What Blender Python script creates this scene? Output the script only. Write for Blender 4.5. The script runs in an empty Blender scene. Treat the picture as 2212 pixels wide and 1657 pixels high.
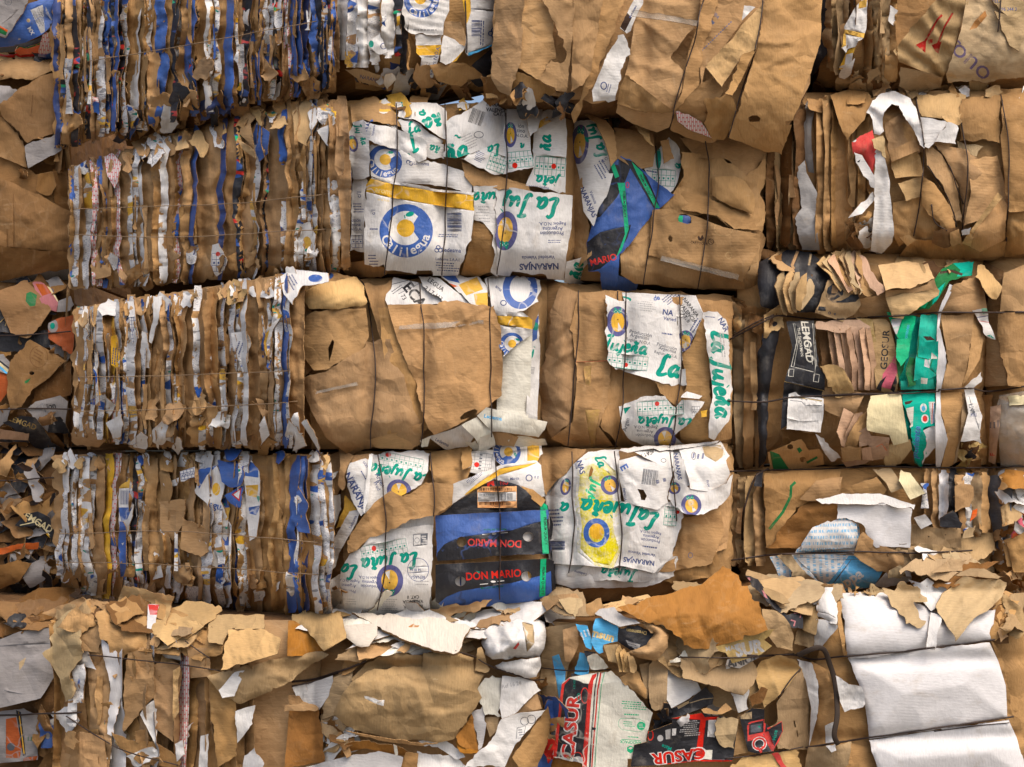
import bpy, math, random
import numpy as np
from mathutils import Vector
from mathutils.geometry import delaunay_2d_cdt, tessellate_polygon
from mathutils.bvhtree import BVHTree

SC_ = bpy.context.scene
COL = SC_.collection
# ------------------------------------------------------------------ camera
CAM = np.array([0.0, -5.5, 1.62])
FPX = 3492.0
PITCH = math.radians(3.25)
cam = bpy.data.cameras.new('camera')
camo = bpy.data.objects.new('camera', cam)
COL.objects.link(camo)
camo.location = CAM
camo.rotation_euler = (math.pi / 2 + PITCH, 0, 0)
cam.sensor_fit = 'HORIZONTAL'
cam.angle = 2 * math.atan(1403 / FPX)
cam.clip_end = 500
SC_.camera = camo
# ------------------------------------------------------------------ sky, sun, exposure (overcast)
SUN_EL, SUN_AZ = 58.0, -40.0       # the sun stands behind the camera, up and to its right
world = bpy.data.worlds.new('World')
SC_.world = world
world.use_nodes = True
wn = world.node_tree.nodes
bg = wn['Background']
sky = wn.new('ShaderNodeTexSky')
sky.sky_type = 'NISHITA'
sky.sun_disc = False
sky.sun_elevation = math.radians(SUN_EL)
sky.sun_rotation = math.radians(180 + SUN_AZ)
sky.air_density = 1.0
sky.dust_density = 6.0
sky.ozone_density = 1.0
world.node_tree.links.new(sky.outputs[0], bg.inputs[0])
bg.inputs[1].default_value = 0.15
sun = bpy.data.lights.new('sun', 'SUN')
sun.energy = 1.1
sun.angle = math.radians(50)
sun.color = (1.0, 0.90, 0.79)
suno = bpy.data.objects.new('sun', sun)
COL.objects.link(suno)
sd = Vector((math.sin(math.radians(-SUN_AZ)) * math.cos(math.radians(SUN_EL)),
             -math.cos(math.radians(SUN_AZ)) * math.cos(math.radians(SUN_EL)),
             math.sin(math.radians(SUN_EL))))
suno.rotation_euler = sd.to_track_quat('Z', 'Y').to_euler()
vs = SC_.view_settings
vs.view_transform = 'Standard'
vs.look = 'None'
vs.exposure = 0.50
vs.gamma = 1
vs.use_curve_mapping = False
SC_.cycles.max_bounces = 5
SC_.cycles.diffuse_bounces = 2

# ------------------------------------------------------------------ materials
MATS = {}
COLS = dict(kraft=(.425, .245, .103), klight=(.52, .335, .150), kgrey=(.37, .245, .122), ochre=(.33, .140, .028),
            kpink=(.53, .33, .21), kdark=(.17, .080, .026), kgrime_shade=(.25, .130, .046), drab_shade=(.30, .28, .27), white=(.70, .68, .645), lilac=(.66, .645, .635), cream=(.74, .71, .60),  # the darkened left-column brown and white carry grime plus shade in the colour
            plaster=(.60, .535, .445), creamy=(.72, .62, .36), grey=(.40, .39, .38), blue=(.045, .115, .37), navy=(.035, .06, .19), black=(.016, .016, .02),
            yellow=(.74, .43, .06), teal=(.0, .28, .20), green=(.02, .48, .22), dgreen=(.02, .16, .05), red=(.62, .04, .03),
            lblue=(.10, .42, .72), orange=(.68, .13, .035), pink=(.70, .14, .20), purple=(.11, .11, .26), stain=(.72, .66, .03),
            brown=(.055, .03, .02), fade=(.80, .60, .25), gold=(.42, .28, .09), label=(.85, .45, .20), slate=(.10, .11, .13),
            poni=(.0, .42, .30), rust=(.42, .10, .03), mauve=(.15, .11, .20), dred=(.38, .03, .025), wornpink=(.42, .16, .17), bluegrey=(.13, .15, .24), tan=(.44, .315, .17), spray=(.60, .52, .02), spray2=(.52, .40, .03), spray3=(.60, .52, .02))
INKS = {'wp', 'wg', 'bt', 'br'}


def N(nt, t, **kw):
    n = nt.nodes.new(t)
    for k, v in kw.items():
        setattr(n, k, v)
    return n


def board(key, ink=None):
    """A sheet of board or paper (or the ink printed on one): fibres, flutes, creases, old stains; per-sheet tone."""
    mkey = f'{key}_print_on_{ink}' if ink else key
    if key == 'film':
        return film()
    if mkey in MATS:
        return MATS[mkey]
    m = bpy.data.materials.new(mkey)
    MATS[mkey] = m
    m.use_nodes = True
    nt = m.node_tree
    L = nt.links.new
    bs = nt.nodes['Principled BSDF']
    uv = N(nt, 'ShaderNodeUVMap')
    oi = N(nt, 'ShaderNodeObjectInfo')

    def mp(sx, sy, ox=0.0):
        q = N(nt, 'ShaderNodeMapping')
        q.inputs['Scale'].default_value = (sx, sy, 1)
        q.inputs['Location'].default_value = (ox, ox * .7, 0)
        L(uv.outputs[0], q.inputs[0])
        return q.outputs[0]

    def noise(vec, scale, det=3.0, rough=.5):
        q = N(nt, 'ShaderNodeTexNoise')
        q.inputs['Scale'].default_value = scale
        q.inputs['Detail'].default_value = det
        q.inputs['Roughness'].default_value = rough
        L(vec, q.inputs['Vector'])
        return q.outputs['Fac']

    def rng(v, a, b, c, d):
        q = N(nt, 'ShaderNodeMapRange')
        for i, x in enumerate((a, b, c, d)):
            q.inputs[i + 1].default_value = x
        L(v, q.inputs[0])
        return q.outputs[0]

    def mth(op, a, b):
        q = N(nt, 'ShaderNodeMath', operation=op)
        for i, x in enumerate((a, b)):
            if isinstance(x, (int, float)):
                q.inputs[i].default_value = x
            else:
                L(x, q.inputs[i])
        return q.outputs[0]

    def mix(f, a, b, bt='MIX'):
        q = N(nt, 'ShaderNodeMix', data_type='RGBA', blend_type=bt)
        if isinstance(f, (int, float)):
            q.inputs[0].default_value = f
        else:
            L(f, q.inputs[0])
        for i, x in ((6, a), (7, b)):
            if isinstance(x, tuple):
                q.inputs[i].default_value = (*x, 1)
            else:
                L(x, q.inputs[i])
        return q.outputs[2]

    base = COLS.get({'wp': 'white', 'wg': 'white', 'bt': 'white', 'br': 'black'}.get(key, key))
    c = base
    if key == 'wp':      # offcuts of printed white board: patches of ink and rows of small type
        for col, sx, sy, ox, th in ((COLS['blue'], 9, 4, 3, .60), (COLS['yellow'], 9, 4, 17, .63), (COLS['kraft'], 18, 7, 29, .60), (COLS['teal'], 30, 12, 41, .68), ((.30, .29, .28), 40, 12, 53, .62)):
            c = mix(rng(noise(mp(sx, sy, ox), 1, 2), th, th + .012, 0, 1), c, col)
        msk = rng(noise(mp(7, 7, 5), 1, 1), .44, .48, 0, 1)
        typ = rng(noise(mp(300, 110, 9), 1, 1), .55, .62, 0, .5)
        c = mix(mth('MULTIPLY', msk, typ), c, COLS['navy'])
    if key == 'wg':
        br = N(nt, 'ShaderNodeTexBrick')
        br.inputs['Scale'].default_value = 14
        br.inputs['Mortar Size'].default_value = .045
        L(mp(1, 2.2), br.inputs['Vector'])
        c = mix(mth('MULTIPLY', br.outputs['Fac'], .8), c, (.62, .10, .10))
        c = mix(rng(noise(mp(9, 4, 3), 1, 2), .60, .62, 0, 1), c, COLS['blue'])
    if key == 'bt':
        msk = rng(noise(mp(30, 200, 5), 1, 1), .47, .52, 0, 1)
        ln = N(nt, 'ShaderNodeTexWave')
        ln.inputs['Scale'].default_value = 12
        L(mp(1, 1), ln.inputs['Vector'])
        c = mix(mth('MULTIPLY', msk, rng(ln.outputs['Fac'], .4, .6, 0, .85)), c, (.12, .42, .68))
    if key == 'br':
        c = mix(rng(noise(mp(22, 9, 3), 1, 2), .60, .62, 0, 1), c, COLS['red'])
        c = mix(rng(noise(mp(15, 6, 13), 1, 2), .60, .62, 0, 1), c, COLS['blue'])
        c = mix(rng(noise(mp(17, 7, 33), 1, 2), .66, .68, 0, 1), c, COLS['green'])
    kr = key.startswith('k') or key in ('ochre', 'tan', 'gold')
    st = noise(mp(1, 1, 1), 3.2, 5, .6)
    c = mix(1.0, c, N_rgb(nt, rng(st, .3, .7, .80 if kr else .86, 1.10 if kr else 1.04)), 'MULTIPLY')
    fb = noise(mp(35, 320, 2), 1, 2)
    c = mix(1.0, c, N_rgb(nt, rng(fb, .3, .7, .90, 1.08)), 'MULTIPLY')
    if not kr:
        dirt = rng(noise(mp(1, 1.6, 7), 7, 6, .7), .56, .78, 0, .5)
        c = mix(dirt, c, (.36, .27, .16) if base[0] > .3 else (.25, .22, .18))
    else:
        dirt = rng(noise(mp(1, 1.6, 7), 7, 6, .7), .55, .76, 0, .45)
        c = mix(dirt, c, (base[0] * .42, base[1] * .36, base[2] * .32))
        pale = rng(noise(mp(4, 1.0, 27), 6, 5, .7), .6, .8, 0, .35)
        c = mix(pale, c, (.60, .44, .26))
    vo = N(nt, 'ShaderNodeTexVoronoi', feature='DISTANCE_TO_EDGE')
    vo.inputs['Scale'].default_value = 8.5
    vm = N(nt, 'ShaderNodeMixRGB')
    vm.inputs[0].default_value = .16
    L(mp(1, 1, 21), vm.inputs[1])
    nz = N(nt, 'ShaderNodeTexNoise')
    nz.inputs['Scale'].default_value = 9
    L(mp(1, 1, 21), nz.inputs['Vector'])
    L(nz.outputs['Color'], vm.inputs[2])
    L(vm.outputs[0], vo.inputs['Vector'])
    crs = mth('MULTIPLY', rng(vo.outputs['Distance'], 0, .045, 1, 0), rng(noise(mp(1, 1, 51), 3.3, 2), .42, .62, 0, 1))
    c = mix(mth('MULTIPLY', crs, .10 if kr else .05), c, (.58, .42, .24) if kr else ((.5, .46, .42) if base[0] > .3 else (.3, .3, .3)))
    if ink:
        bc = COLS.get({'wp': 'white', 'wg': 'white', 'bt': 'white', 'br': 'black', 'film': 'kraft'}.get(ink, ink))
        if key.startswith('spray'):
            al = noise(mp(1, 1, 3), 70, 4, .75)
            lo = noise(mp(1, 1, 31), 6, 2)
            lo_, hi_, mx_ = {'spray': (.30, .62, 1.0), 'spray2': (.45, .75, .4), 'spray3': (.52, .62, .6)}[key]
            al = rng(mth('ADD', mth('MULTIPLY', al, .6), mth('MULTIPLY', lo, .5)), lo_, hi_, 0, mx_)
        else:
            al = rng(noise(mp(1.6, 1, 61), 24, 6, .7), .27, .37, .15, 1)
            al = mth('MULTIPLY', al, mth('SUBTRACT', 1, mth('MULTIPLY', crs, .7)))
        c = mix(al, bc, c)
    hs = N(nt, 'ShaderNodeHueSaturation')
    L(c, hs.inputs['Color'])
    sp = .16 if kr else .05
    L(rng(oi.outputs['Random'], 0, 1, 1 - sp, 1 + sp), hs.inputs['Value'])
    r2 = mth('FRACT', mth('MULTIPLY', oi.outputs['Random'], 17.3), 0)
    L(rng(r2, 0, 1, .93 if kr else .95, 1.05), hs.inputs['Saturation'])
    r3 = mth('FRACT', mth('MULTIPLY', oi.outputs['Random'], 53.7), 0)
    L(rng(r3, 0, 1, .4995 if kr else .5, .5035 if kr else .5), hs.inputs['Hue'])
    L(hs.outputs[0], bs.inputs['Base Color'])
    gl = key in ('black', 'blue', 'navy', 'br', 'gold', 'slate')
    L(rng(st, .3, .7, .42 if gl else .72, .62 if gl else .95), bs.inputs['Roughness'])
    bs.inputs['Specular IOR Level'].default_value = .4 if gl else .2
    # relief: flutes, fibres and paper wrinkles
    wv = N(nt, 'ShaderNodeTexWave')
    wv.inputs['Scale'].default_value = 24
    wv.inputs['Distortion'].default_value = .6
    L(mp(0.0, 1), wv.inputs['Vector'])
    wv.bands_direction = 'Y'
    fl = mth('MULTIPLY', wv.outputs['Fac'], mth('MULTIPLY', rng(noise(mp(1, 1, 8), 4, 2), .42, .68, .02, 1), .085))
    wr = noise(mp(1, 1, 4), 16, 4, .55)
    wr = mth('ABSOLUTE', mth('SUBTRACT', wr, .5), 0)
    wr2 = noise(mp(1, 1, 14), 42, 3, .6)
    fct = None
    for sc_, k_, o_ in ((5.0, 5.2, 71), (12.5, 1.5, 83)):
        wp_ = N(nt, 'ShaderNodeMixRGB')
        wp_.inputs[0].default_value = .10
        L(mp(1, 1, o_), wp_.inputs[1])
        n9 = N(nt, 'ShaderNodeTexNoise')
        n9.inputs['Scale'].default_value = sc_ * .7
        L(mp(1, 1, o_), n9.inputs['Vector'])
        L(n9.outputs['Color'], wp_.inputs[2])
        va = N(nt, 'ShaderNodeTexVoronoi', feature='DISTANCE_TO_EDGE')
        vb = N(nt, 'ShaderNodeTexVoronoi', feature='F1')
        for q in (va, vb):
            q.inputs['Scale'].default_value = sc_
            L(wp_.outputs[0], q.inputs['Vector'])
        sp_ = N(nt, 'ShaderNodeSeparateColor')
        L(vb.outputs['Color'], sp_.inputs[0])
        t_ = mth('MULTIPLY', mth('MULTIPLY', va.outputs['Distance'], rng(sp_.outputs[0], 0, 1, -1, 1)), k_)
        fct = t_ if fct is None else mth('ADD', fct, t_)
    fct = mth('MULTIPLY', fct, 2.6 if kr else (.35 if key == 'lilac' else 1.5))
    h = mth('ADD', mth('ADD', fl, mth('MULTIPLY', fb, .10)), mth('ADD', mth('MULTIPLY', wr, .4 if key == 'lilac' else 1.3), mth('ADD', mth('MULTIPLY', wr2, .35), fct)))
    bp = N(nt, 'ShaderNodeBump')
    bp.inputs['Strength'].default_value = .75
    bp.inputs['Distance'].default_value = .006
    L(h, bp.inputs['Height'])
    L(bp.outputs[0], bs.inputs['Normal'])
    return m


def N_rgb(nt, v):
    q = nt.nodes.new('ShaderNodeCombineColor')
    for i in range(3):
        nt.links.new(v, q.inputs[i])
    return q.outputs[0]


def edge_mat():
    """Torn board seen edge on: paper liners with flutes between them."""
    if 'board_edge' in MATS:
        return MATS['board_edge']
    m = bpy.data.materials.new('board_edge')
    MATS['board_edge'] = m
    m.use_nodes = True
    nt = m.node_tree
    b = nt.nodes['Principled BSDF']
    tc = N(nt, 'ShaderNodeTexCoord')
    no = N(nt, 'ShaderNodeTexNoise')
    no.inputs['Scale'].default_value = 140
    nt.links.new(tc.outputs['Object'], no.inputs['Vector'])
    cr = N(nt, 'ShaderNodeValToRGB')
    cr.color_ramp.elements[0].color = (.12, .06, .02, 1)
    cr.color_ramp.elements[1].color = (.40, .24, .10, 1)
    cr.color_ramp.elements[0].position = .3
    cr.color_ramp.elements[1].position = .7
    nt.links.new(no.outputs['Fac'], cr.inputs[0])
    nt.links.new(cr.outputs[0], b.inputs['Base Color'])
    b.inputs['Roughness'].default_value = .95
    return m


def film():
    if 'film' not in MATS:
        m = bpy.data.materials.new('film')
        MATS['film'] = m
        m.use_nodes = True
        nt = m.node_tree
        b = nt.nodes['Principled BSDF']
        tc = N(nt, 'ShaderNodeTexCoord')
        no = N(nt, 'ShaderNodeTexNoise')
        no.inputs['Scale'].default_value = 14
        no.inputs['Detail'].default_value = 5
        nt.links.new(tc.outputs['Object'], no.inputs['Vector'])
        bp = N(nt, 'ShaderNodeBump')
        bp.inputs['Strength'].default_value = .8
        bp.inputs['Distance'].default_value = .02
        nt.links.new(no.outputs['Fac'], bp.inputs['Height'])
        nt.links.new(bp.outputs[0], b.inputs['Normal'])
        b.inputs['Base Color'].default_value = (.62, .58, .5, 1)
        b.inputs['Roughness'].default_value = .22
        b.inputs['Alpha'].default_value = .28
    return MATS['film']


def plain(key, col, rough, metal=0.0, bump=0.0):
    if key in MATS:
        return MATS[key]
    m = bpy.data.materials.new(key)
    MATS[key] = m
    m.use_nodes = True
    nt = m.node_tree
    b = nt.nodes['Principled BSDF']
    tc = N(nt, 'ShaderNodeTexCoord')
    no = N(nt, 'ShaderNodeTexNoise')
    no.inputs['Scale'].default_value = 30
    no.inputs['Detail'].default_value = 6
    nt.links.new(tc.outputs['Object'], no.inputs['Vector'])
    mx = N(nt, 'ShaderNodeMix', data_type='RGBA')
    mx.inputs[6].default_value = (*[x * .6 for x in col], 1)
    mx.inputs[7].default_value = (*[x * 1.35 for x in col], 1)
    nt.links.new(no.outputs['Fac'], mx.inputs[0])
    nt.links.new(mx.outputs[2], b.inputs['Base Color'])
    b.inputs['Roughness'].default_value = rough
    b.inputs['Metallic'].default_value = metal
    return m


# ------------------------------------------------------------------ photograph geometry -> world
class View:
    def __init__(s, x0, y0, k):
        s.x0, s.y0, s.k = x0, y0, k

    def px(s, a):
        a = np.asarray(a, float)
        return a * s.k + np.array([s.x0, s.y0])


VO = View(0, 0, 1.2685)
V1 = View(0, 0, 900 / 1864)
V2 = View(800, 0, 900 / 1864)
V3 = View(1500, 0, 700 / 1450)
V4 = View(2106, 0, 700 / 1450)
V5 = View(0, 700, 900 / 1864)
V6 = View(800, 700, 700 / 1657)
V7 = View(1400, 700, 700 / 1657)
V8 = View(1950, 650, 856 / 1669)
V9 = View(0, 1200, 900 / 1653)
VA = View(850, 1180, 700 / 2212)
VB = View(800, 1600, 750 / 2212)
VC = View(1450, 1550, 750 / 2212)
VD = View(2050, 1450, 756 / 1921)
VE = View(0, 750, 300 / 994)
VF = View(0, 1250, 350 / 681)
VG = View(2560, 650, 246 / 480)
VH = View(2100, 1480, 400 / 2212)
VI = View(2130, 860, 490 / 1845)
VJ = View(0, 0, 300 / 1657)


def P(s):
    return np.array([[float(t) for t in q.split(',')] for q in s.split()])


CP, SP_ = math.cos(PITCH), math.sin(PITCH)


def rays(px):
    a = (px[:, 0] - 1403) / FPX
    b = (1051 - px[:, 1]) / FPX
    return np.stack([a, CP - b * SP_, SP_ + b * CP], 1)


def trin(x, y, seed):
    """Folded-paper relief: flat facets between random heights, meeting in sharp creases."""
    wx, wy = x + .38 * vn(x * .9, y * .9, seed + 7), y + .38 * vn(x * .9 + 31, y * .9, seed + 8)
    xi, yi = np.floor(wx).astype(np.int64), np.floor(wy).astype(np.int64)
    fx, fy = wx - xi, wy - yi
    a, b = hsh(xi, yi, seed), hsh(xi + 1, yi, seed)
    c, d = hsh(xi, yi + 1, seed), hsh(xi + 1, yi + 1, seed)
    dg = hsh(xi, yi, seed + 3) > 0
    h1 = np.where(fx + fy < 1, a + (b - a) * fx + (c - a) * fy, d + (c - d) * (1 - fx) + (b - d) * (1 - fy))
    h2 = np.where(fx > fy, a + (b - a) * fx + (d - b) * fy, a + (d - c) * fx + (c - a) * fy)
    return np.where(dg, h1, h2)


class Plane:       # y = yc + b (x - xc) + t (z - zc)
    def __init__(s, xc, yc, b=0.0, zc=0.0, t=0.0):
        s.xc, s.yc, s.b, s.zc, s.t = xc, yc, b, zc, t

    def hit(s, px, h=0.0):
        d = rays(px)
        t = (s.yc - h - CAM[1] + s.b * (CAM[0] - s.xc) + s.t * (CAM[2] - s.zc)) / (d[:, 1] - s.b * d[:, 0] - s.t * d[:, 2])
        return CAM + d * t[:, None]

    def tilted(s, p, tx, tz):
        return Plane(p[0], p[1], s.b + tx, p[2], s.t + tz)


def hsh(i, j, seed):
    n = (i * 374761393 + j * 668265263 + seed * 1274126177) & 0x7fffffff
    n = ((n ^ (n >> 13)) * 1103515245) & 0x7fffffff
    n = (n ^ (n >> 16)) & 0xffff
    return n / 32767.5 - 1.0


def vn(x, y, seed):
    xi = np.floor(x).astype(np.int64)
    yi = np.floor(y).astype(np.int64)
    fx, fy = x - xi, y - yi
    fx = fx * fx * (3 - 2 * fx)
    fy = fy * fy * (3 - 2 * fy)
    a, b = hsh(xi, yi, seed), hsh(xi + 1, yi, seed)
    c, d = hsh(xi, yi + 1, seed), hsh(xi + 1, yi + 1, seed)
    return (a * (1 - fx) + b * fx) * (1 - fy) + (c * (1 - fx) + d * fx) * fy


def inside(pts, poly):
    x, y = pts[:, 0], pts[:, 1]
    r = np.zeros(len(pts), bool)
    n = len(poly)
    for i in range(n):
        x1, y1 = poly[i]
        x2, y2 = poly[(i + 1) % n]
        if y1 == y2:
            continue
        k = ((y1 > y) != (y2 > y)) & (x < (x2 - x1) * (y - y1) / (y2 - y1) + x1)
        r ^= k
    return r


def edist(pts, poly):
    d = np.full(len(pts), 1e9)
    n = len(poly)
    for i in range(n):
        a, b = poly[i], poly[(i + 1) % n]
        ab = b - a
        t = np.clip(((pts - a) @ ab) / max(ab @ ab, 1e-9), 0, 1)
        q = pts - a - t[:, None] * ab
        d = np.minimum(d, np.einsum('ij,ij->i', q, q))
    return np.sqrt(d)


def torn(poly, step, jit, rng):
    out = []
    n = len(poly)
    sd = rng.randint(0, 9999)
    s = 0.0
    for i in range(n):
        a, b = poly[i], poly[(i + 1) % n]
        l = float(np.hypot(*(b - a)))
        if l < 1e-6:
            continue
        nr = np.array([-(b - a)[1], (b - a)[0]]) / l
        k = max(1, int(l / step))
        je = jit * rng.choice((.25, .5, 1, 1.6))
        for q in range(k):
            f = q / k
            e = 0 if q == 0 else 1
            ss = np.array([(s + f * l)])
            o = je * e * float(vn(ss / 26, ss * 0 + 3, sd)[0] * 1.2 + vn(ss / 9, ss * 0 + 9, sd)[0] * .8)
            out.append(a + (b - a) * f + nr * o)
        s += l
    return np.array(out)


def densify(tris, L):
    done = []
    for _ in range(14):
        if not len(tris):
            break
        e = np.stack([np.hypot(*(tris[:, (i + 1) % 3] - tris[:, i]).T) for i in range(3)], 1)
        k = e.argmax(1)
        big = e.max(1) > L
        done.append(tris[~big])
        t, kk = tris[big], k[big]
        if not len(t):
            tris = t
            break
        r = np.arange(len(t))
        a, b, c = t[r, kk], t[r, (kk + 1) % 3], t[r, (kk + 2) % 3]
        m = (a + b) / 2
        tris = np.concatenate([np.stack([a, m, c], 1), np.stack([m, b, c], 1)])
    done.append(tris)
    return np.concatenate(done)


# ------------------------------------------------------------------ print: every piece gives (colour, triangles) in the view's units
def tess(pts):
    pts = np.asarray(pts, float)
    v = [Vector((p[0], p[1], 0)) for p in pts]
    t = tessellate_polygon([v])
    return np.array([[pts[i] for i in q] for q in t]) if t else np.zeros((0, 3, 2))


def place(t, x, y, s, rot):
    r = math.radians(rot)
    c, q = math.cos(r), math.sin(r)
    lx, ly = t[..., 0] * s, t[..., 1] * s
    return np.stack([x + lx * c - ly * q, y - (lx * q + ly * c)], -1)


def PL(col, s):
    return [(col, tess(P(s) if isinstance(s, str) else s))]


def ell(cx, cy, rx, ry, rot=0, n=40):
    a = np.linspace(0, 2 * math.pi, n, endpoint=False)
    r = math.radians(-rot)
    x, y = rx * np.cos(a), ry * np.sin(a)
    return np.stack([cx + x * math.cos(r) - y * math.sin(r), cy + x * math.sin(r) + y * math.cos(r)], 1)


def EL(col, cx, cy, rx, ry, rot=0):
    return [(col, tess(ell(cx, cy, rx, ry, rot)))]


def ribbon(p, w, closed=False):
    p = np.asarray(p, float)
    if closed:
        p = np.concatenate([p, p[:1]])
    t = np.gradient(p, axis=0)
    t /= np.maximum(np.hypot(t[:, 0], t[:, 1]), 1e-9)[:, None]
    n = np.stack([-t[:, 1], t[:, 0]], 1) * (np.asarray(w) / 2 if np.ndim(w) == 0 else np.asarray(w)[:, None] / 2)
    a, b = p + n, p - n
    return np.concatenate([np.stack([a[:-1], a[1:], b[:-1]], 1), np.stack([b[:-1], a[1:], b[1:]], 1)])


def LN(col, w, s, closed=False):
    return [(col, ribbon(P(s) if isinstance(s, str) else s, w, closed))]


def RG(col, cx, cy, rx, ry, w, rot=0):
    return [(col, ribbon(ell(cx, cy, rx, ry, rot), w, True))]


_tx = {}


def glyphs(s, bold):
    k = (s, bold)
    if k not in _tx:
        cu = bpy.data.curves.new('lettering', 'FONT')
        cu.body = s
        cu.resolution_u = 3
        cu.offset = bold
        o = bpy.data.objects.new('lettering', cu)
        COL.objects.link(o)
        dg = bpy.context.evaluated_depsgraph_get()
        ev = o.evaluated_get(dg)
        me = ev.to_mesh()
        me.calc_loop_triangles()
        v = np.array([q.co[:2] for q in me.vertices]).reshape(-1, 2)
        t = np.array([list(q.vertices) for q in me.loop_triangles]).reshape(-1, 3)
        r = v[t] if len(t) else np.zeros((0, 3, 2))
        ev.to_mesh_clear()
        bpy.data.objects.remove(o)
        bpy.data.curves.remove(cu)
        _tx[k] = r
    return _tx[k]


def TX(s, x, y, h, rot=0, col='navy', bold=.015, sx=1.0, sh=0.0):
    if h < 52 and len(s) > 1:
        h *= .8
        sx *= .94
    g = glyphs(s, bold).copy()
    if not len(g):
        return []
    lo, hi = g.reshape(-1, 2).min(0), g.reshape(-1, 2).max(0)
    g = (g - (lo + hi) / 2) / .72
    g[..., 0] = g[..., 0] * sx + g[..., 1] * sh
    return [(col, place(g, x, y, h, rot))]


LET = dict(L=(.62, [[(.52, .92), (.36, 1.02), (.22, .85), (.2, .4), (.1, .06), (.3, .0), (.56, .1)]]),
           a=(.60, [[(.42, .42), (.28, .52), (.1, .38), (.06, .15), (.18, .0), (.34, .14), (.44, .46)], [(.46, .52), (.4, .16), (.48, .0), (.6, .08)]]),
           J=(.62, [[(.08, .93), (.3, 1.0), (.58, 1.0)], [(.42, .98), (.34, .5), (.26, .0), (.1, -.18), (-.04, -.05)]]),
           u=(.60, [[(.06, .5), (.04, .15), (.14, .0), (.3, .12), (.4, .45)], [(.44, .52), (.39, .12), (.47, .0), (.58, .06)]]),
           j=(.36, [[(.2, .5), (.16, .0), (.05, -.3), (-.1, -.22)], [(.21, .7), (.25, .74)]]),
           e=(.52, [[(.06, .24), (.34, .3), (.3, .48), (.15, .48), (.05, .25), (.12, .03), (.3, .0), (.46, .12)]]),
           n=(.60, [[(.08, .5), (.03, .0)], [(.05, .3), (.2, .5), (.33, .42), (.31, .15), (.38, .0), (.52, .07)]]))
LET['~'] = (.60, LET['n'][1] + [[(.08, .66), (.18, .74), (.28, .67), (.4, .76)]])


def smooth(p, k=6):
    p = np.asarray(p, float)
    if len(p) < 3:
        return np.linspace(p[0], p[-1], 4)
    q = np.concatenate([[2 * p[0] - p[1]], p, [2 * p[-1] - p[-2]]])
    out = []
    for i in range(1, len(q) - 2):
        for f in np.linspace(0, 1, k, endpoint=False):
            a, b, c, d = q[i - 1], q[i], q[i + 1], q[i + 2]
            out.append(.5 * ((2 * b) + (c - a) * f + (2 * a - 5 * b + 4 * c - d) * f * f + (3 * b - a - 3 * c + d) * f ** 3))
    out.append(p[-1])
    return np.array(out)


def SC(word, x, y, h, rot=0, col='teal', w=.20):
    """Brush script; ~ is the n with a tilde."""
    ts, cx = [], 0.0
    for ch in word:
        if ch == ' ':
            cx += .3
            continue
        adv, st = LET[ch]
        for s in st:
            p = smooth(s)
            p[:, 0] += cx + p[:, 1] * .18
            k = np.linspace(0, 1, len(p))
            ts.append(ribbon(p, w * (.75 + .5 * np.sin(k * math.pi))))
        cx += adv
    g = np.concatenate(ts)
    g[..., 0] -= cx / 2
    g[..., 1] -= .35
    return [(col, place(g, x, y, h, rot))]


def xf(prs, x, y, s, rot, sy=1.0):
    out = []
    for c, t in prs:
        t = t.copy()
        t[..., 1] *= sy
        out.append((c, place(t, x, y, s, rot)))
    return out


def GRID(x, y, w, h, rot=0, nx=9, ny=3, dot=None, col='teal'):
    g = []
    for i in range(nx + 1):
        q = -w / 2 + w * i / nx
        g += [(col, ribbon(np.array([[q, -h / 2], [q, h / 2]]), 2.6))]
    for i in range(ny + 1):
        q = -h / 2 + h * i / ny
        g += [(col, ribbon(np.array([[-w / 2, q], [w / 2, q]]), 2.6))]
    for i in range(nx):
        g += [(col, ribbon(np.array([[-w / 2 + w * (i + .3) / nx, -h * .02], [-w / 2 + w * (i + .7) / nx, -h * .02]]), h * .12))]
    if dot:
        g += EL('red', dot[0], dot[1], h * .16, h * .17)
    return xf(g, x, y, 1, rot)


def BAR(x, y, w, h, rot=0, seed=1, col='navy', n=22):
    r = random.Random(seed)
    g, q = [], -w / 2
    while q < w / 2:
        a = w / n * r.choice((.4, .7, 1.1))
        g += [(col, ribbon(np.array([[q, -h / 2], [q, h / 2]]), a))]
        q += a + w / n * r.choice((.5, .7, 1))
    return xf(g, x, y, 1, rot)


def PARA(x, y, w, h, rot=0, n=4, col='navy', seed=1):
    r = random.Random(seed)
    g = []
    for i in range(n):
        yy = h / 2 - h * (i + .5) / n
        q, e = -w / 2 + r.random() * w * .15, w / 2 - r.random() * w * .25
        while q < e:
            l = w * r.uniform(.05, .13)
            g += [(col, ribbon(np.array([[q, yy], [q + l, yy]]), h / n * .42))]
            q += l + w * .025
    return xf(g, x, y, 1, rot)


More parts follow.
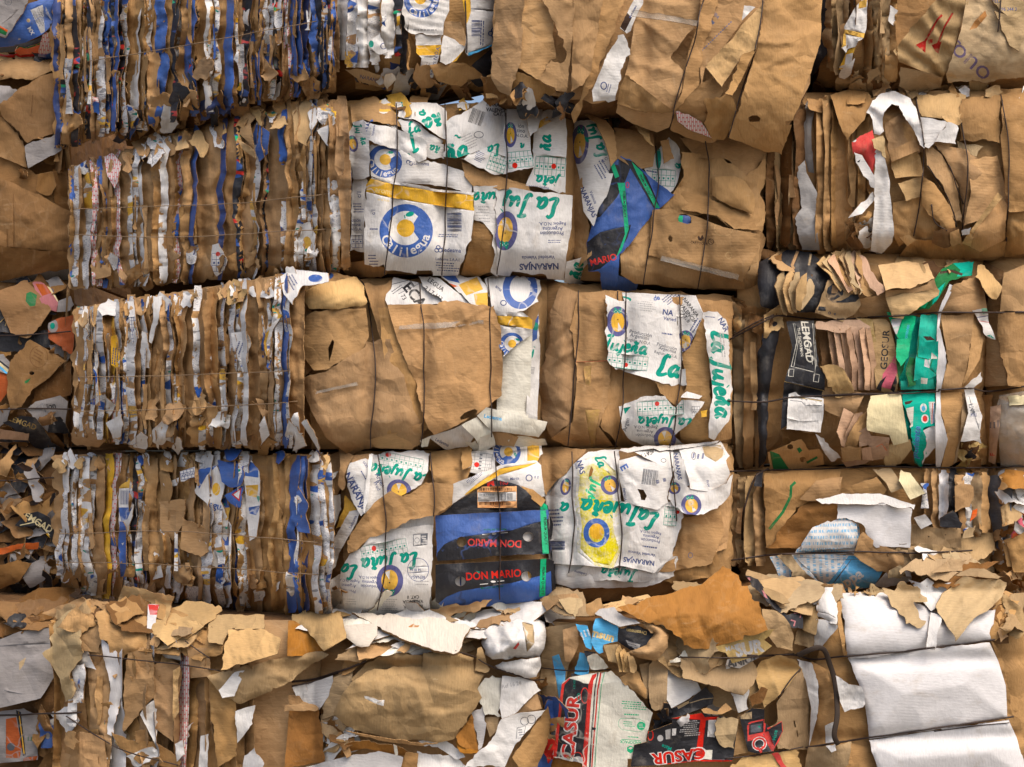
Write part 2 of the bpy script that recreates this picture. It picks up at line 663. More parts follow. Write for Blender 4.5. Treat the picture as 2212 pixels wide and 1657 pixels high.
def EMC(x, y, r, rot=0, sy=1.0, txt=True):
    """Round blue emblem with a white C, an orange and lettering along its foot."""
    g = EL('blue', 0, 0, 1, 1) + EL('white', -.02, .1, .64, .64)
    a = math.radians
    w = [(.18, .12)] + [(-.02 + .66 * math.cos(a(t)), .1 + .66 * math.sin(a(t))) for t in range(44, -41, -12)]
    g += PL('blue', np.array(w)) + EL('yellow', -.02, .1, .33, .33)
    g += EL('teal', .14, .62, .16, .09, -15) + LN('teal', .04, np.array([[-.06, .58], [-.04, .46]]))
    if txt:
        s = 'Calilegua'
        for i, ch in enumerate(s):
            t = 204 + i * (342 - 204) / (len(s) - 1)
            for c, q in TX(ch, 0, 0, .35, 0, 'white', .018):
                q = q.copy()
                q[..., 1] *= -1
                g.append((c, _ypl(q, .80 * math.cos(a(t)), .80 * math.sin(a(t)), t + 90)))
    return xf(g, x, y, r, rot, sy)


def _ypl(t, x, y, rot):
    r = math.radians(rot)
    return np.stack([x + t[..., 0] * math.cos(r) - t[..., 1] * math.sin(r), y + t[..., 0] * math.sin(r) + t[..., 1] * math.cos(r)], -1)


def EMJ(x, y, rx, ry, rot=0):
    """Oval violet emblem with a yellow oval, a white wedge and a dotted green knot."""
    g = EL('purple', 0, 0, 1, 1) + EL('yellow', .02, -.03, .62, .66)
    g += PL('white', np.array([(.05, -.05), (.40, -.52), (.02, -.66)])) + EL('black', .02, .12, .05, .05)
    g += PL('teal', np.array([(-.42, .62), (-.18, .52), (0, .6), (.2, .5), (.42, .6), (.3, .92), (.05, .74), (-.25, .95)]))
    for i in range(5):
        g += EL('white', -.3 + i * .15, .66 + .07 * (i % 2), .025, .025, n=8) if False else EL('white', -.3 + i * .15, .66 + .07 * (i % 2), .03, .03)
    return [(c, place(np.stack([t[..., 0] * rx, t[..., 1] * ry], -1), x, y, 1, rot)) for c, t in g]


# ------------------------------------------------------------------ objects
BALES = {}
ALLV, ALLT, NV = [], [], [0]


class Bale:
    pass


def thing(name, label, cat, loc, group=None):
    o = bpy.data.objects.new(name, None)
    COL.objects.link(o)
    o.location = loc
    o.empty_display_size = .2
    o['label'] = label
    o['category'] = cat
    if group:
        o['group'] = group
    return o


def mesh_obj(name, V, T, mi, uvs, smooth, mats, parent=None, org=None):
    me = bpy.data.meshes.new(name)
    org = np.asarray(org, float)
    V = V - org
    me.vertices.add(len(V))
    me.vertices.foreach_set('co', V.astype(np.float32).ravel())
    me.loops.add(len(T) * 3)
    me.loops.foreach_set('vertex_index', T.astype(np.int32).ravel())
    me.polygons.add(len(T))
    me.polygons.foreach_set('loop_start', np.arange(0, len(T) * 3, 3, dtype=np.int32))
    me.polygons.foreach_set('material_index', mi.astype(np.int32))
    me.polygons.foreach_set('use_smooth', smooth.astype(bool))
    ul = me.uv_layers.new(name='UVMap')
    ul.data.foreach_set('uv', uvs[T.ravel()].astype(np.float32).ravel())
    for m in mats:
        me.materials.append(m)
    me.update(calc_edges=True)
    me.validate()
    o = bpy.data.objects.new(name, me)
    COL.objects.link(o)
    if parent is not None:
        o.parent = parent
    else:
        o.location = org
    return o


def B_px(front):
    return float(P(front)[:, 0].mean()) * 1.2685


def bale(key, label, front, xr, y0, b, ext, zr=None, round_=.13, name='cardboard_bale', side=None, core='kraft', rx=.09, gx=(), gz=()):
    """A tied bale: an Empty at its foot; its core is the block of pressed board behind the sheets."""
    B = Bale()
    px = VO.px(P(front))
    x0 = (xr * 1.2685 - 1403) / FPX * (5.5 + y0)
    B.plane = Plane(x0, y0, b)
    w = B.plane.hit(px)
    B.zlo, B.zhi = (w[:, 2].min(), w[:, 2].max()) if zr is None else zr
    B.xlo, B.xhi = w[:, 0].min(), w[:, 0].max()
    B.round, B.rx = round_, rx
    B.side = Plane(x0, y0, -side) if side else None
    B.empty = thing(name, label, 'bale', (float(w[:, 0].mean()), float(w[:, 1].mean()), float(B.zlo)), 'tied bales of waste cardboard in the stack')
    B.org = np.array(B.empty.location)
    B.seed = len(BALES) * 131 + 7
    BALES[key] = B
    B.n = 0
    B.gx = [float(B.plane.hit(np.array([[q * 1.2685, 1050.0]]))[0, 0]) for q in gx]
    B.gz = [float(B.plane.hit(np.array([[B_px(front), q * 1.2685]]))[0, 2]) for q in gz]
    sheet(key, VO, px, core, lift=-.035, raw=True, name='pressed_core', ext=np.array(ext, float), cell=16, cr=10, ca=.012, na=.012, curl=0, jit=4)
    return B


def sheet(bk, view, s, mat, lv=0, lift=None, pr=(), tilt=(0, 0), jit=2.2, cell=7.0, cr=None, ca=.006, na=.007, nw=.16, curl=.014, cw=22,
          th=.0045, name='cardboard_sheet', lab=None, holes=(), folds=(), crl=(), seed=None, raw=False, ext=None, top=None, fl=None, prof=None,
          side=False, back=None, dome=0.0, flut=None, fa=None):
    B = BALES[bk]
    if fa is None:
        fa = .0095 if (mat[0] == 'k' or mat in ('tan', 'ochre')) else .0045
    poly = s if raw else view.px(P(s) if isinstance(s, str) else s)
    k = 1.0 if raw else view.k
    B.n += 1
    rng = random.Random(seed if seed is not None else B.seed * 1000 + B.n * 17)
    plane = B.side if side else B.plane
    if lift is None:
        lift = .016 * lv
    fc = random.Random(B.n * 7 + B.seed).uniform(.10, .17)
    if tilt[0] or tilt[1]:
        pc = plane.hit(poly.mean(0)[None])[0]
        plane = plane.tilted(pc, *tilt)
    # outline and inner points
    out = torn(poly, cell * 1.15, jit, rng)
    hl = [view.px(P(h) if isinstance(h, str) else h) for h in holes]
    lo, hi = out.min(0), out.max(0)
    gx = np.arange(lo[0], hi[0], cell)
    gy = np.arange(lo[1], hi[1], cell * .87)
    G = np.stack(np.meshgrid(gx, gy), -1)
    G[1::2, :, 0] += cell / 2
    G = G.reshape(-1, 2)
    nr = np.random.RandomState(rng.randint(0, 99999))
    G = G + nr.uniform(-.22, .22, G.shape) * cell
    G = G[inside(G, out)]
    if len(G):
        G = G[edist(G, out) > cell * .5]
    for h in hl:
        if len(G):
            G = G[edist(G, h) > cell * .4]
            G = G[~inside(G, h)]
    pts = [out] + hl
    edges, o = [], 0
    for q in pts:
        n = len(q)
        edges += [(o + i, o + (i + 1) % n) for i in range(n)]
        o += n
    # the outlines of the print are cut into the sheet's own mesh
    prims = []
    for prim in pr:
        for col, t in prim:
            if not len(t):
                continue
            t = view.px(t)
            prims.append((col, t))
            q, inv = np.unique(np.round(t.reshape(-1, 2), 1), axis=0, return_inverse=True)
            t3 = inv.reshape(-1, 3)
            e = np.sort(np.concatenate([t3[:, [0, 1]], t3[:, [1, 2]], t3[:, [2, 0]]]), 1)
            e = e[e[:, 0] != e[:, 1]]
            e, c_ = np.unique(e, axis=0, return_counts=True)
            e = e[c_ == 1]
            pts.append(q)
            edges += [(o + int(i), o + int(j)) for i, j in e]
            o += len(q)
    A = np.concatenate(pts + [G])
    r = delaunay_2d_cdt([Vector(p) for p in A], edges, [], 0, 1e-3)
    A = np.array([v[:] for v in r[0]])
    T = np.array([f for f in r[2] if len(f) == 3])
    ce = A[T].mean(1)
    kp = inside(ce, out)
    for h in hl:
        kp &= ~inside(ce, h)
    T = T[kp]
    use = np.unique(T)
    mpv = np.full(len(A), -1)
    mpv[use] = np.arange(len(use))
    A, T = A[use], mpv[T]
    # orientation: facing the camera (pixel y runs down)
    ab, ac = A[T[:, 1]] - A[T[:, 0]], A[T[:, 2]] - A[T[:, 0]]
    fl_ = (ab[:, 0] * ac[:, 1] - ab[:, 1] * ac[:, 0]) > 0
    T[fl_] = T[fl_][:, ::-1]
    # relief
    X0 = plane.hit(poly)
    ext_x = np.ptp(X0[:, 0]) + .01
    ext_z = np.ptp(X0[:, 2]) + .01
    area = ext_x * ext_z
    if cr is None:
        cr = int(4 + area * 75)
    cre = []
    for _ in range(cr):
        cx, cz = rng.uniform(X0[:, 0].min(), X0[:, 0].max()), rng.uniform(X0[:, 2].min(), X0[:, 2].max())
        th_ = rng.uniform(0, math.pi)
        cre.append((cx, cz, math.cos(th_), math.sin(th_), rng.choice((-1, 1)) * rng.uniform(.25, 1.25) * ca, rng.uniform(.006, .036), rng.uniform(.05, .35)))
    for c in crl:      # (x1,y1,x2,y2,amp,w): a crease seen in the photo
        q = plane.hit(view.px([[c[0], c[1]], [c[2], c[3]]]))
        d = q[1] - q[0]
        l = math.hypot(d[0], d[2])
        cre.append(((q[0][0] + q[1][0]) / 2, (q[0][2] + q[1][2]) / 2, d[0] / l, d[2] / l, c[4], c[5], l * .6))
    fo = []
    for f in folds:    # (x1,y1,x2,y2,slope): beyond the line (to its right, going from 1 to 2) the board bends
        q = plane.hit(view.px([[f[0], f[1]], [f[2], f[3]]]))
        d = q[1] - q[0]
        l = math.hypot(d[0], d[2])
        fo.append((q[0][0], q[0][2], d[0] / l, d[2] / l, f[4]))
    sd = rng.randint(0, 99999)

    def H(px):
        w = plane.hit(px)
        x, z = w[:, 0], w[:, 2]
        h = np.full(len(px), lift)
        zt = np.abs(z - (B.zlo + B.zhi) / 2) / ((B.zhi - B.zlo) / 2)
        h -= B.round * np.clip((zt - .64) / .36, 0, 1.3) ** 2
        if not side and B.rx:
            xt = np.abs(x - (B.xlo + B.xhi) / 2) / ((B.xhi - B.xlo) / 2)
            h -= B.rx * np.clip((xt - .72) / .28, 0, 1.2) ** 2
            for g in B.gx:
                h -= .030 * np.exp(-((x - g + .012 * np.sin(z * 5)) / .035) ** 2)
            for g in B.gz:
                h -= .030 * np.exp(-((z - g) / .03) ** 2)
        h += .018 * vn(x / .33 + 5, z / .33, B.seed)
        h += na * .5 * vn(x / nw, z / nw, sd) + na * .2 * vn(x / (nw * .4), z / (nw * .4), sd + 1)
        if fa:
            h += fa * trin(x / fc, z / fc, sd + 20) + fa * .34 * trin(x / (fc * .4), z / (fc * .4), sd + 40)
        for cx, cz, c, s_, a, w_, l in cre:
            dx, dz = x - cx, z - cz
            u, v = dx * c + dz * s_, -dx * s_ + dz * c
            v = v + .012 * vn(u / .06, u * 0 + cx * 9, sd)
            h += a * np.exp(-np.abs(v) / w_) * np.clip(1.3 - np.abs(u) / l, 0, 1)
        for cx, cz, c, s_, sl in fo:
            v = (x - cx) * s_ - (z - cz) * c
            h += sl * np.maximum(v, 0)
        if flut:
            ca_, sa_ = math.cos(flut[2]), math.sin(flut[2])
            h += flut[0] * np.sin((x * ca_ + z * sa_) * 2 * math.pi / flut[1] + 2 * vn(x / .1, z / .1, sd + 3))
        if curl:
            e = edist(px, poly)
            h += np.exp(-e / cw) * curl * (.25 + 1.1 * vn(px[:, 0] / 55, px[:, 1] / 55, sd + 5))
        if dome:
            e = edist(px, poly)
            m = max(e.max(), 1)
            h += dome * np.sqrt(np.clip(e / (m * 1.05), 0, 1))
        if prof is not None:
            h += prof(px)
        return h

    h = H(A)
    F = plane.hit(A, h)
    n = len(A)
    if ext is not None:
        off = ext[None] * np.ones((n, 1))
    else:
        off = np.array([plane.b * -th, th, plane.t * -th])[None] * np.ones((n, 1)) / math.sqrt(1 + plane.b ** 2 + plane.t ** 2)
    Bk = F + off
    be = np.sort(np.concatenate([T[:, [0, 1]], T[:, [1, 2]], T[:, [2, 0]]]), 1)
    ue, idx, cnt = np.unique(be, axis=0, return_index=True, return_counts=True)
    di = np.concatenate([T[:, [0, 1]], T[:, [1, 2]], T[:, [2, 0]]])[idx[cnt == 1]]
    rv = np.unique(di)
    mp = np.full(n, -1)
    mp[rv] = np.arange(len(rv))
    R = np.concatenate([F[rv], Bk[rv]])
    a, b = mp[di[:, 0]] + 2 * n, mp[di[:, 1]] + 2 * n
    m_ = len(rv)
    RT = np.concatenate([np.stack([b, a, a + m_], 1), np.stack([b, a + m_, b + m_], 1)])
    V = [F, Bk, R]
    TT = [T, T[:, ::-1] + n, RT]
    mats = [board(mat), board(back or ('kraft' if mat not in ('cream', 'lilac', 'creamy', 'film', 'plaster') else mat)), edge_mat()]
    if ext is not None:
        mats[2] = board('kdark')  # core walls darker than the front: gap shade put into the colour
    MI = [np.zeros(len(T)), np.ones(len(T)), np.full(len(RT), 2)]
    SM = [np.ones(len(T)), np.ones(len(T)), np.zeros(len(RT))]
    nv = 2 * n + len(R)
    PXs = [A, A, A[rv], A[rv]]
    base_ = mat
    ce = A[T].mean(1)
    mi0 = np.zeros(len(T), int)
    for col, t in prims:
        lo_, hi_ = t.reshape(-1, 2).min(0), t.reshape(-1, 2).max(0)
        ix = np.where(((ce >= lo_) & (ce <= hi_)).all(1))[0]
        if not len(ix):
            continue
        hit_ = np.zeros(len(ix), bool)
        for k0 in range(0, len(t), 200):
            q = t[k0:k0 + 200]
            p_ = ce[ix][:, None]
            d = [(q[None, :, (m + 1) % 3, 0] - q[None, :, m, 0]) * (p_[..., 1] - q[None, :, m, 1]) - (q[None, :, (m + 1) % 3, 1] - q[None, :, m, 1]) * (p_[..., 0] - q[None, :, m, 0]) for m in range(3)]
            hit_ |= (((d[0] >= 0) & (d[1] >= 0) & (d[2] >= 0)) | ((d[0] <= 0) & (d[1] <= 0) & (d[2] <= 0))).any(1)
        if hit_.any():
            bm = board(col, base_)
            if bm not in mats:
                mats.append(bm)
            mi0[ix[hit_]] = mats.index(bm)
    MI[0] = mi0
    V, TT = np.concatenate(V), np.concatenate(TT)
    an = fl if fl is not None else rng.choice((0, math.pi / 2)) + rng.uniform(-.12, .12)
    if fl is None and prof is not None:
        an = math.pi / 2
    q = np.concatenate(PXs) * (.001575)
    if ext is not None:
        q = np.concatenate([V[:, 0:1] + V[:, 1:2], V[:, 2:3]], 1)
    uv = np.stack([q[:, 0] * math.cos(an) - q[:, 1] * math.sin(an), q[:, 0] * math.sin(an) + q[:, 1] * math.cos(an)], 1)
    uv += np.array([rng.uniform(0, 40), rng.uniform(0, 40)])
    if top:
        org = np.array([F[:, 0].mean(), F[:, 1].mean(), F[:, 2].min()])
        o_ = mesh_obj(top[0], V, TT, np.concatenate(MI), uv, np.concatenate(SM), mats, None, org)
        o_['label'] = top[1]
        o_['category'] = top[2]
        if len(top) > 3:
            o_['group'] = top[3]
    else:
        o_ = mesh_obj(name, V, TT, np.concatenate(MI), uv, np.concatenate(SM), mats, B.empty, B.org)
        if lab:
            o_['label'] = lab
    ALLV.append(F)
    ALLT.append(T + NV[0])
    NV[0] += len(F)
    return o_


S = sheet


def strips(bk, view, spec, topl, botl, side=True, lift=(-.005, .034), bul=.020, lean=.026, wob=5, seed=1, cell=6.5, grooves=(), jy=14, name='folded_layer', curl=.02, over=.35, dense=False):
    wob *= 1.7
    """Layers of pressed boxes seen on edge: each one a bent strip of board of its own."""
    rng = random.Random(seed)
    tp, bt = P(topl), P(botl)
    items = []
    for it in spec.split():
        x, w, m = it.split(':')
        x, w = float(x), float(w)
        if m != 'kraft':
            w *= 1.22
        if dense and m == 'kraft' and rng.random() < .42:
            continue
        if dense and w > 56:
            f = rng.uniform(.38, .62)
            m2 = m if rng.random() < .72 else ('kraft' if rng.random() < .5 else 'wp')
            items += [f'{x - w * (1 - f) / 2}:{w * f}:{m}', f'{x + w * f / 2}:{w * (1 - f)}:{m2}']
        else:
            items.append(it)
    def warp(x, y):      # the whole pile is squeezed and leans in places
        if not dense:
            return 0 * y
        return 16 * trin(x / 150 + 0 * y, y / 120, seed + 60) + 5 * trin(x / 60 + 0 * y, y / 50, seed + 61)

    def heave(x, y):
        if not dense:
            return 0 * y
        return .022 * trin(x / 120, y / 105, seed + 62) + .012 * vn(x / 60, y / 50, seed + 63)
    if dense:
        q = np.concatenate([tp, bt[::-1]])
        n_ = max(2, int((tp[-1, 0] - tp[0, 0]) * view.k / 190))
        for i in range(n_):
            x0 = tp[0, 0] + (tp[-1, 0] - tp[0, 0]) * i / n_
            x1 = tp[0, 0] + (tp[-1, 0] - tp[0, 0]) * (i + 1) / n_
            pg = [(x0 - 4, np.interp(x0, *tp.T)), ((x0 + x1) / 2, np.interp((x0 + x1) / 2, *tp.T)), (x1 + 4, np.interp(x1, *tp.T)), (x1 + 4, np.interp(x1, *bt.T)), ((x0 + x1) / 2, np.interp((x0 + x1) / 2, *bt.T)), (x0 - 4, np.interp(x0, *bt.T))]

            def acc(px, s0=seed * 31 + i):
                v0 = (px - np.array([view.x0, view.y0])) / view.k
                v = (px - np.stack([warp(v0[:, 0], v0[:, 1]) * view.k, 0 * v0[:, 1]], 1)) * .001575
                return heave(v0[:, 0], v0[:, 1]) + .020 * trin(v[:, 0] / .035, v[:, 1] / .30, s0) + .010 * trin(v[:, 0] / .014, v[:, 1] / .12, s0 + 5)
            sheet(bk, view, np.array(pg, float), 'kraft', lift=-.004, side=side, prof=acc, cell=6.5, jit=5, name='crushed_face', seed=seed * 7 + i, fa=.006)
    for it in items:
        x, w, m = it.split(':')
        x, w = float(x), float(w) * 1.06
        yt = np.interp(x, tp[:, 0], tp[:, 1]) + rng.uniform(-jy, jy)
        yb = np.interp(x, bt[:, 0], bt[:, 1]) + rng.uniform(-jy, jy)
        if m.endswith('^'):
            m, yb = m[:-1], yt + (yb - yt) * rng.uniform(.35, .6)
        if m.endswith('_'):
            m, yt = m[:-1], yb - (yb - yt) * rng.uniform(.35, .6)
        ys = np.linspace(yt, yb, max(4, int((yb - yt) / 7)))
        sd = rng.randint(0, 9999)

        def kink(n, amp):       # straight runs between sharp bends
            q = sorted([yt, yb] + [rng.uniform(yt, yb) for _ in range(n)])
            return np.interp(ys, q, [rng.uniform(-amp, amp) for _ in q])
        cxs = x + kink(3, wob) + kink(7, wob * .3) + (ys - (yt + yb) / 2) * rng.uniform(-.02, .02)
        cxs = cxs + warp(x, ys)
        hw = w / 2 * (1 + kink(3, .28) + kink(9, .16))
        hw[:3] *= rng.uniform(.5, .9)
        hw[-3:] *= rng.uniform(.4, .9)
        poly = np.concatenate([np.stack([cxs - hw, ys], 1), np.stack([cxs + hw, ys], 1)[::-1]])
        le = rng.choice((-1, 1)) * lean * rng.uniform(.4, 1)
        bu = bul * rng.uniform(.1, 1.0) * rng.choice((1, 1, -1))
        kinks = [(rng.uniform(yt, yb), rng.uniform(-.022, .012), rng.uniform(4, 14), rng.uniform(-14, 14)) for _ in range(7)]
        twk, bend, rdg = kink(4, 1), kink(4, .016), rng.uniform(-.5, .5)
        gr = [np.interp(x, P(g)[:, 0], P(g)[:, 1]) for g in grooves]

        def prof(px, ys=ys, cxs=cxs, hw=hw, le=le, bu=bu, kinks=kinks, gr=gr, view=view, sd=sd, twk=twk, bend=bend, rdg=rdg):
            v = (px - np.array([view.x0, view.y0])) / view.k
            s = (v[:, 0] - np.interp(v[:, 1], ys, cxs)) / np.maximum(np.interp(v[:, 1], ys, hw), 1)
            s = np.clip(s, -1.2, 1.2)
            tw = le * (1 + .9 * np.interp(v[:, 1], ys, twk))
            h = heave(v[:, 0], v[:, 1]) + tw * s + bu * (1 - np.abs(s - rdg)) + np.interp(v[:, 1], ys, bend)
            for y, a, w_, sl in kinks:
                h = h + a * np.exp(-np.abs(v[:, 1] + sl * s - y) / w_)
            for y in gr:
                h = h - .016 * np.exp(-np.abs(v[:, 1] - y) / 9)
            return h
        sheet(bk, view, poly, m, lift=rng.uniform(*lift) + (.006 if m != 'kraft' else 0), side=side, prof=prof, cell=cell, jit=rng.choice((.8, 1.6, 3)), cr=6, ca=.010, na=.004, nw=.07, curl=curl, cw=7,
              name=name if m == 'kraft' else 'printed_layer', seed=rng.randint(0, 10 ** 6), th=.003, fa=.004)
        if over and rng.random() < over:      # a narrow sliver of the next layer showing in front
            f0 = rng.uniform(0, .6)
            l = rng.uniform(.22, .45)
            y0, y1 = yt + (yb - yt) * f0, yt + (yb - yt) * (f0 + l)
            yy = np.linspace(y0, y1, 14)
            xo = x + w * rng.uniform(-.6, .6)
            q = sorted([y0, y1] + [rng.uniform(y0, y1) for _ in range(3)])
            xx = xo + np.interp(yy, q, [rng.uniform(-9, 9) for _ in q])
            ww = w * rng.uniform(.16, .4) * np.interp(yy, q, [rng.uniform(.2, 1.3) for _ in q])
            pg = np.concatenate([np.stack([xx - ww, yy], 1), np.stack([xx + ww, yy], 1)[::-1]])
            sheet(bk, view, pg, rng.choice(('kraft', 'kraft', 'kraft', 'wp', rng.choice(spec.split()).split(':')[2].strip('^_'))), lift=lift[1] + rng.uniform(.01, .03), side=side, cell=cell,
                  tilt=(rng.uniform(-.6, .6), rng.uniform(-.2, .2)), jit=3, cr=4, ca=.012, na=.008, nw=.05, curl=.02, cw=7, name='torn_sliver', seed=rng.randint(0, 10 ** 6), th=.004)


def scraps(bk, view, region, n, mats, size=(18, 55), lift=(.0, .05), tilt=.7, seed=1, side=False, up=0.0, name='torn_scrap', asp=1.0, cell=6):
    """Small torn pieces wedged in the face of a bale."""
    rng = random.Random(seed)
    reg = view.px(P(region))
    lo, hi = reg.min(0), reg.max(0)
    ml = mats.split()
    if up:
        n, size, asp = max(3, int(n * .42)), (size[0] * 1.7, size[1] * 1.9), asp * .8
    k = 0
    for _ in range(n * 60):
        if k >= n:
            break
        c = np.array([rng.uniform(lo[0], hi[0]), rng.uniform(lo[1], hi[1])])
        if not inside(c[None], reg)[0]:
            continue
        k += 1
        r = rng.uniform(*size) / 2
        a0 = rng.uniform(0, 6.28)
        m = rng.randint(4, 6)
        el = rng.uniform(.3, .85) * asp
        ph = (rng.uniform(-.45, .45) if up else rng.uniform(0, 3.14)) if not side else 1.57 + rng.uniform(-.5, .5)
        pts = []
        for i in range(m):
            a = a0 + 6.283 * (i + rng.uniform(-.3, .3)) / m
            q = r * rng.uniform(.72, 1.22)
            u, v = q * math.cos(a), q * math.sin(a) * el
            pts.append(c + np.array([u * math.cos(ph) - v * math.sin(ph), u * math.sin(ph) + v * math.cos(ph)]))
        sheet(bk, view, np.array(pts), rng.choice(ml), lift=rng.uniform(*lift), raw=True, tilt=(rng.uniform(-tilt, tilt), rng.uniform(-tilt, tilt) + up),
              jit=5.0, cell=cell, cr=6, ca=.016, na=.012, nw=.05, curl=.03, cw=12, fa=.010, dome=.012 if up else 0, name=name, seed=rng.randint(0, 10 ** 6), side=side, th=.004)


WIRES = []


def wire(bk, view, s, r=.0028, mat='wire', name='tie_wire', twist=False):
    WIRES.append((bk, view.px(P(s)), r, mat, name))


def tube(path, r, name, mat, parent=None, org=None, n=7, flat=1.0):
    p = np.asarray(path, float)
    t = np.gradient(p, axis=0)
    t /= np.linalg.norm(t, axis=1)[:, None]
    ref = np.array([0, -1.0, 0])
    a = np.cross(t, ref)
    a /= np.maximum(np.linalg.norm(a, axis=1), 1e-6)[:, None]
    b = np.cross(a, t)
    ang = np.linspace(0, 2 * math.pi, n, endpoint=False)
    V = (p[:, None] + r * (np.cos(ang)[None, :, None] * a[:, None] + flat * np.sin(ang)[None, :, None] * b[:, None])).reshape(-1, 3)
    T = []
    m = len(p)
    for i in range(m - 1):
        for j in range(n):
            q = (j + 1) % n
            T += [(i * n + j, (i + 1) * n + j, i * n + q), (i * n + q, (i + 1) * n + j, (i + 1) * n + q)]
    T += [(0, j, j + 1) for j in range(1, n - 1)] + [((m - 1) * n, (m - 1) * n + j + 1, (m - 1) * n + j) for j in range(1, n - 1)]
    T = np.array(T)
    if org is None:
        org = p.mean(0)
    return mesh_obj(name, V, T, np.zeros(len(T)), V[:, :2] * 3, np.ones(len(T)), [mat], parent, org)


def lay_wires():
    bv = BVHTree.FromPolygons(np.concatenate(ALLV).tolist(), np.concatenate(ALLT).tolist())
    wm = plain('rusty_wire', (.045, .027, .02), .6, .3)
    pm = plain('pale_twine', (.30, .20, .11), .8)
    for bk, px, r, mk, name in WIRES:
        B = BALES[bk]
        sg = np.concatenate([[0], np.cumsum(np.hypot(*np.diff(px, axis=0).T))])
        s = np.linspace(0, sg[-1], max(8, int(sg[-1] / 8)))
        sm = smooth(px, 10)
        sl = np.concatenate([[0], np.cumsum(np.hypot(*np.diff(sm, axis=0).T))])
        q = np.stack([np.interp(s * sl[-1] / sg[-1], sl, sm[:, 0]), np.interp(s * sl[-1] / sg[-1], sl, sm[:, 1])], 1)
        rnd = np.random.RandomState(int(px[0, 0]) % 997)
        q += np.stack([vn(s / 60, s * 0, int(px[0, 0]) % 997) * 2.5, vn(s / 60, s * 0 + 7, int(px[0, 0]) % 991) * 1.5], 1)
        d = rays(q)
        t = []
        for i in range(len(q)):
            h = bv.ray_cast(Vector(CAM), Vector(d[i]))
            t.append(np.linalg.norm(np.array(h[0]) - CAM) / np.linalg.norm(d[i]) if h[0] is not None else np.nan)
        t = np.array(t)
        ok = ~np.isnan(t)
        t = np.interp(np.arange(len(t)), np.where(ok)[0], t[ok])
        w = 3
        tm = np.array([t[max(0, i - w):i + w + 1].min() for i in range(len(t))])
        ts = np.convolve(np.pad(tm, 3, mode='edge'), np.ones(7) / 7, mode='valid')
        ts = np.minimum(ts, t) - (r * .5)
        path = CAM + d * ts[:, None]
        tube(path, r, name, wm if mk == 'wire' else pm, B.empty, B.org)
# ------------------------------------------------------------------ the yard
def ground():
    n = 60
    g = np.linspace(-1, 1, n)
    X, Y = np.meshgrid(np.sign(g) * np.abs(g) ** 2.2 * 150, np.sign(g) * np.abs(g) ** 2.2 * 150)
    Z = .012 * vn(X / .9, Y / .9, 3)
    V = np.stack([X, Y, Z], -1).reshape(-1, 3)
    i = np.arange(n * n).reshape(n, n)
    q = np.stack([i[:-1, :-1], i[:-1, 1:], i[1:, 1:], i[1:, :-1]], -1).reshape(-1, 4)
    T = np.concatenate([q[:, [0, 1, 2]], q[:, [0, 2, 3]]])
    o = mesh_obj('ground', V, T, np.zeros(len(T)), V[:, :2], np.ones(len(T)), [plain('yard_concrete', (.17, .15, .125), .95)], None, (0, 0, 0))
    o['kind'] = 'structure'


ground()
EX = (-1.36, 1.066, 0)
BK = (.15, 1.4, 0)
# ------------------------------------------------------------------ bales (front outline in overview pixels)
bale('A1', 'top left bale with strips of blue and black board on its side', '745,-250 1075,-250 1075,198 768,192', 735, 0, .12, EX, side=.784)
bale('A2', 'big plain brown bale at the top middle, overhanging the boxes below', '1068,-250 1762,-250 1750,180 1690,300 1400,225 1068,205', 1080, -.17, .13, BK, gx=(1390,))
bale('B1', 'second row bale fronted by the yellow banded box with round blue emblem', '778,225 1246,225 1246,600 785,590', 738, 0, .12, EX, side=.784, gx=(855, 962, 1090))
bale('B2', 'brown bale with a slanting black and blue striped panel', '1246,232 1655,250 1645,632 1250,605', 1245, .12, .15, BK, gx=(1418, 1525))
bale('C1', 'third row bale fronted by large smooth brown sheets beside white foam strips', '662,602 1182,604 1182,972 672,970', 625, 0, .10, EX, side=.784, gx=(797, 912, 1059))
bale('C2', 'brown bale with white printed sheets and green script down its right edge', '1180,606 1585,640 1580,958 1180,968', 1180, .10, .12, BK, gx=(1245, 1350, 1465))
bale('D1', 'fourth row bale with black and blue box sides carrying red lettering', '738,976 1202,972 1202,1316 748,1320', 700, -.02, .10, EX, side=.784, gx=(828, 936, 1078))
bale('D2', 'white printed bale with a bright yellow paint streak down its front', '1200,970 1585,962 1575,1290 1200,1302', 1200, .06, .12, BK, gx=(1235, 1333, 1453))
bale('E1', 'ragged bottom bale of upright torn brown layers, left of the big crumpled sheet', '150,1336 698,1340 690,1810 120,1810', 150, .22, -.26, (0, 1.3, 0))
bale('E2', 'bottom bale wrapped in a large crumpled grey brown sheet with a strip of white tape', '694,1350 1192,1350 1192,1810 690,1810', 700, -.12, 0, (0, 1.3, 0), round_=.14, gz=(1440,))
bale('E3', 'bottom bale of mixed cartons with red and black lettering and a cream striped box side', '1186,1345 1560,1335 1600,1270 1756,1270 1756,1810 1190,1810', 1190, -.12, .05, (0, 1.3, 0), round_=.14, gz=(1446,))
bale('E4', 'bale of smooth white boards held by two dark wires, bottom right', '1750,1305 2208,1305 2264,1810 1750,1810', 1754, -.10, .05, (0, 1.3, 0), round_=.12, gz=(1424, 1593))
bale('F1', 'dull brown bale with red arrows and violet lettering at the top right corner', '1764,-250 2420,-250 2420,190 1768,190', 1764, .26, .02, BK)
bale('F2', 'brown bale with an arched white paper strip and a red scrap on its face', '1648,200 2420,200 2420,546 1655,546', 1648, .28, -.03, BK, gx=(1987, 2082, 2174))
bale('F3', 'bale with a black box flap, pink edged boards and green cartons', '1592,548 2124,548 2130,1003 1592,1003', 1592, .26, 0, BK, gz=(686, 852))
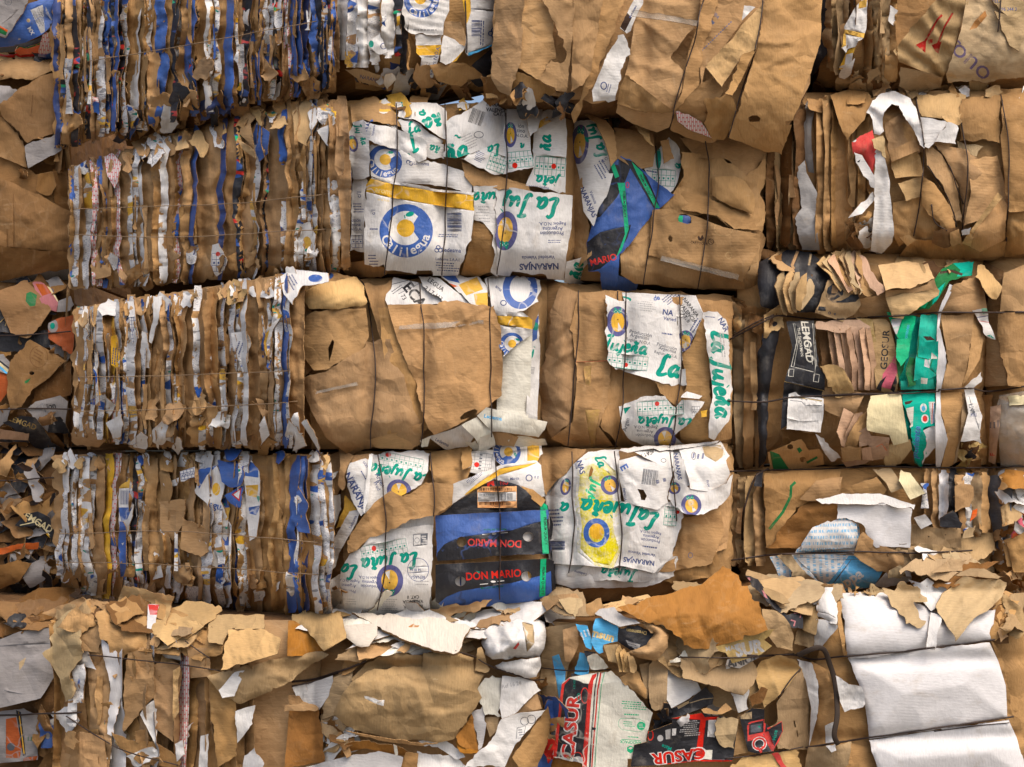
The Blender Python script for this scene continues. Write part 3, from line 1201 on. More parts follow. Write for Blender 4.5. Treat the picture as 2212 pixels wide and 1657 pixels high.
bale('F4', 'bale of brown and white board with a light blue lettered box below its lower wire', '1588,1008 2136,1008 2140,1282 1592,1282', 1588, .26, 0, BK)
bale('G1', 'plain brown box bale at the right edge above the clear plastic', '2130,552 2520,552 2520,1000 2136,1000', 2130, .30, 0, BK)
bale('G2', 'bale with black plastic film and orange scraps at the right edge of the picture', '2142,1005 2520,1005 2520,1290 2148,1290', 2142, .34, 0, BK)
bale('G3', 'bale showing only a pale sliver right of the white boards', '2214,1296 2640,1296 2640,1810 2268,1810', 2214, .16, 0, (0, 1.2, 0))
bale('H1', 'bale with glossy blue and white printed wraps in the top left corner', '-420,-250 140,-250 140,124 -420,124', 140, 1.45, 0, (0, 1.3, 0), core='kdark')  # left column cores in dark kraft, the column's shade put into the colour
bale('H2', 'bale of large bent brown sheets at the left edge under the blue wraps', '-420,130 150,130 158,596 -420,596', 150, 1.45, 0, (0, 1.3, 0), core='kdark')
bale('H3', 'mixed bale with orange print and black boxes at the left edge', '-420,602 158,602 164,964 -420,964', 158, 1.45, 0, (0, 1.3, 0), core='kdark')
bale('H4', 'dark bale of shredded scraps and black boxes low on the left edge', '-420,970 118,970 150,1290 -420,1290', 118, 1.45, 0, (0, 1.3, 0), core='kdark')
bale('H5', 'bale topped by a bent white board in the lower left corner', '-420,1296 150,1296 150,1810 -420,1810', 150, 1.0, 0, (0, 1.3, 0), core='kdark')

# ------------------------------------------------------------------ long sides of the tall stack: layers on edge
strips('A1', V1, '330:36:navy 352:30:kraft 372:36:br 392:50:kraft 425:40:br 455:60:kraft 500:46:br 540:60:kraft 590:62:wp 635:60:blue 672:46:br 705:40:wp 745:46:kraft 775:44:white 800:52:kraft 842:40:wp 872:50:kraft 912:44:blue 952:52:kraft 985:34:br 1012:36:wp 1040:52:kraft 1082:44:blue 1105:34:br 1135:62:kraft 1180:40:white 1212:48:wp 1256:56:kraft 1300:40:blue 1326:32:navy 1352:60:kraft 1382:30:white 1412:66:br 1448:46:blue 1482:40:kraft 1524:56:wp 1562:40:white 1598:64:br 1640:46:wg 1684:46:blue 1716:38:kraft 1752:64:kraft 1792:44:blue 1832:56:black 1870:50:blue',
       '300,-60 1900,-60', '300,850 700,745 1250,610 1900,520', dense=True, seed=5, wob=6, grooves=('300,420 1100,240 1900,60',), jy=26)
strips('A1', V2, '30:50:blue 70:44:navy 108:60:kraft 150:44:black 178:34:wp 205:40:br 236:50:kraft', '0,-60 300,-60', '0,440 300,420', seed=6, jy=40)
scraps('A1', V1, '360,600 900,330 1400,260 1850,200 1850,480 1300,600 700,720 400,840', 30, 'kraft kraft kraft blue wp black wg', (40, 100), (.015, .05), .7, 11, True)
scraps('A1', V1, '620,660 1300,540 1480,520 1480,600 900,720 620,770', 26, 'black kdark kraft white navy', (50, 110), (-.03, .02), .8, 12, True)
strips('B1', V1, '412:34:blue 436:30:wp 462:46:kraft 505:52:wp 550:46:wg 582:28:blue 620:64:kraft 670:32:wg 712:52:kraft 758:46:wp 800:42:white 850:62:kraft 900:52:kraft 932:42:white 972:34:kraft 1010:40:wg 1055:56:kraft 1096:26:blue 1150:74:kraft 1204:60:kraft 1256:30:navy 1310:72:kraft 1360:36:br 1420:72:kraft 1466:42:kraft 1500:30:br 1552:66:kraft 1604:40:blue^ 1612:36:wp_ 1655:64:kraft 1712:56:kraft^ 1718:60:wp_ 1770:44:wp 1826:66:kraft',
       '400,950 700,850 1000,750 1400,620 1860,540', '400,1640 1000,1610 1400,1580 1860,1560', dense=True, seed=21, wob=4, grooves=('400,1190 1860,1100', '400,1330 1860,1300', '400,1480 1860,1440'), jy=16)
strips('B1', V2, '40:60:kraft 85:56:wp 140:66:kraft 190:60:kraft 240:60:wp_ 245:66:kraft^ 292:60:kraft', '0,570 330,560', '0,1500 330,1550', seed=22, jy=20)
S('B1', V1, '590,890 640,870 690,930 670,1030 650,1070 610,1000', 'wg', lift=.05, side=True)
S('B1', V1, '1380,620 1460,600 1500,620 1420,700 1440,840 1360,760', 'kraft', lift=.06, side=True)
S('B1', V1, '1350,790 1440,850 1450,900 1380,850', 'klight', lift=.07, side=True, flut=(.004, .016, .3))
S('B1', V1, '1470,710 1530,750 1520,870 1470,920 1450,860', 'blue', lift=.045, side=True)
S('B1', V1, '1205,1390 1240,1380 1290,1480 1270,1540 1230,1570 1195,1500', 'white', lift=.04, side=True, pr=[GRID(1240, 1490, 75, 100, 0, 3, 3, None, 'navy'), EL('red', 1237, 1442, 13, 13)])
S('B1', V1, '1690,1290 1760,1260 1790,1350 1770,1460 1720,1440 1680,1400', 'white', lift=.045, side=True, pr=[EL('yellow', 1742, 1378, 24, 36), EL('blue', 1715, 1400, 16, 22), EL('teal', 1742, 1420, 12, 10)])
S('B1', V1, '1660,630 1740,560 1800,610 1790,700 1740,830 1670,790', 'klight', lift=.05, side=True)
S('B1', V1, '1745,640 1790,610 1800,690 1770,740', 'white', lift=.065, side=True)
S('B1', V1, '1800,740 1864,710 1864,830 1850,820', 'white', lift=.06, side=True)
scraps('B1', V1, '420,950 1000,750 1500,600 1850,560 1850,660 1400,740 900,880 450,1040', 24, 'kraft kraft klight wp kraft', (40, 90), (.015, .05), .7, 23, True)
scraps('B1', V1, '420,1440 1850,1400 1850,1540 1000,1610 420,1640', 18, 'kraft kraft kraft kraft wp', (40, 85), (.01, .045), .7, 24, True)
strips('C1', V5, '432:44:kraft 464:50:wp 510:54:wp 556:52:wp 592:34:yellow 622:44:kraft 655:46:yellow^ 660:44:wg_ 690:34:blue_ 694:34:kraft^ 732:54:wp 775:56:kraft 822:50:wp 868:56:kraft 918:62:kraft 962:32:wp 1008:50:wp 1040:34:kraft 1075:70:kraft 1130:38:wp 1160:34:kraft 1186:36:wp 1238:70:kraft 1262:30:wp_ 1300:60:kraft 1352:60:wp 1398:34:white 1450:84:kraft 1508:62:kraft 1540:38:wp^ 1560:60:kraft_ 1600:52:blue 1632:30:wp 1676:56:kraft',
       '420,310 700,255 1100,190 1600,110 1720,100', '420,1030 800,1090 1700,1090', dense=True, seed=31, wob=4, grooves=('420,690 1700,650', '420,880 1700,830'), jy=16)
S('C1', V5, '1590,120 1680,80 1860,100 1864,150 1720,170 1660,280 1610,220', 'white', lift=.055, side=True, pr=[EL('blue', 1790, 130, 40, 22), PARA(1660, 150, 80, 50, -60, 3)])
S('C1', V5, '1310,440 1400,430 1420,480 1410,600 1380,670 1340,560', 'white', lift=.05, side=True, pr=[PARA(1370, 520, 90, 60, 70, 3), RG('blue', 1365, 610, 18, 20, 7)])
S('C1', V5, '630,460 660,450 680,560 670,650 630,620', 'yellow', lift=.045, side=True, pr=[PARA(655, 560, 120, 40, 85, 3)])
S('C1', V5, '1490,440 1540,400 1560,300 1600,340 1550,420 1540,580 1510,570 1490,510', 'white', lift=.05, side=True, pr=[PL('yellow', '1490,460 1530,420 1510,500 1525,560 1510,570'), EL('yellow', 1575, 335, 30, 24)])
S('C1', V5, '805,430 830,440 855,560 850,640 815,640 800,560', 'white', lift=.05, side=True)
S('C1', V5, '720,260 760,260 785,470 750,500 735,380', 'white', lift=.05, side=True, pr=[GRID(757, 420, 40, 140, 5, 3, 7, None, 'navy')])
S('C1', V5, '870,230 930,225 880,420 860,500 845,490 870,360', 'white', lift=.055, side=True)
S('C1', V5, '600,950 690,900 700,960 680,1040 640,1040', 'white', lift=.05, side=True)
S('C1', V5, '740,1060 800,1000 840,1030 830,1100 760,1090', 'white', lift=.05, side=True)
S('C1', V5, '1470,960 1500,910 1530,1020 1480,1080', 'white', lift=.055, side=True)
S('C1', V5, '1650,930 1690,890 1700,1010 1740,1080 1660,1110 1680,1030', 'white', lift=.06, side=True, flut=(.008, .05, .9))
S('C1', V5, '1710,950 1740,930 1800,1040 1810,1110', 'white', lift=.065, side=True)
S('C1', V5, '400,1010 520,980 600,1050 560,1090 420,1070', 'kraft', lift=.03, side=True)
scraps('C1', V5, '430,840 1700,830 1700,1080 800,1100 430,1060', 22, 'kraft kraft kraft wp white', (45, 100), (.015, .05), .6, 33, True)
scraps('C1', V5, '430,320 1100,200 1700,120 1700,180 1100,270 430,400', 24, 'kraft klight white', (35, 70), (.015, .045), .7, 34, True)
strips('D1', V9, '288:44:kraft 300:30:wp_ 325:34:wp 358:40:wp 395:48:wp 436:42:wp 466:36:wp 502:54:kraft 540:42:yellow 574:34:wg 606:40:kraft 645:70:wp 692:46:br 722:36:blue_ 730:30:yellow^ 768:56:kraft 790:26:wp_ 832:30:wp_ 850:84:kraft 886:24:wp_ 905:60:kraft 958:50:wp_ 962:60:kraft^ 1012:56:kraft^ 1022:52:navy_ 1066:84:wp 1122:60:wp 1160:34:kraft 1192:26:navy 1222:44:wp 1268:70:wp 1340:80:kraft 1402:74:kraft 1450:44:kraft 1488:56:blue 1524:44:navy 1560:44:kraft 1600:52:wp 1645:50:wp',
       '280,85 700,85 1660,85', '280,700 420,780 900,830 1300,880 1660,900', dense=True, seed=41, wob=5, grooves=('280,485 900,470 1660,530', '280,625 900,640 1660,690'), jy=20)
S('D1', V9, '600,250 650,200 690,290 670,360 650,460 610,560 600,440', 'white', lift=.05, side=True, pr=[PL('yellow', '590,250 650,190 690,250 600,255'), PL('blue', '595,350 665,350 640,410 610,420'), BAR(640, 300, 70, 70, 0, 4)])
S('D1', V9, '985,280 1000,160 1090,140 1130,230 1110,320 1150,420 1160,540 1130,660 1060,640 1090,500 1040,330', 'white', lift=.05, side=True, pr=[PL('blue', '990,160 1090,140 1040,190 1000,260'), EL('yellow', 1088, 258, 20, 32), TX('egu', 1080, 350, 44, -15, 'blue', .03), PL('yellow', '1100,560 1155,530 1140,640 1100,620')])
S('D1', V9, '1095,110 1230,140 1210,240 1160,250 1115,220', 'blue', lift=.06, side=True)
S('D1', V9, '1120,45 1220,60 1190,100 1140,110', 'blue', lift=.075, side=True, tilt=(0, .5))
S('D1', V9, '1130,290 1220,240 1210,350 1160,330', 'blue', lift=.055, side=True, pr=[PL('red', '1165,285 1215,250 1205,320'), PL('white', '1175,285 1208,262 1202,308')])
S('D1', V9, '1225,180 1265,110 1305,170 1310,330 1290,500 1255,520 1245,380', 'white', lift=.05, side=True, pr=[PL('blue', '1225,190 1260,120 1300,140 1300,200'), PL('yellow', '1235,240 1300,235 1295,300 1245,290'), PL('teal', '1290,290 1315,295 1300,325'), PL('blue', '1250,350 1310,340 1290,390 1255,380')])
S('D1', V9, '915,400 1020,450 1110,500 1090,540 1010,600 910,560', 'kraft', lift=.06, side=True)
S('D1', V9, '800,320 930,310 930,420 870,520 810,460', 'kraft', lift=.05, side=True)
S('D1', V9, '905,170 980,145 980,200 910,220', 'white', lift=.055, side=True, pr=[GRID(943, 182, 70, 46, 12, 4, 3, None, 'navy')])
S('D1', V9, '820,230 900,200 890,240 830,250', 'white', lift=.05, side=True)
S('D1', V9, '1460,400 1500,240 1550,330 1540,400 1560,480 1500,470', 'blue', lift=.05, side=True, pr=[TX('e', 1495, 310, 60, 30, 'white', .03)])
S('D1', V9, '640,740 700,640 750,760 740,800 650,780', 'white', lift=.05, side=True)
S('D1', V9, '940,740 1000,750 1015,810 970,830 935,800', 'wp', lift=.05, side=True)
S('D1', V9, '770,650 810,640 820,700 770,715', 'white', lift=.05, side=True)
S('D1', V9, '740,830 820,750 840,825 780,835', 'white', lift=.055, side=True)
S('D1', V9, '300,760 340,640 390,720 400,760', 'kraft', lift=.045, side=True)
scraps('D1', V9, '300,640 900,660 1600,700 1600,860 900,820 420,770', 24, 'kraft kraft kraft wp white', (40, 95), (.015, .05), .6, 43, True)
scraps('D1', V9, '290,90 1640,80 1640,140 290,140', 22, 'kraft klight white blue', (35, 70), (.01, .04), .7, 44, True)
for bk, v, s in (('B1', V1, '420,1185 900,1170 1400,1150 1850,1100'), ('B1', V1, '420,1330 1000,1345 1850,1300'), ('C1', V5, '440,690 1000,680 1650,655'), ('C1', V5, '440,885 1000,870 1690,830'),
                 ('D1', V9, '290,485 900,470 1600,525'), ('D1', V9, '320,625 900,642 1600,690'), ('A1', V1, '500,350 1100,250 1800,120')):
    wire(bk, v, s, .0022, 'pale')

# ------------------------------------------------------------------ top left bale, front
strips('A1', V2, '290:62:white 345:60:wp 405:64:white 470:70:wp 545:72:white 600:40:br 640:40:black', '250,-60 650,-60', '250,330 380,390 440,400 520,330 600,330 650,440', side=False, seed=7, lift=(.02, .045), bul=.03, lean=.02, jy=12)
S('A1', V2, '420,250 500,190 545,295 490,310', 'white', lift=.075, pr=[RG('navy', 520, 262, 16, 16, 5), EL('teal', 450, 250, 14, 20)])
S('A1', V2, '700,195 852,200 840,300 800,440 720,460 735,330 705,300', 'white', 1, pr=[PL('yellow', '700,258 860,255 860,312 705,315'), TX('Región: N.O.A.', 812, 345, 26, 75, 'navy'), PARA(755, 400, 90, 70, 75, 5, 'grey')])
S('A1', V2, '612,-40 896,-40 893,60 862,130 858,200 760,198 680,192 648,170 625,80', 'white', 3, pr=[EMC(735, 0, 100, 25), PARA(770, 170, 170, 24, 0, 1, 'grey')], flut=(.003, .03, 1.4), lab='white printed flap with the lower half of a round blue emblem')
S('A1', V2, '868,122 960,125 985,200 980,262 862,222', 'kraft', 2)
S('A1', V2, '862,200 985,258 975,285 935,345 872,368 840,350', 'white', 3, pr=[PL('yellow', '985,270 970,290 905,356 950,340')])
S('A1', V2, '780,370 900,352 985,360 1085,440 1000,450 960,492 830,462', 'kraft', 3, na=.016)
S('A1', V2, '1145,265 1135,475 1060,495 1005,440 1080,440 1020,370', 'black', 2)
S('A1', V2, '960,-40 1168,-40 1160,150 1145,262 1000,318 985,300 990,120', 'white', 2, pr=[PL('yellow', '960,-40 1012,-40 1016,70 1000,120 985,150 975,60'), LN('navy', 3, '1015,50 1165,62'), BAR(1045, 160, 90, 52, 90, 3), PARA(1080, 170, 180, 26, 88, 2), RG('blue', 1128, 190, 12, 12, 6), RG('blue', 1145, 172, 12, 12, 6), RG('blue', 1145, 200, 12, 12, 6), PL('lblue', '1000,300 1145,250 1146,264 1000,320'), TX('Prov', 1156, 10, 22, 90, 'navy')])
S('A1', V2, '300,395 420,400 560,450 520,500 400,470', 'tan', 1, tilt=(0, -.6), pr=[TX('NARANJAS', 450, 452, 26, -14, 'navy')])
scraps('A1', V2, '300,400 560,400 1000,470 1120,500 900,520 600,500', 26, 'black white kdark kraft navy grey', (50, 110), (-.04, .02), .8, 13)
for s in ('985,0 992,120 988,300',):
    wire('A1', V2, s, .003)

# ------------------------------------------------------------------ big brown bale, top
S('A2', V2, '1160,-40 1318,-40 1302,350 1268,430 1240,545 1180,520 1130,440 1140,300', 'kraft', 2, folds=((1290, 400, 1310, 0, -.15),))
S('A2', V2, '1312,-40 1500,-40 1480,200 1500,330 1440,370 1420,460 1270,380 1300,200', 'kraft', 1)
S('A2', V2, '1270,400 1420,460 1500,510 1420,580 1260,560 1240,520', 'kraft', 0, tilt=(0, -.35))
S('A2', V2, '1400,-40 1612,-40 1582,300 1560,520 1500,515 1395,450 1440,400 1470,340 1545,350 1560,310 1510,180', 'kraft', 3, jit=4, crl=((1500, -20, 1520, 300, .012, .03),))
S('A2', V2, '1600,-40 1772,-40 1700,400 1650,485 1585,520', 'kraft', 2, folds=((1640, 500, 1700, 0, -.2),))
S('A2', V2, '1745,-40 1900,-40 1800,250 1720,450 1600,700 1585,640 1640,560 1690,350', 'kraft', 1, folds=((1640, 560, 1800, 0, -.3),))
S('A2', V3, '400,590 560,640 610,590 730,625 690,725 620,752 480,700 390,640', 'kraft', 1, na=.014, tilt=(0, -.5))
S('A2', V3, '500,30 560,-40 882,-40 880,60 790,200 700,330 770,400 765,500 720,632 610,600 590,540 440,430 470,300 490,150', 'kraft', 2, ca=.011,
  crl=((560, 170, 700, 370, -.012, .02), (440, 330, 760, 420, .014, .02), (540, 10, 860, 30, .01, .02), (690, 320, 800, 180, -.012, .015)), lab='large creased brown panel')
S('A2', V3, '445,425 595,540 720,632 560,640 395,590 410,500', 'kraft', 3, ca=.012, folds=((450, 420, 720, 630, -.25),))
S('A2', V3, '880,-40 980,-40 880,300 860,480 780,565 715,640 770,500 800,300 850,150', 'kraft', 3)
S('A2', V3, '890,-40 1125,-40 1105,120 1000,270 900,372 872,480 868,300 885,150', 'kraft', 2, pr=[TX('ARRIBA', 945, 72, 24, -48, 'bluegrey'), PL('bluegrey', '888,40 903,12 915,45'), LN('bluegrey', 12, '903,40 903,62'), LN('bluegrey', 16, '888,75 945,135'), *[LN('bluegrey', 7, f'{1045-i*11.5:.0f},{122+i*11.3:.0f} {1045-i*11.5-7:.0f},{122+i*11.3+7:.0f}') for i in range(15)]], jit=1.2, lab='brown panel printed with an upward arrow')
S('A2', V3, '1080,20 1180,40 1090,130 1060,110', 'white', 1)
S('A2', V3, '860,480 960,440 1000,520 960,600 890,640 730,700 720,640 780,565', 'kraft', 1)
S('A2', V3, '725,635 830,650 900,640 960,800 880,810 700,740', 'kraft', 1, tilt=(0, -.3))
S('A2', V3, '728,632 800,648 872,690 935,785 800,735 740,690', 'wg', 2)
S('A2', V3, '885,570 1010,535 1055,560 1080,640 1000,795 940,802 890,700 910,640', 'kraft', 3, jit=4, ca=.014)
S('A2', V3, '1228,15 1185,280 1110,310 990,492 888,372 1050,220 1105,140', 'klight', 4, flut=(.0022, .022, .75), tilt=(-.15, .1))
S('A2', V3, '1232,10 1300,-40 1560,-40 1550,250 1440,560 1330,878 1210,850 1030,782 1100,560 1180,310 1205,180', 'kraft', 4, holes=('1140,670 1160,655 1190,655 1210,670 1205,690 1148,692', '1350,690 1395,682 1400,705 1355,712'), folds=((1105, 560, 1030, 790, -.2),),
  crl=((1190, 240, 1400, 250, .018, .012), (1190, 350, 1450, 370, -.012, .012), (1200, 380, 1380, 330, .012, .02)), lab='broad brown panel with a half round hand hole')
S('A2', V3, '1118,302 1185,285 1085,480 1050,542 1008,530', 'kraft', 6, tilt=(.3, 0))
S('A2', V3, '432,195 468,280 470,310 440,350 385,570 345,582 330,570 260,578 253,515 320,360 400,200', 'white', 5, na=.014, nw=.07, pr=[RG('navy', 320, 487, 16, 20, 6), PARA(350, 495, 60, 26, 75, 2)], lab='crumpled white paper strip')
S('A2', V3, '505,-40 548,-40 545,10 480,150 450,190 412,160 450,80', 'white', 4, na=.012, pr=[PL('brown', '410,150 450,70 480,100 440,180'), PARA(490, 60, 100, 20, 62, 1)])
for s in ('888,-20 870,60 840,230 760,480 690,730', '1228,-20 1215,120 1180,280 1100,530 1030,780', '1745,-20 1745,30'):
    wire('A2', V3, s)
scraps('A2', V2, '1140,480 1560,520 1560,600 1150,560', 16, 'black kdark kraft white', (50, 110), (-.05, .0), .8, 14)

# ------------------------------------------------------------------ second row: white orange boxes
S('B1', V2, '160,610 330,570 480,550 510,590 430,700 340,690 330,860 280,1100 250,1300 270,1500 180,1480 200,1000', 'kraft', 1, ca=.014, na=.012)
S('B1', V2, '330,590 480,560 560,600 620,720 480,690 400,680 340,700', 'kraft', 2, na=.014)
S('B1', V2, '250,1500 410,1480 560,1530 520,1565 420,1572 300,1550', 'kraft', 1)
S('B1', V2, '500,570 530,558 595,610 590,735 510,690 488,600', 'wp', 3)
S('B1', V2, '440,690 470,640 500,620 505,690', 'blue', 2)
S('B1', V2, '588,578 820,585 872,620 886,795 830,772 720,690 600,660', 'white', 3, ca=.01, pr=[SC('u', 640, 600, 62, 190), SC('~a', 800, 690, 88, -150), SC('a', 735, 645, 55, 120), PARA(620, 600, 40, 60, 20, 4, 'grey')])
S('B1', V2, '600,680 700,690 860,800 850,850 740,800 640,750', 'white', 2, pr=[SC('La', 690, 730, 60, 15), SC('e~a', 800, 840, 50, -10)])
S('B1', V2, '740,790 862,820 865,905 770,893', 'white', 3, pr=[SC('~a', 810, 845, 48, 170)])
S('B1', V2, '405,685 560,722 772,795 762,905 720,922 590,845 435,795', 'white', 4, ca=.01, pr=[TX('NARANJAS', 428, 760, 30, 82, 'navy', .03), TX('Valencia', 462, 740, 18, 82, 'navy'), SC('J', 690, 800, 85, -150), SC('L', 655, 890, 45, 170)])
S('B1', V2, '438,830 540,818 620,850 700,900 860,930 970,970 1028,1030 1020,1092 760,1045 560,1035 450,1000', 'white', 3, ca=.011, pr=[EMC(528, 915, 98, -20, .95), TX('Ledesma', 735, 928, 24, -4, 'navy'), RG('navy', 660, 920, 10, 10, 5), RG('navy', 676, 928, 10, 10, 5)])
S('B1', V2, '320,760 345,692 402,680 442,700 440,1000 410,1016 350,1020 318,900', 'white', 4, na=.014, pr=[EMJ(345, 815, 30, 48, 10), SC('Juj', 375, 730, 34, -70), SC('~a', 405, 800, 36, -70)], lab='narrow white printed flap bent round the corner')
S('B1', V2, '296,890 340,900 338,1120 300,1112 258,1100 250,1040', 'white', 3, pr=[PL('blue', '285,960 340,980 338,1080 258,1050 258,1010'), TX('Ce', 300, 1020, 50, -15, 'white', .03)])
S('B1', V2, '255,1125 300,1110 336,1130 312,1260 265,1360 250,1440 222,1300', 'white', 3, na=.013)
S('B1', V2, '350,1015 418,1008 412,1432 330,1425 335,1200', 'white', 3, pr=[TX('c/1', 380, 1105, 32, 88, 'navy'), TX('cción', 365, 1250, 24, 0, 'navy'), TX('ntina', 365, 1275, 24, 0, 'navy'), TX('N.O.A.', 365, 1300, 22, 0, 'navy'), GRID(370, 1370, 60, 70, 0, 3, 3, None, 'navy'), PARA(375, 1180, 60, 60, 0, 4)])
S('B1', V2, '868,690 960,650 1090,563 1200,590 1212,690 1192,765 1130,822 1040,862 930,897 858,890 880,780', 'white', 4, ca=.009, pr=[BAR(1050, 665, 75, 85, -20, 5, 'black'), TX('NARANJA', 1165, 598, 26, -4, 'black', .03), TX('VALENCIA', 1165, 625, 26, -4, 'black', .03), TX('CAT. II', 1180, 648, 24, -4, 'black', .03), SC('~a', 935, 860, 110, 15), TX('~', 940, 775, 40, -30, 'teal', .06), PARA(1010, 800, 80, 90, 25, 6, 'grey'), RG('slate', 1060, 765, 26, 18, 4)])
S('B1', V2, '1120,830 1195,760 1220,600 1280,578 1335,625 1352,780 1372,950 1212,988 1150,992 955,900 1040,865', 'white', 5, ca=.009, pr=[EMJ(1240, 765, 36, 72), SC('La', 1145, 845, 60, 190), SC('n', 1305, 830, 46, 180), TX('ión', 1300, 715, 28, -5, 'slate'), TX('tino', 1300, 742, 28, -5, 'slate'), TX('N.O.A.', 1305, 770, 24, -5, 'slate'), GRID(1165, 925, 100, 95, -18, 5, 4), GRID(1295, 905, 140, 90, 6, 6, 3), EL('red', 1265, 940, 15, 17), PARA(1065, 890, 60, 60, -25, 6)], lab='white printed corner with a green squared table and red dot')
S('B1', V2, '1298,600 1365,570 1457,538 1420,640 1390,745 1352,775 1322,640', 'white', 6, tilt=(.2, .25), pr=[SC('u', 1330, 610, 40, 60)])
S('B1', V2, '1385,650 1500,608 1548,660 1562,760 1556,892 1370,872 1372,770', 'white', 4, na=.014, pr=[SC('~a', 1440, 810, 74, 92), PL('yellow', '1400,690 1450,660 1470,690 1400,730')])
S('B1', V2, '1370,870 1556,892 1552,1095 1325,1052 1372,950', 'white', 3, pr=[GRID(1465, 945, 170, 105, -4, 7, 3), EL('red', 1486, 944, 14, 16), SC('je~a', 1450, 1025, 62, 174), TX('Región: N.O.A.', 1400, 1062, 18, 174, 'navy')])
S('B1', V2, '960,915 1140,990 1340,1050 1362,1095 1160,1068 1030,1058 980,1000', 'kraft', 3)
S('B1', V2, '455,1005 580,1030 770,1060 860,1078 1036,1092 1035,1200 1020,1330 980,1450 942,1562 850,1567 800,1565 790,1535 710,1535 705,1555 530,1532 522,1500 495,1512 412,1500 410,1300 420,1050', 'white', 4, cell=6, ca=.004, na=.005, cr=8, holes=('770,1042 800,1036 852,1048 855,1068 842,1078 785,1068',),
  pr=[PL('yellow', '405,1002 560,1042 800,1085 1040,1108 1038,1198 800,1162 560,1122 405,1085'), TX('aroma', 525, 1088, 40, -10, 'fade', .02), TX('de la fruta', 520, 1135, 16, -8, 'fade'), EMC(648, 1310, 152, 0), BAR(922, 1260, 105, 82, 90, 8), TX('c/1', 460, 1205, 26, 90, 'navy'), PARA(900, 1338, 140, 22, -2, 2), TX('Ledesma', 905, 1420, 30, -3, 'navy', .02), RG('navy', 830, 1405, 11, 11, 5), RG('navy', 842, 1420, 11, 11, 5), RG('navy', 822, 1420, 11, 11, 5), TX('Ledesma S.A.A.I.', 885, 1472, 20, -3, 'navy'), PARA(880, 1515, 130, 55, -3, 4), PARA(460, 1475, 55, 66, 0, 4), PARA(470, 1300, 60, 20, 0, 1)],
  lab='white box face with a yellow band and a round blue emblem with an orange in it')
S('B1', V2, '1036,1250 1100,1270 1140,1330 1152,1430 1132,1540 1060,1572 960,1562 990,1450 1020,1330', 'kraft', 2)
S('B1', V2, '1030,1058 1165,1052 1168,1572 1128,1545 1150,1430 1132,1320 1085,1262 1034,1248', 'white', 3, pr=[SC('u~a', 1090, 1120, 72, 180), PARA(1085, 1215, 80, 100, 180, 6, 'grey')])
S('B1', V2, '1158,1052 1360,1085 1592,1110 1586,1300 1557,1450 1547,1592 1450,1582 1440,1560 1320,1550 1250,1540 1235,1570 1165,1562', 'white', 4, cell=6, ca=.004, na=.005, cr=8,
  pr=[SC('La Juj', 1355, 1160, 105, 178), EMJ(1212, 1310, 68, 112, 175), TX('Producción', 1475, 1325, 28, 180, 'navy'), TX('Argentina', 1480, 1296, 28, 180, 'navy'), TX('Región: N.O.A.', 1478, 1268, 24, 180, 'navy'), PARA(1480, 1370, 90, 22, 180, 2), TX('NARANJAS', 1402, 1508, 44, 181, 'navy', .035), TX('Variedad Valencia', 1398, 1462, 25, 181, 'navy', .02)],
  lab='white box face with green brush script standing upside down')
S('B1', V2, '1558,1485 1670,1450 1702,1590 1620,1622 1545,1602', 'white', 4, pr=[SC('~a', 1615, 1535, 78, 82)])
scraps('B1', V2, '520,555 900,570 1560,600 1560,640 900,620 520,600', 12, 'white kraft yellow kdark', (40, 90), (.0, .04), .7, 25)
for s in ('590,590 600,850 575,1100 550,1400 522,1560', '868,590 882,900 872,1250 855,1562', '1215,640 1218,1000 1192,1400 1165,1560'):
    wire('B1', V2, s)

# ------------------------------------------------------------------ second row, right
S('B2', V3, '150,690 262,680 330,800 385,950 342,1100 292,1180 262,1285 205,1200 180,1000 140,830', 'white', 2, pr=[EMJ(182, 820, 52, 112, -5), SC('La Juj', 275, 800, 66, 118), TX('NARANJAS', 228, 1150, 36, -66, 'navy', .03), TX('Valencia', 260, 1120, 22, -66, 'navy'), PARA(310, 960, 100, 70, -60, 4), TX('N.O.A.', 335, 900, 22, 40, 'navy')], lab='white printed wedge with an oval violet emblem')
S('B2', V3, '105,900 170,870 240,1290 250,1450 180,1520 120,1400', 'kraft', 1)
S('B2', V3, '205,640 330,680 378,740 398,900 362,945 330,820 280,700', 'kraft', 5, tilt=(.25, 0))
S('B2', V3, '375,725 600,755 612,860 600,945 500,965 388,890', 'kraft', 2)
S('B2', V3, '620,860 690,778 742,830 762,920 740,1025 700,1092 590,1050 550,960', 'white', 1, pr=[GRID(660, 1010, 130, 90, -3, 5, 3), SC('a', 735, 940, 50, 80), EL('teal', 630, 900, 16, 60), PARA(600, 975, 80, 20, -10, 1)])
S('B2', V3, '640,800 690,790 720,900 660,930', 'kraft', 3)
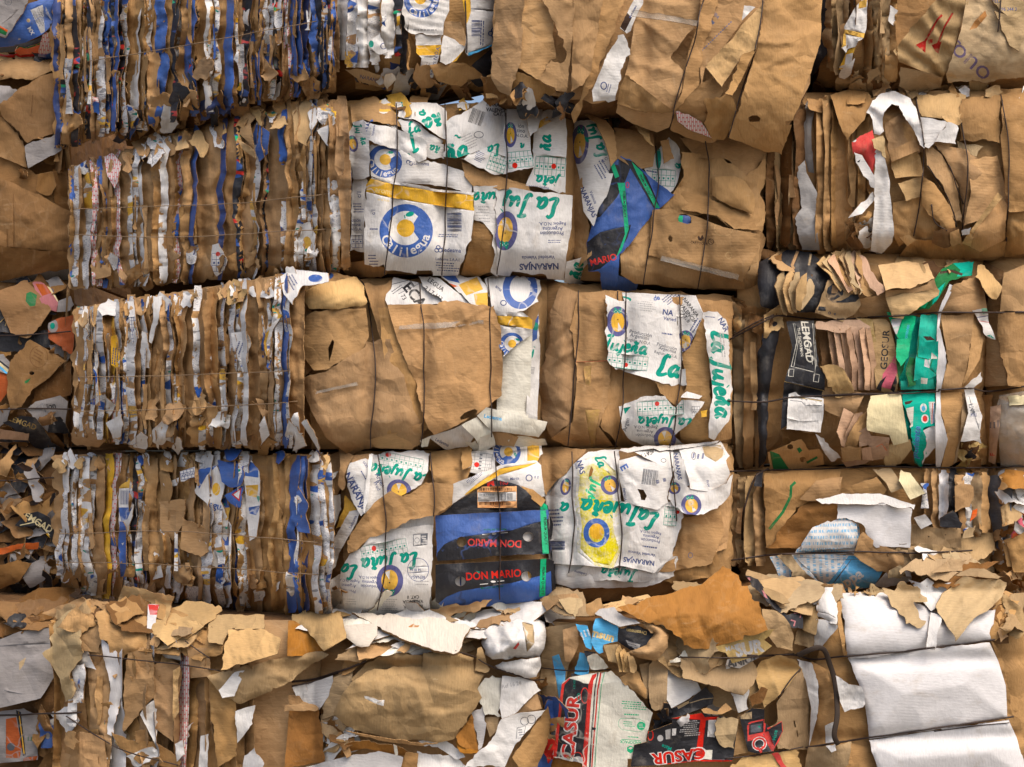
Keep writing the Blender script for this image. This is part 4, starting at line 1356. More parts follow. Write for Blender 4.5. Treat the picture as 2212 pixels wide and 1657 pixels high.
S('B2', V3, '418,885 480,915 560,978 640,1050 722,1105 640,1180 560,1262 480,1372 410,1442 398,1660 315,1655 290,1540 232,1542 222,1380 258,1262 330,1050 362,940', 'blue', 3, cell=6, ca=.008,
  pr=[PL('black', '405,895 490,918 565,1005 632,1160 622,1185 600,1178 550,1090 470,955 440,1035 398,1010'), PL('black', '330,1045 360,935 415,935 440,1030 395,1120 300,1230 255,1245'), PL('black', '225,1375 300,1318 475,1275 455,1350 398,1445 300,1525 225,1545'), PL('green', '398,1038 440,1038 452,1200 462,1300 422,1420 392,1458 440,1330 428,1180'), PL('green', '478,918 540,978 592,1088 638,1182 612,1180 558,1078 508,985'), PL('green', '352,918 380,928 408,1002 385,1012'), TX('PREMIUM QUALITY', 436, 1160, 17, -87, 'black', .02), TX('PREMIUM QUALITY', 560, 1060, 17, -63, 'black', .02), TX('MARIO', 318, 1474, 48, 14, 'red', .02), RG('red', 455, 1050, 8, 16, 4)],
  folds=((455, 960, 470, 1300, -.15),), lab='slanting black and blue striped panel with a green band')
S('B2', V3, '400,1560 515,1612 500,1660 380,1660', 'blue', 1)
S('B2', V3, '758,862 900,880 1000,900 1130,1000 1240,900 1245,1030 1205,1100 1235,1190 1218,1318 1050,1305 960,1232 620,1185 705,1110 775,1000', 'kraft', 2, ca=.012)
S('B2', V3, '750,780 1200,760 1250,880 1240,1010 1130,1000 1000,900 840,900', 'kraft', 1, na=.014)
S('B2', V3, '932,1010 1050,995 1122,1030 1172,1100 1165,1215 1040,1170 935,1110', 'kraft', 4, dome=.03)
S('B2', V3, '770,1085 920,1120 1040,1190 1140,1215 1210,1310 1060,1300 960,1225 760,1190', 'kraft', 3)
S('B2', V3, '425,1400 600,1200 590,1440 740,1495 1115,1595 1205,1330 1200,1500 1185,1642 870,1642 500,1612 418,1560', 'kraft', 2)
S('B2', V3, '735,1220 810,1225 820,1285 740,1275', 'blue', 3, pr=[PL('green', '735,1220 770,1225 765,1280 735,1275')], lift=.05)
S('B2', V3, '598,1190 700,1185 850,1230 1000,1290 1205,1330 1200,1410 1108,1602 850,1512 740,1492 575,1450', 'kraft', 4, ca=.003, na=.004, jit=1, holes=('740,1245 750,1218 785,1214 815,1232 818,1265 795,1272 745,1258', '684,1355 690,1338 700,1336 711,1350 708,1370 695,1374'),
  pr=[PL('brown', '852,1345 862,1338 868,1352 880,1332 888,1352 872,1368 858,1364'), TX('CARTOCOR', 862, 1380, 17, -6, 'brown', .02), RG('brown', 928, 1372, 15, 15, 4), TX('C', 928, 1372, 14, 0, 'brown'), RG('klight', 1028, 1450, 16, 18, 4), RG('klight', 1000, 1300, 52, 40, 3)], lab='flat brown box panel with an oval hand hole and a small round punch')
S('B2', V3, '408,608 522,605 606,832 510,725', 'klight', 6, tilt=(-.1, .2))
for s in ('620,830 632,1000 610,1200 572,1450 545,1620', '900,800 920,1050 897,1350 852,1640'):
    wire('B2', V3, s)
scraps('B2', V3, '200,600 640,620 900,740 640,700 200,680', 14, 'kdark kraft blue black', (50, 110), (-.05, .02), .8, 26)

# ------------------------------------------------------------------ third row
S('C1', V6, '0,180 60,150 130,300 110,420 130,740 60,800 20,900 0,900', 'kraft', 1, ca=.014, na=.012)
S('C1', V6, '0,85 180,90 420,140 300,230 60,260 0,200', 'kraft', 2, na=.014, pr=[EL('blue', 200, 130, 70, 30), PL('yellow', '150,230 215,190 200,250 140,270')])
S('C1', V6, '60,250 200,170 420,140 470,200 480,320 300,350 110,345', 'klight', 3, dome=.03, flut=(.0018, .03, 1.9))
S('C1', V6, '470,180 600,190 690,140 640,330 700,700 640,720 560,500', 'kraft', 2)
S('C1', V6, '660,140 830,180 960,240 1010,310 860,320 620,320 605,290', 'white', 2, pr=[TX('ECA', 800, 260, 70, -52, 'black', .03), TX('73', 725, 270, 36, -58, 'black'), LN('slate', 4, '690,250 860,165'), LN('slate', 4, '640,190 760,160'), PARA(690, 215, 100, 30, 35, 2, 'slate')])
S('C1', V6, '820,135 960,150 1100,260 1180,330 1010,330 850,200', 'white', 3, pr=[TX('LEGUA', 935, 190, 38, -36, 'black'), TX('2 | 7-113', 915, 250, 36, -36, 'black'), TX('0025-0', 900, 275, 34, -36, 'black')])
S('C1', V6, '960,130 1200,132 1265,200 1270,330 1180,330 1080,240', 'white', 4, pr=[PL('blue', '970,130 1060,130 1090,180 1010,160'), PL('yellow', '1080,190 1200,140 1240,220 1130,260'), PL('orange', '990,170 1080,200 1040,210'), PL('yellow', '1180,250 1270,240 1270,330 1190,320')])
S('C1', V6, '1250,150 1300,130 1500,135 1610,160 1600,300 1500,360 1340,400 1290,300', 'white', 3, na=.012, pr=[RG('blue', 1480, 215, 90, 110, 46), TX('Calil', 1535, 200, 42, -80, 'white', .03), RG('navy', 1372, 308, 18, 16, 6), TX('ama', 1340, 215, 28, -40, 'navy')])
S('C1', V6, '1320,370 1500,370 1560,420 1555,520 1480,560 1370,660 1340,560', 'white', 4, ca=.01, flut=(.006, .06, .3), pr=[PL('yellow', '1320,390 1570,400 1560,480 1500,470 1330,450'), EMC(1425, 580, 80, -35)])
S('C1', V6, '1325,640 1480,560 1560,480 1545,900 1530,1060 1330,1010', 'cream', 3, ca=.004, folds=((1440, 960, 1470, 600, -.2),), lab='long strip of cream white foam')
S('C1', V6, '1540,540 1600,360 1610,620 1590,1100 1520,1050 1525,800', 'white', 2, pr=[SC('j', 1560, 620, 70, 0), PL('blue', '1560,420 1600,390 1590,540 1560,560'), EL('teal', 1580, 460, 20, 26), PARA(1560, 740, 60, 200, 80, 3, 'grey')])
S('C1', V6, '70,410 150,360 480,340 500,520 470,600 380,670 320,680 240,735 140,745 60,640', 'kraft', 3, holes=('262,545 275,560 258,640 240,690 235,600',), ca=.009)
S('C1', V6, '45,805 250,730 470,600 480,560 640,540 700,700 790,1000 840,1090 820,1230 700,1260 560,1240 360,1290 220,1180 120,1000', 'kraft', 4, ca=.005, dome=.02, crl=((490, 600, 480, 1080, -.01, .008), (100, 800, 300, 1250, .008, .01), (90, 810, 170, 1000, .007, .008)), lab='smooth bulging brown sheet')
S('C1', V6, '480,1200 700,1140 850,1080 840,1200 780,1260 560,1250', 'kraft', 5)
S('C1', V6, '560,340 720,330 800,700 900,1100 760,1240 560,1200 600,700', 'kraft', 4, ca=.004)
S('C1', V6, '620,320 900,315 1010,300 1070,290 1200,325 1310,325 1350,450 1368,700 1360,910 1200,1030 1050,1110 920,1165 880,1110 850,1020 790,800 690,560', 'kraft', 5, cell=6, ca=.005, na=.005, cr=6, holes=('1090,1050 1120,1020 1185,995 1205,1008 1195,1030 1130,1058 1095,1068',),
  crl=((870, 580, 1270, 340, .012, .010), (640, 420, 860, 560, .008, .012), (740, 650, 850, 580, -.01, .012), (820, 870, 1120, 830, .005, .012), (1240, 350, 1250, 950, -.006, .006)), folds=((745, 670, 845, 1050, .06),), lab='large flat brown sheet with a slotted hand hole')
S('C1', V6, '870,1180 1030,1130 1100,1100 1180,1180 1140,1240 990,1258 900,1190', 'white', 3, pr=[TX('Ledesma', 975, 1212, 26, -26, 'navy')], jit=.8)
S('C1', V6, '830,1200 905,1170 880,1240 840,1245', 'cream', 5)
S('C1', V6, '1100,1100 1200,1050 1300,1150 1320,1220 1220,1265 1190,1190', 'cream', 5, jit=.8, folds=((1180, 1180, 1270, 1120, .6),), lab='short folded cream foam strip')
S('C1', V6, '1200,1040 1260,985 1400,1020 1657,1080 1640,1130 1600,1180 1470,1160 1290,1140', 'cream', 6, jit=.8, folds=((1290, 1120, 1600, 1170, -.7),), pr=[TX('Ledesma', 1305, 1050, 32, -10, 'lblue', .03)], lab='cream foam strip with blue lettering lying across')
S('C1', V6, '1220,1180 1300,1150 1320,1230 1270,1260 1210,1270', 'cream', 7, jit=1, pr=[TX('L', 1275, 1225, 40, -75, 'lblue', .03)])
S('C1', V6, '1120,1210 1190,1200 1240,1270 1310,1310 1180,1270', 'cream', 4)
S('C1', V6, '1300,1150 1390,1150 1470,1180 1440,1240 1330,1230', 'kraft', 4)
S('C1', V6, '1400,1200 1470,1170 1640,1190 1657,1230 1560,1230 1430,1245', 'cream', 4)
for s in ('435,150 480,220 520,500 540,760 520,1050 505,1250', '830,180 850,450 860,800 845,1100 832,1240', '1275,150 1285,450 1290,900 1290,1180'):
    wire('C1', V6, s)
# right neighbour
S('C2', V7, '180,780 240,600 260,350 320,190 435,240 435,800 380,1100 270,1190 200,1050', 'kraft', 1, ca=.014, folds=((240, 600, 230, 1000, .15),), crl=((350, 470, 400, 840, -.02, .012), (300, 620, 230, 780, -.02, .012), (370, 460, 250, 590, -.02, .01)))
S('C2', V7, '260,1190 400,1080 430,800 400,500 380,480 440,240 610,230 640,690 640,790 630,960 570,1110 670,1240 500,1255 370,1240', 'kraft', 2, crl=((440, 800, 630, 795, .012, .008), (380, 690, 640, 685, .004, .006)), pr=[LN('red', 2.5, '370,692 480,690 635,682'), PL('spray2', '470,720 520,715 515,850 480,830'), PL('spray2', '480,1000 580,1000 560,1100 545,1240 520,1250 500,1120')])
S('C2', V7, '590,230 760,240 1440,300 1430,1190 1100,1250 700,1250 580,1100 640,800', 'kraft', 1, ca=.012)
S('C2', V7, '720,240 960,250 1200,260 1250,380 1100,400 740,310', 'white', 2, pr=[SC('j', 735, 275, 60, 90), TX('de', 945, 275, 40, 10, 'blue', .03), PARA(1040, 270, 120, 60, 40, 4)])
S('C2', V7, '1090,260 1190,262 1250,390 1180,540 1160,600 1090,640 1080,400', 'white', 3, pr=[TX('NARANJA', 1165, 340, 32, -52, 'black', .02), TX('VALENCIA', 1150, 375, 32, -52, 'black', .02), TX('CAT. II', 1128, 395, 30, -52, 'black', .02), EMJ(1130, 555, 55, 70, -10), PARA(1210, 450, 120, 60, 58, 3)])
S('C2', V7, '612,255 700,295 960,298 1070,350 1105,640 1100,830 1040,848 900,800 740,755 680,740 632,690', 'white', 4, cell=6, ca=.004, na=.005, cr=7, pr=[EMJ(692, 428, 70, 98), PARA(880, 330, 120, 70, -6, 5, 'grey'), TX('Producción', 842, 505, 31, -12, 'slate', .015), TX('Argentina', 835, 530, 31, -12, 'slate', .015), TX('Región: N.O.A.', 828, 560, 26, -12, 'slate'), SC('Juje~a', 740, 590, 88, -8), GRID(755, 690, 265, 90, -7, 8, 3), EL('red', 746, 710, 14, 14), TX('NA', 1020, 370, 46, -8, 'navy', .03), TX('Varied', 1030, 412, 30, -8, 'navy', .02), TX('1 3000', 850, 395, 16, -4, 'grey'), TX('Producción', 1012, 590, 28, -14, 'slate', .015), TX('Argentina', 1015, 615, 28, -14, 'slate'), TX('Región: N.O.A.', 1005, 645, 24, -14, 'slate'), PARA(1020, 510, 90, 24, -8, 1), SC('La', 1020, 735, 125, -6)], lab='large white printed sheet with green script and a violet oval emblem')
S('C2', V7, '1110,640 1160,600 1240,420 1280,560 1290,800 1300,1000 1280,1190 1100,1240 1090,960 1140,840', 'kraft', 3)
S('C2', V7, '1100,740 1132,735 1142,840 1090,835', 'white', 4)
S('C2', V7, '1100,920 1140,882 1242,912 1220,932', 'white', 5, tilt=(0, .3))
S('C2', V7, '930,820 1040,850 1100,840 1130,900 1070,980 1000,920', 'kraft', 4)
S('C2', V7, '700,980 740,960 820,935 860,915 1000,912 1070,985 1110,935 1256,950 1170,1080 1060,1170 1130,1225 1000,1250 880,1240 780,1200 720,1120', 'white', 5, ca=.005, cr=6, pr=[GRID(970, 990, 300, 90, 3, 9, 3), EL('red', 948, 962, 15, 15), SC('La Juje~a', 1000, 1080, 72, 178), TX('Producción', 870, 1168, 26, 176, 'slate'), TX('Argentina', 870, 1140, 26, 176, 'slate'), TX('Región: N.O.A.', 872, 1112, 24, 178, 'slate'), EMJ(1000, 1190, 72, 78, 170), PL('teal', '730,990 780,980 740,1030'), TX('Argen', 750, 1100, 34, 75, 'slate'), GRID(1200, 1010, 50, 60, 0, 3, 3, None, 'slate')], lab='torn white printed patch with the green script upside down')
S('C2', V7, '1245,370 1340,365 1400,430 1420,600 1430,800 1410,1080 1320,1198 1282,1180 1290,1000 1310,920 1290,700 1270,590', 'white', 5, cell=6, ca=.005, pr=[SC('La Juje~a', 1360, 770, 118, -87), TX('NAR', 1380, 450, 44, -60, 'navy', .03), PARA(1375, 600, 200, 34, -85, 2, 'grey'), PARA(1300, 400, 80, 14, -5, 1)], lab='white board strip with green script running down it')
S('C2', V7, '1230,1010 1275,1000 1270,1045 1235,1050', 'yellow', 4)
for s in ('435,230 440,500 410,800 375,1240', '745,240 742,560 720,1000 680,1250', '690,235 692,290', '1090,260 1110,600 1090,900 1035,1245'):
    wire('C2', V7, s)

# strips of clear packing tape still stuck on the board
for bk, v, s in (('A2', V3, '480,60 500,55 860,120 858,150 700,120 480,92'), ('C1', V6, '690,480 700,455 1240,420 1245,445 900,475'), ('C1', V6, '150,900 160,880 420,820 430,842'), ('B2', V3, '640,1480 650,1450 1090,1560 1080,1590')):
    S(bk, v, s, 'film', 6, jit=1, name='packing_tape')
# ------------------------------------------------------------------ fourth row
S('D1', VA, '0,340 120,220 280,160 330,220 320,420 230,560 100,580 0,700', 'kraft', 1, na=.018)
S('D1', VA, '250,150 300,180 380,215 330,300 280,520 240,470 260,300', 'kraft', 3, tilt=(.3, 0))
S('D1', VA, '380,215 530,195 500,300 440,270 340,420 310,380', 'kraft', 2)
S('D1', VA, '30,470 120,400 245,350 150,500 130,540 60,580', 'white', 3, pr=[RG('navy', 80, 530, 14, 18, 5)])
S('D1', VA, '100,590 260,550 270,680 150,960 130,760', 'white', 2, flut=(.003, .06, .2))
S('D1', VA, '300,560 420,700 280,830 220,850 290,680', 'yellow', 2)
S('D1', VA, '310,400 345,280 440,250 515,260 500,640 470,710 440,740 380,640 320,480', 'white', 4, pr=[TX('NARANJAS', 405, 560, 62, -62, 'navy', .03), TX('Variedad Valencia', 420, 500, 32, -62, 'navy', .015), PARA(470, 400, 120, 24, -60, 1), TX('ción', 480, 290, 34, -55, 'navy')], lab='white printed flap folded along its right edge')
S('D1', VA, '530,195 580,210 660,180 980,170 1035,200 1020,350 975,440 860,530 700,600 600,620 470,720 500,500', 'white', 3, ca=.005, pr=[GRID(790, 270, 380, 110, -12, 9, 3), EL('red', 675, 208, 24, 20), SC('La Juje~a', 770, 375, 110, 168), EMJ(770, 520, 108, 96, 160), TX('Argen', 600, 430, 50, -62, 'navy'), TX('Prod', 580, 480, 40, -62, 'navy')])
S('D1', VA, '510,205 545,200 500,620 465,720 480,500', 'white', 5)
S('D1', VA, '340,700 440,690 400,800 250,1060 220,1180 150,1300 160,1100 230,900', 'white', 3, na=.012, pr=[TX('Ledesma', 370, 790, 32, 65, 'navy'), PARA(190, 1060, 200, 40, 75, 2, 'blue')])
S('D1', VA, '20,700 110,620 150,760 100,900 60,830', 'white', 3, na=.014)
S('D1', VA, '60,760 120,830 140,960 100,1290 70,1200 80,1000', 'wp', 2)
S('D1', VA, '0,640 60,700 50,900 110,1200 130,1400 60,1640 -20,1640', 'kraft', 1, na=.012)
S('D1', VA, '150,1300 270,1240 330,1580 170,1590 120,1500', 'white', 2, na=.014)
S('D1', VA, '1045,190 1400,130 1395,320 1350,440 1200,470 1080,460 1030,330', 'kraft', 2, ca=.012, crl=((1090, 350, 1300, 340, -.014, .01),), na=.012)
S('D1', VA, '1310,180 1400,140 1400,300 1320,340', 'kraft', 4)
S('D1', VA, '1380,180 1600,160 1610,420 1370,360', 'white', 1, pr=[GRID(1470, 270, 150, 200, 84, 5, 4, None, 'slate'), EL('red', 1442, 295, 22, 22), PARA(1540, 320, 80, 70, 80, 4, 'grey')])
S('D1', VA, '1590,110 2000,90 2015,200 1960,290 1700,330 1580,250', 'white', 2, pr=[EMC(1705, 185, 118, -95), PL('yellow', '1880,90 1980,85 1985,260 1880,280')])
S('D1', VA, '1240,460 1340,420 1620,310 1960,260 2000,300 2030,570 1900,540 1600,420 1420,510 1230,640 1228,560', 'white', 3, na=.012, pr=[PL('yellow', '1330,560 1420,480 1640,330 1970,275 1880,315 1640,385 1440,500 1350,555'), PARA(1420, 410, 150, 50, 40, 4), TX('Marca', 1770, 415, 30, 6, 'navy'), RG('navy', 1895, 410, 26, 26, 9), PARA(1960, 400, 30, 50, 85, 2)])
S('D1', VA, '1800,470 1930,510 2040,600 2000,660 1880,560', 'kraft', 4)
S('D1', VA, '320,960 400,820 560,620 700,520 800,570 860,550 1000,450 1090,450 1240,470 1230,640 1100,730 900,770 700,850 650,880 520,920 400,1040 330,1060', 'kraft', 5, ca=.008, crl=((390, 850, 640, 665, -.012, .012), (990, 460, 1000, 690, -.006, .006)), folds=((380, 860, 700, 620, .1),), lab='curled brown strip crossing the white box')
S('D1', VA, '640,840 870,750 1065,705 1065,830 800,850 660,870', 'white', 3)
S('D1', VA, '520,920 650,880 700,850 1068,820 1062,1000 1040,1540 720,1590 300,1590 260,1300 265,1200 340,1070 420,1030', 'white', 4, cell=6, ca=.004, na=.005, cr=8, folds=((560, 900, 575, 1590, -.08),),
  pr=[GRID(640, 1030, 400, 120, 11, 10, 3), EL('red', 552, 1020, 20, 24), SC('La Ju~a', 690, 1130, 125, 187), SC('La', 335, 1205, 120, 172), EMJ(690, 1300, 116, 138, 178), RG('navy', 935, 1205, 92, 100, 5), TX('BENASA', 930, 1270, 34, 178, 'navy'), TX('14 III 94', 910, 1205, 30, 178, 'navy'), LN('navy', 4, '845,1185 1025,1175'), LN('navy', 4, '850,1232 1025,1222'), TX('Producción', 520, 1350, 34, 176, 'navy'), TX('Argentina', 520, 1310, 34, 176, 'navy'), TX('Región N.O.A.', 510, 1270, 30, 176, 'navy'), TX('Producc', 335, 1390, 34, 174, 'navy'), TX('Argentin', 335, 1340, 34, 174, 'navy'), TX('Región N.O.A.', 335, 1298, 30, 174, 'navy'), TX('NARANJA', 890, 1520, 36, 182, 'black', .03), TX('VALENCIA', 890, 1482, 36, 182, 'black', .03), TX('CAT. II', 892, 1442, 34, 182, 'black', .03), PARA(670, 1510, 170, 110, 180, 7, 'grey'), PARA(955, 1320, 140, 50, 180, 2, 'grey'), PL('slate', '890,900 1018,888 1015,990 892,1002'), PL('white', '896,906 955,900 955,990 898,996'), RG('slate', 925, 950, 20, 22, 4), PARA(990, 945, 44, 80, 0, 4, 'white'), PARA(340, 1480, 120, 60, 178, 3, 'grey'), PARA(500, 1560, 120, 40, 165, 2, 'grey')],
  lab='white printed box face with a round stamp and the green script upside down')
S('D1', VA, '1180,690 1240,630 1500,480 1560,440 1640,430 1800,470 1960,580 2060,650 2070,720 1085,760', 'black', 4, cell=6, ca=.005, jit=1, folds=((1085, 740, 2070, 690, .0),), pr=[TX('M', 1560, 450, 62, -170, 'red', .04), TX('ON', 1680, 452, 44, -172, 'red', .02), PL('label', '1445,485 1788,480 1790,668 1450,668'), PL('white', '1450,535 1785,530 1786,612 1452,616'), BAR(1605, 508, 280, 26, 0, 11, 'brown', 46), BAR(1605, 632, 280, 26, 0, 12, 'brown', 46), BAR(1690, 572, 130, 60, 0, 13, 'slate', 30), PL('grey', '1450,575 1600,572 1600,608 1450,612'), BAR(1530, 556, 130, 18, 0, 14, 'slate', 26), PL('green', '1985,590 2050,640 2060,700 1995,700')], lab='black box end with an orange barcode label')
S('D1', VA, '1085,735 1500,712 2060,685 2085,1065 1580,1085 1440,1110 1100,1130', 'blue', 5, cell=6, ca=.003, na=.004, jit=.8, cr=5, holes=([*map(list, ell(1312, 962, 44, 44, 0, 20))], [*map(list, ell(1888, 918, 46, 42, 0, 20))]),
  pr=[PL('black', '1092,1130 1100,1060 1160,985 1290,925 1500,895 1750,862 2060,765 2070,685 2085,1065 1580,1090 1440,1112'), PL('green', '1992,690 2042,690 2068,1066 2012,1066'), TX('PREMIUM QUALITY', 2036, 870, 30, -87, 'black', .02, .9), TX('DON MARIO', 1596, 975, 64, 178, 'red', .02, .92), PL('teal', '1705,985 1740,980 1735,998'), LN('white', 7, '1490,900 1560,892'), LN('white', 7, '1640,888 1710,882'), EL('white', 1592, 893, 20, 9), TX('Mercado del Norte', 1600, 858, 24, 181, 'dgreen', .02)], lab='black and blue box side with red lettering standing on its head')
S('D1', VA, '1085,1158 1440,1140 2060,1108 2110,1130 2130,1350 2090,1440 1900,1480 1200,1560 1085,1480', 'black', 5, cell=6, ca=.004, na=.004, jit=.8, cr=6, holes=([*map(list, ell(1300, 1305, 46, 42, 0, 20))], [*map(list, ell(1872, 1262, 44, 44, 0, 20))]),
  pr=[PL('blue', '1085,1520 1180,1440 1300,1390 1480,1360 1750,1318 2000,1255 2085,1215 2095,1440 1900,1485 1200,1565 1085,1530'), PL('green', '1995,1110 2045,1110 2035,1430 1985,1440'), TX('PREMIUM QUALITY', 2015, 1300, 30, -92, 'black', .02, .9), TX('DON MARIO', 1588, 1248, 66, 4, 'red', .02, .92), PL('teal', '1435,1215 1470,1222 1460,1240'), LN('white', 7, '1470,1332 1540,1326'), LN('white', 7, '1620,1306 1680,1300'), EL('white', 1585, 1308, 22, 9), TX('Mercado del Norte', 1575, 1355, 24, 6, 'dgreen', .02)], lab='black and blue box side with upright red lettering')
S('D1', VA, '1230,900 1400,890 1400,1040 1240,1040', 'tan', 3)
S('D1', VA, '1800,850 1960,850 1960,990 1820,990', 'white', 3)
S('D1', VA, '1230,1240 1390,1240 1390,1370 1240,1370', 'white', 3, pr=[PL('navy', '1295,1265 1310,1265 1308,1350 1296,1340')])
S('D1', VA, '1800,1200 1950,1190 1950,1330 1810,1330', 'white', 3, pr=[PL('yellow', '1880,1200 1940,1200 1940,1270 1890,1280')])
S('D1', VA, '2060,690 2110,830 2140,1180 2130,1370 2080,1430 2090,1100', 'black', 3)
for s in ('585,215 640,560 655,900 640,1230 580,1555', '1040,190 1070,560 1062,740', '1600,190 1635,600 1645,1000 1636,1460'):
    wire('D1', VA, s)
scraps('D1', VA, '150,1500 1050,1540 1050,1640 150,1640', 12, 'kraft white cream grey', (80, 180), (-.02, .03), .8, 45)

S('D2', V7, '200,1250 330,1240 490,1260 400,1360 280,1480 230,1560 200,1500', 'kraft', 2, na=.02)
S('D2', VA, '2030,560 2120,390 2212,370 2300,560 2212,900 2130,1270 2100,1000', 'white', 2, pr=[EMJ(2205, 470, 60, 80, -10), PARA(2085, 640, 80, 40, -80, 2)])
S('D2', V7, '190,1290 420,1330 620,1260 1050,1240 1400,1210 1440,1500 1420,1720 1400,1900 1100,2060 200,2060', 'kraft', 0)
S('D2', V7, '500,1275 590,1262 700,1260 700,1420 730,1800 560,1800 240,1800 225,1600 300,1480 400,1360', 'white', 3, cell=6, ca=.007, flut=(.002, .05, .2), pr=[PL('spray3', '440,1330 560,1300 680,1400 700,1560 690,1820 440,1820 420,1600 430,1420'), PL('spray', '480,1370 530,1350 610,1390 670,1440 660,1560 655,1700 650,1800 480,1800 455,1640 435,1560 450,1420'), PL('ochre', '510,1400 520,1365 535,1390 515,1450 502,1450'), SC('La', 580, 1335, 62, -65), SC('Juje', 540, 1520, 72, -100, 'green'), EMJ(642, 1490, 60, 64, 20), TX('NAS', 455, 1375, 46, -75, 'navy', .03), TX('ncia', 425, 1365, 24, -75, 'navy'), SC('a', 345, 1630, 80, 170), EMJ(355, 1500, 34, 56, -10)], lab='white printed sheet with a yellow paint streak')
S('D2', V7, '225,1560 420,1570 740,1600 1040,1590 1130,1640 1120,1700 1050,1950 930,2060 700,2010 650,2030 480,2010 250,2000 240,1800', 'white', 4, cell=6, ca=.005, pr=[PL('spray3', '410,1550 700,1560 700,1760 720,1900 660,2040 540,2010 430,1920 430,1760'), PL('spray', '440,1560 670,1570 660,1720 670,1800 700,1900 640,2010 540,1990 450,1900 460,1760'), RG('blue', 555, 1800, 68, 78, 34), EL('yellow', 555, 1790, 46, 52), SC('Juje~a', 650, 1648, 120, 172, 'teal'), SC('a', 345, 1640, 90, 165), SC('La', 890, 1700, 110, 165), TX('Producción', 905, 1850, 26, 172, 'navy'), TX('Argentina', 910, 1822, 26, 172, 'navy'), TX('Región: N.O.A.', 905, 1795, 22, 172, 'navy'), TX('Variedad Valencia', 850, 1935, 24, 172, 'navy', .02), TX('NARANJAS', 830, 1980, 40, 172, 'navy', .03), PARA(290, 1700, 90, 120, 3, 5), BAR(290, 1880, 60, 120, 90, 22), GRID(1035, 1690, 80, 120, -5, 3, 5), EL('red', 1080, 1665, 14, 12), PARA(890, 1890, 120, 22, 172, 1)], lab='white box face with a ring emblem under yellow paint')
S('D2', V7, '235,1990 700,2010 1080,1950 1060,2080 880,2150 400,2160 240,2120', 'white', 2, ca=.012)
S('D2', V7, '900,2090 1100,1960 1330,1900 1370,2060 1100,2140', 'kraft', 1, ca=.012)
S('D2', V7, '480,2010 650,2025 700,2015 930,2060 900,2110 500,2110 360,2070', 'white', 3, pr=[SC('Juje~a', 700, 2060, 70, 172, 'teal'), TX('Ledesma', 450, 2060, 22, 165, 'navy')])
S('D2', V7, '700,1330 830,1295 1000,1370 1060,1380 1030,1480 1020,1600 950,1650 740,1600 700,1440', 'white', 4, cell=6, crl=((740, 1380, 850, 1560, -.012, .012), (740, 1460, 830, 1520, .01, .01)), holes=('820,1515 860,1520 882,1560 870,1588 845,1585 838,1550',), pr=[TX('E', 735, 1375, 50, -60, 'blue', .03), BAR(905, 1440, 100, 100, -8, 33, 'slate'), PARA(975, 1465, 30, 90, -75, 2), TX('EMPRESA', 738, 1550, 20, -82, 'navy')])
S('D2', V7, '830,1290 790,1270 900,1245 1050,1260 1040,1390 1000,1375', 'white', 5, pr=[TX('CAT II', 880, 1290, 30, -160, 'black'), TX('VALE', 915, 1270, 30, -160, 'black'), RG('slate', 990, 1330, 16, 12, 4)])
S('D2', V7, '1045,1255 1110,1250 1150,1400 1160,1490 1120,1510 1060,1480', 'white', 4, pr=[TX('NARANJAS', 1078, 1370, 34, -80, 'navy', .03)])
S('D2', V7, '1090,1260 1150,1240 1360,1205 1420,1300 1400,1350 1420,1420 1390,1510 1270,1530 1160,1510 1150,1440', 'white', 5, cell=6, ca=.008, pr=[PL('tan', '1240,1240 1360,1230 1390,1290 1330,1340 1260,1300'), PARA(1215, 1300, 40, 90, 80, 3), RG('slate', 1185, 1300, 14, 24, 4), TX('Prov', 1280, 1480, 22, -70, 'navy')], folds=((1095, 1260, 1160, 1500, .06),))
S('D2', V7, '1020,1580 1050,1440 1160,1510 1270,1530 1400,1480 1440,1420 1420,1550 1340,1640 1250,1680 1120,1670', 'white', 6, cell=6, na=.012, pr=[EMJ(1170, 1620, 66, 70, 10), EMJ(1060, 1510, 40, 40, 10)])
S('D2', V7, '1100,1700 1250,1680 1360,1600 1380,1800 1300,2000 950,2060 1040,1950', 'kraft', 2, pr=[RG('bluegrey', 1165, 1945, 14, 16, 4)], crl=((1150, 1700, 1140, 2000, -.01, .01),))
S('D2', V7, '700,1265 800,1240 1050,1235 1300,1210 1350,1200 1340,1215 1050,1262 900,1255 760,1280', 'white', 6, tilt=(0, -.3))
for s in ('395,1270 400,1600 410,1800 370,2060', '675,1270 690,1500 720,1780 700,2060', '1035,1260 1060,1500 1075,1720'):
    wire('D2', V7, s)

# ------------------------------------------------------------------ bottom left: upright ragged layers
strips('E1', V9, '300:90:kraft 380:90:kraft 440:110:kraft 500:90:kraft 575:90:lilac 640:90:kraft 700:100:kraft 750:60:grey 800:70:kraft 850:80:kraft 890:40:kdark 925:40:wg 960:60:kraft 1010:80:kraft 1070:80:kraft 1130:90:kraft 1190:80:kraft 1240:60:kraft',
       '250,930 1300,990', '250,1720 1300,1720', side=False, seed=51, lift=(-.02, .05), bul=.03, lean=.05, wob=8, jy=30, cell=7)
S('E1', V9, '265,950 330,880 385,850 410,900 400,1010 420,1080 380,1150 350,1200 370,1300 330,1330 300,1210 240,1120', 'tan', 5, jit=7, na=.025, nw=.08, lab='tattered pale brown flap at the left end')
S('E1', V9, '400,960 480,920 520,1000 500,1080 400,1070', 'kraft', 4, na=.016)
S('E1', V9, '480,885 560,840 640,850 680,900 740,900 740,1010 755,1065 600,1110 500,1000', 'kraft', 6, jit=4, ca=.014, tilt=(0, -.15), lab='broad upright brown flap torn along the top')
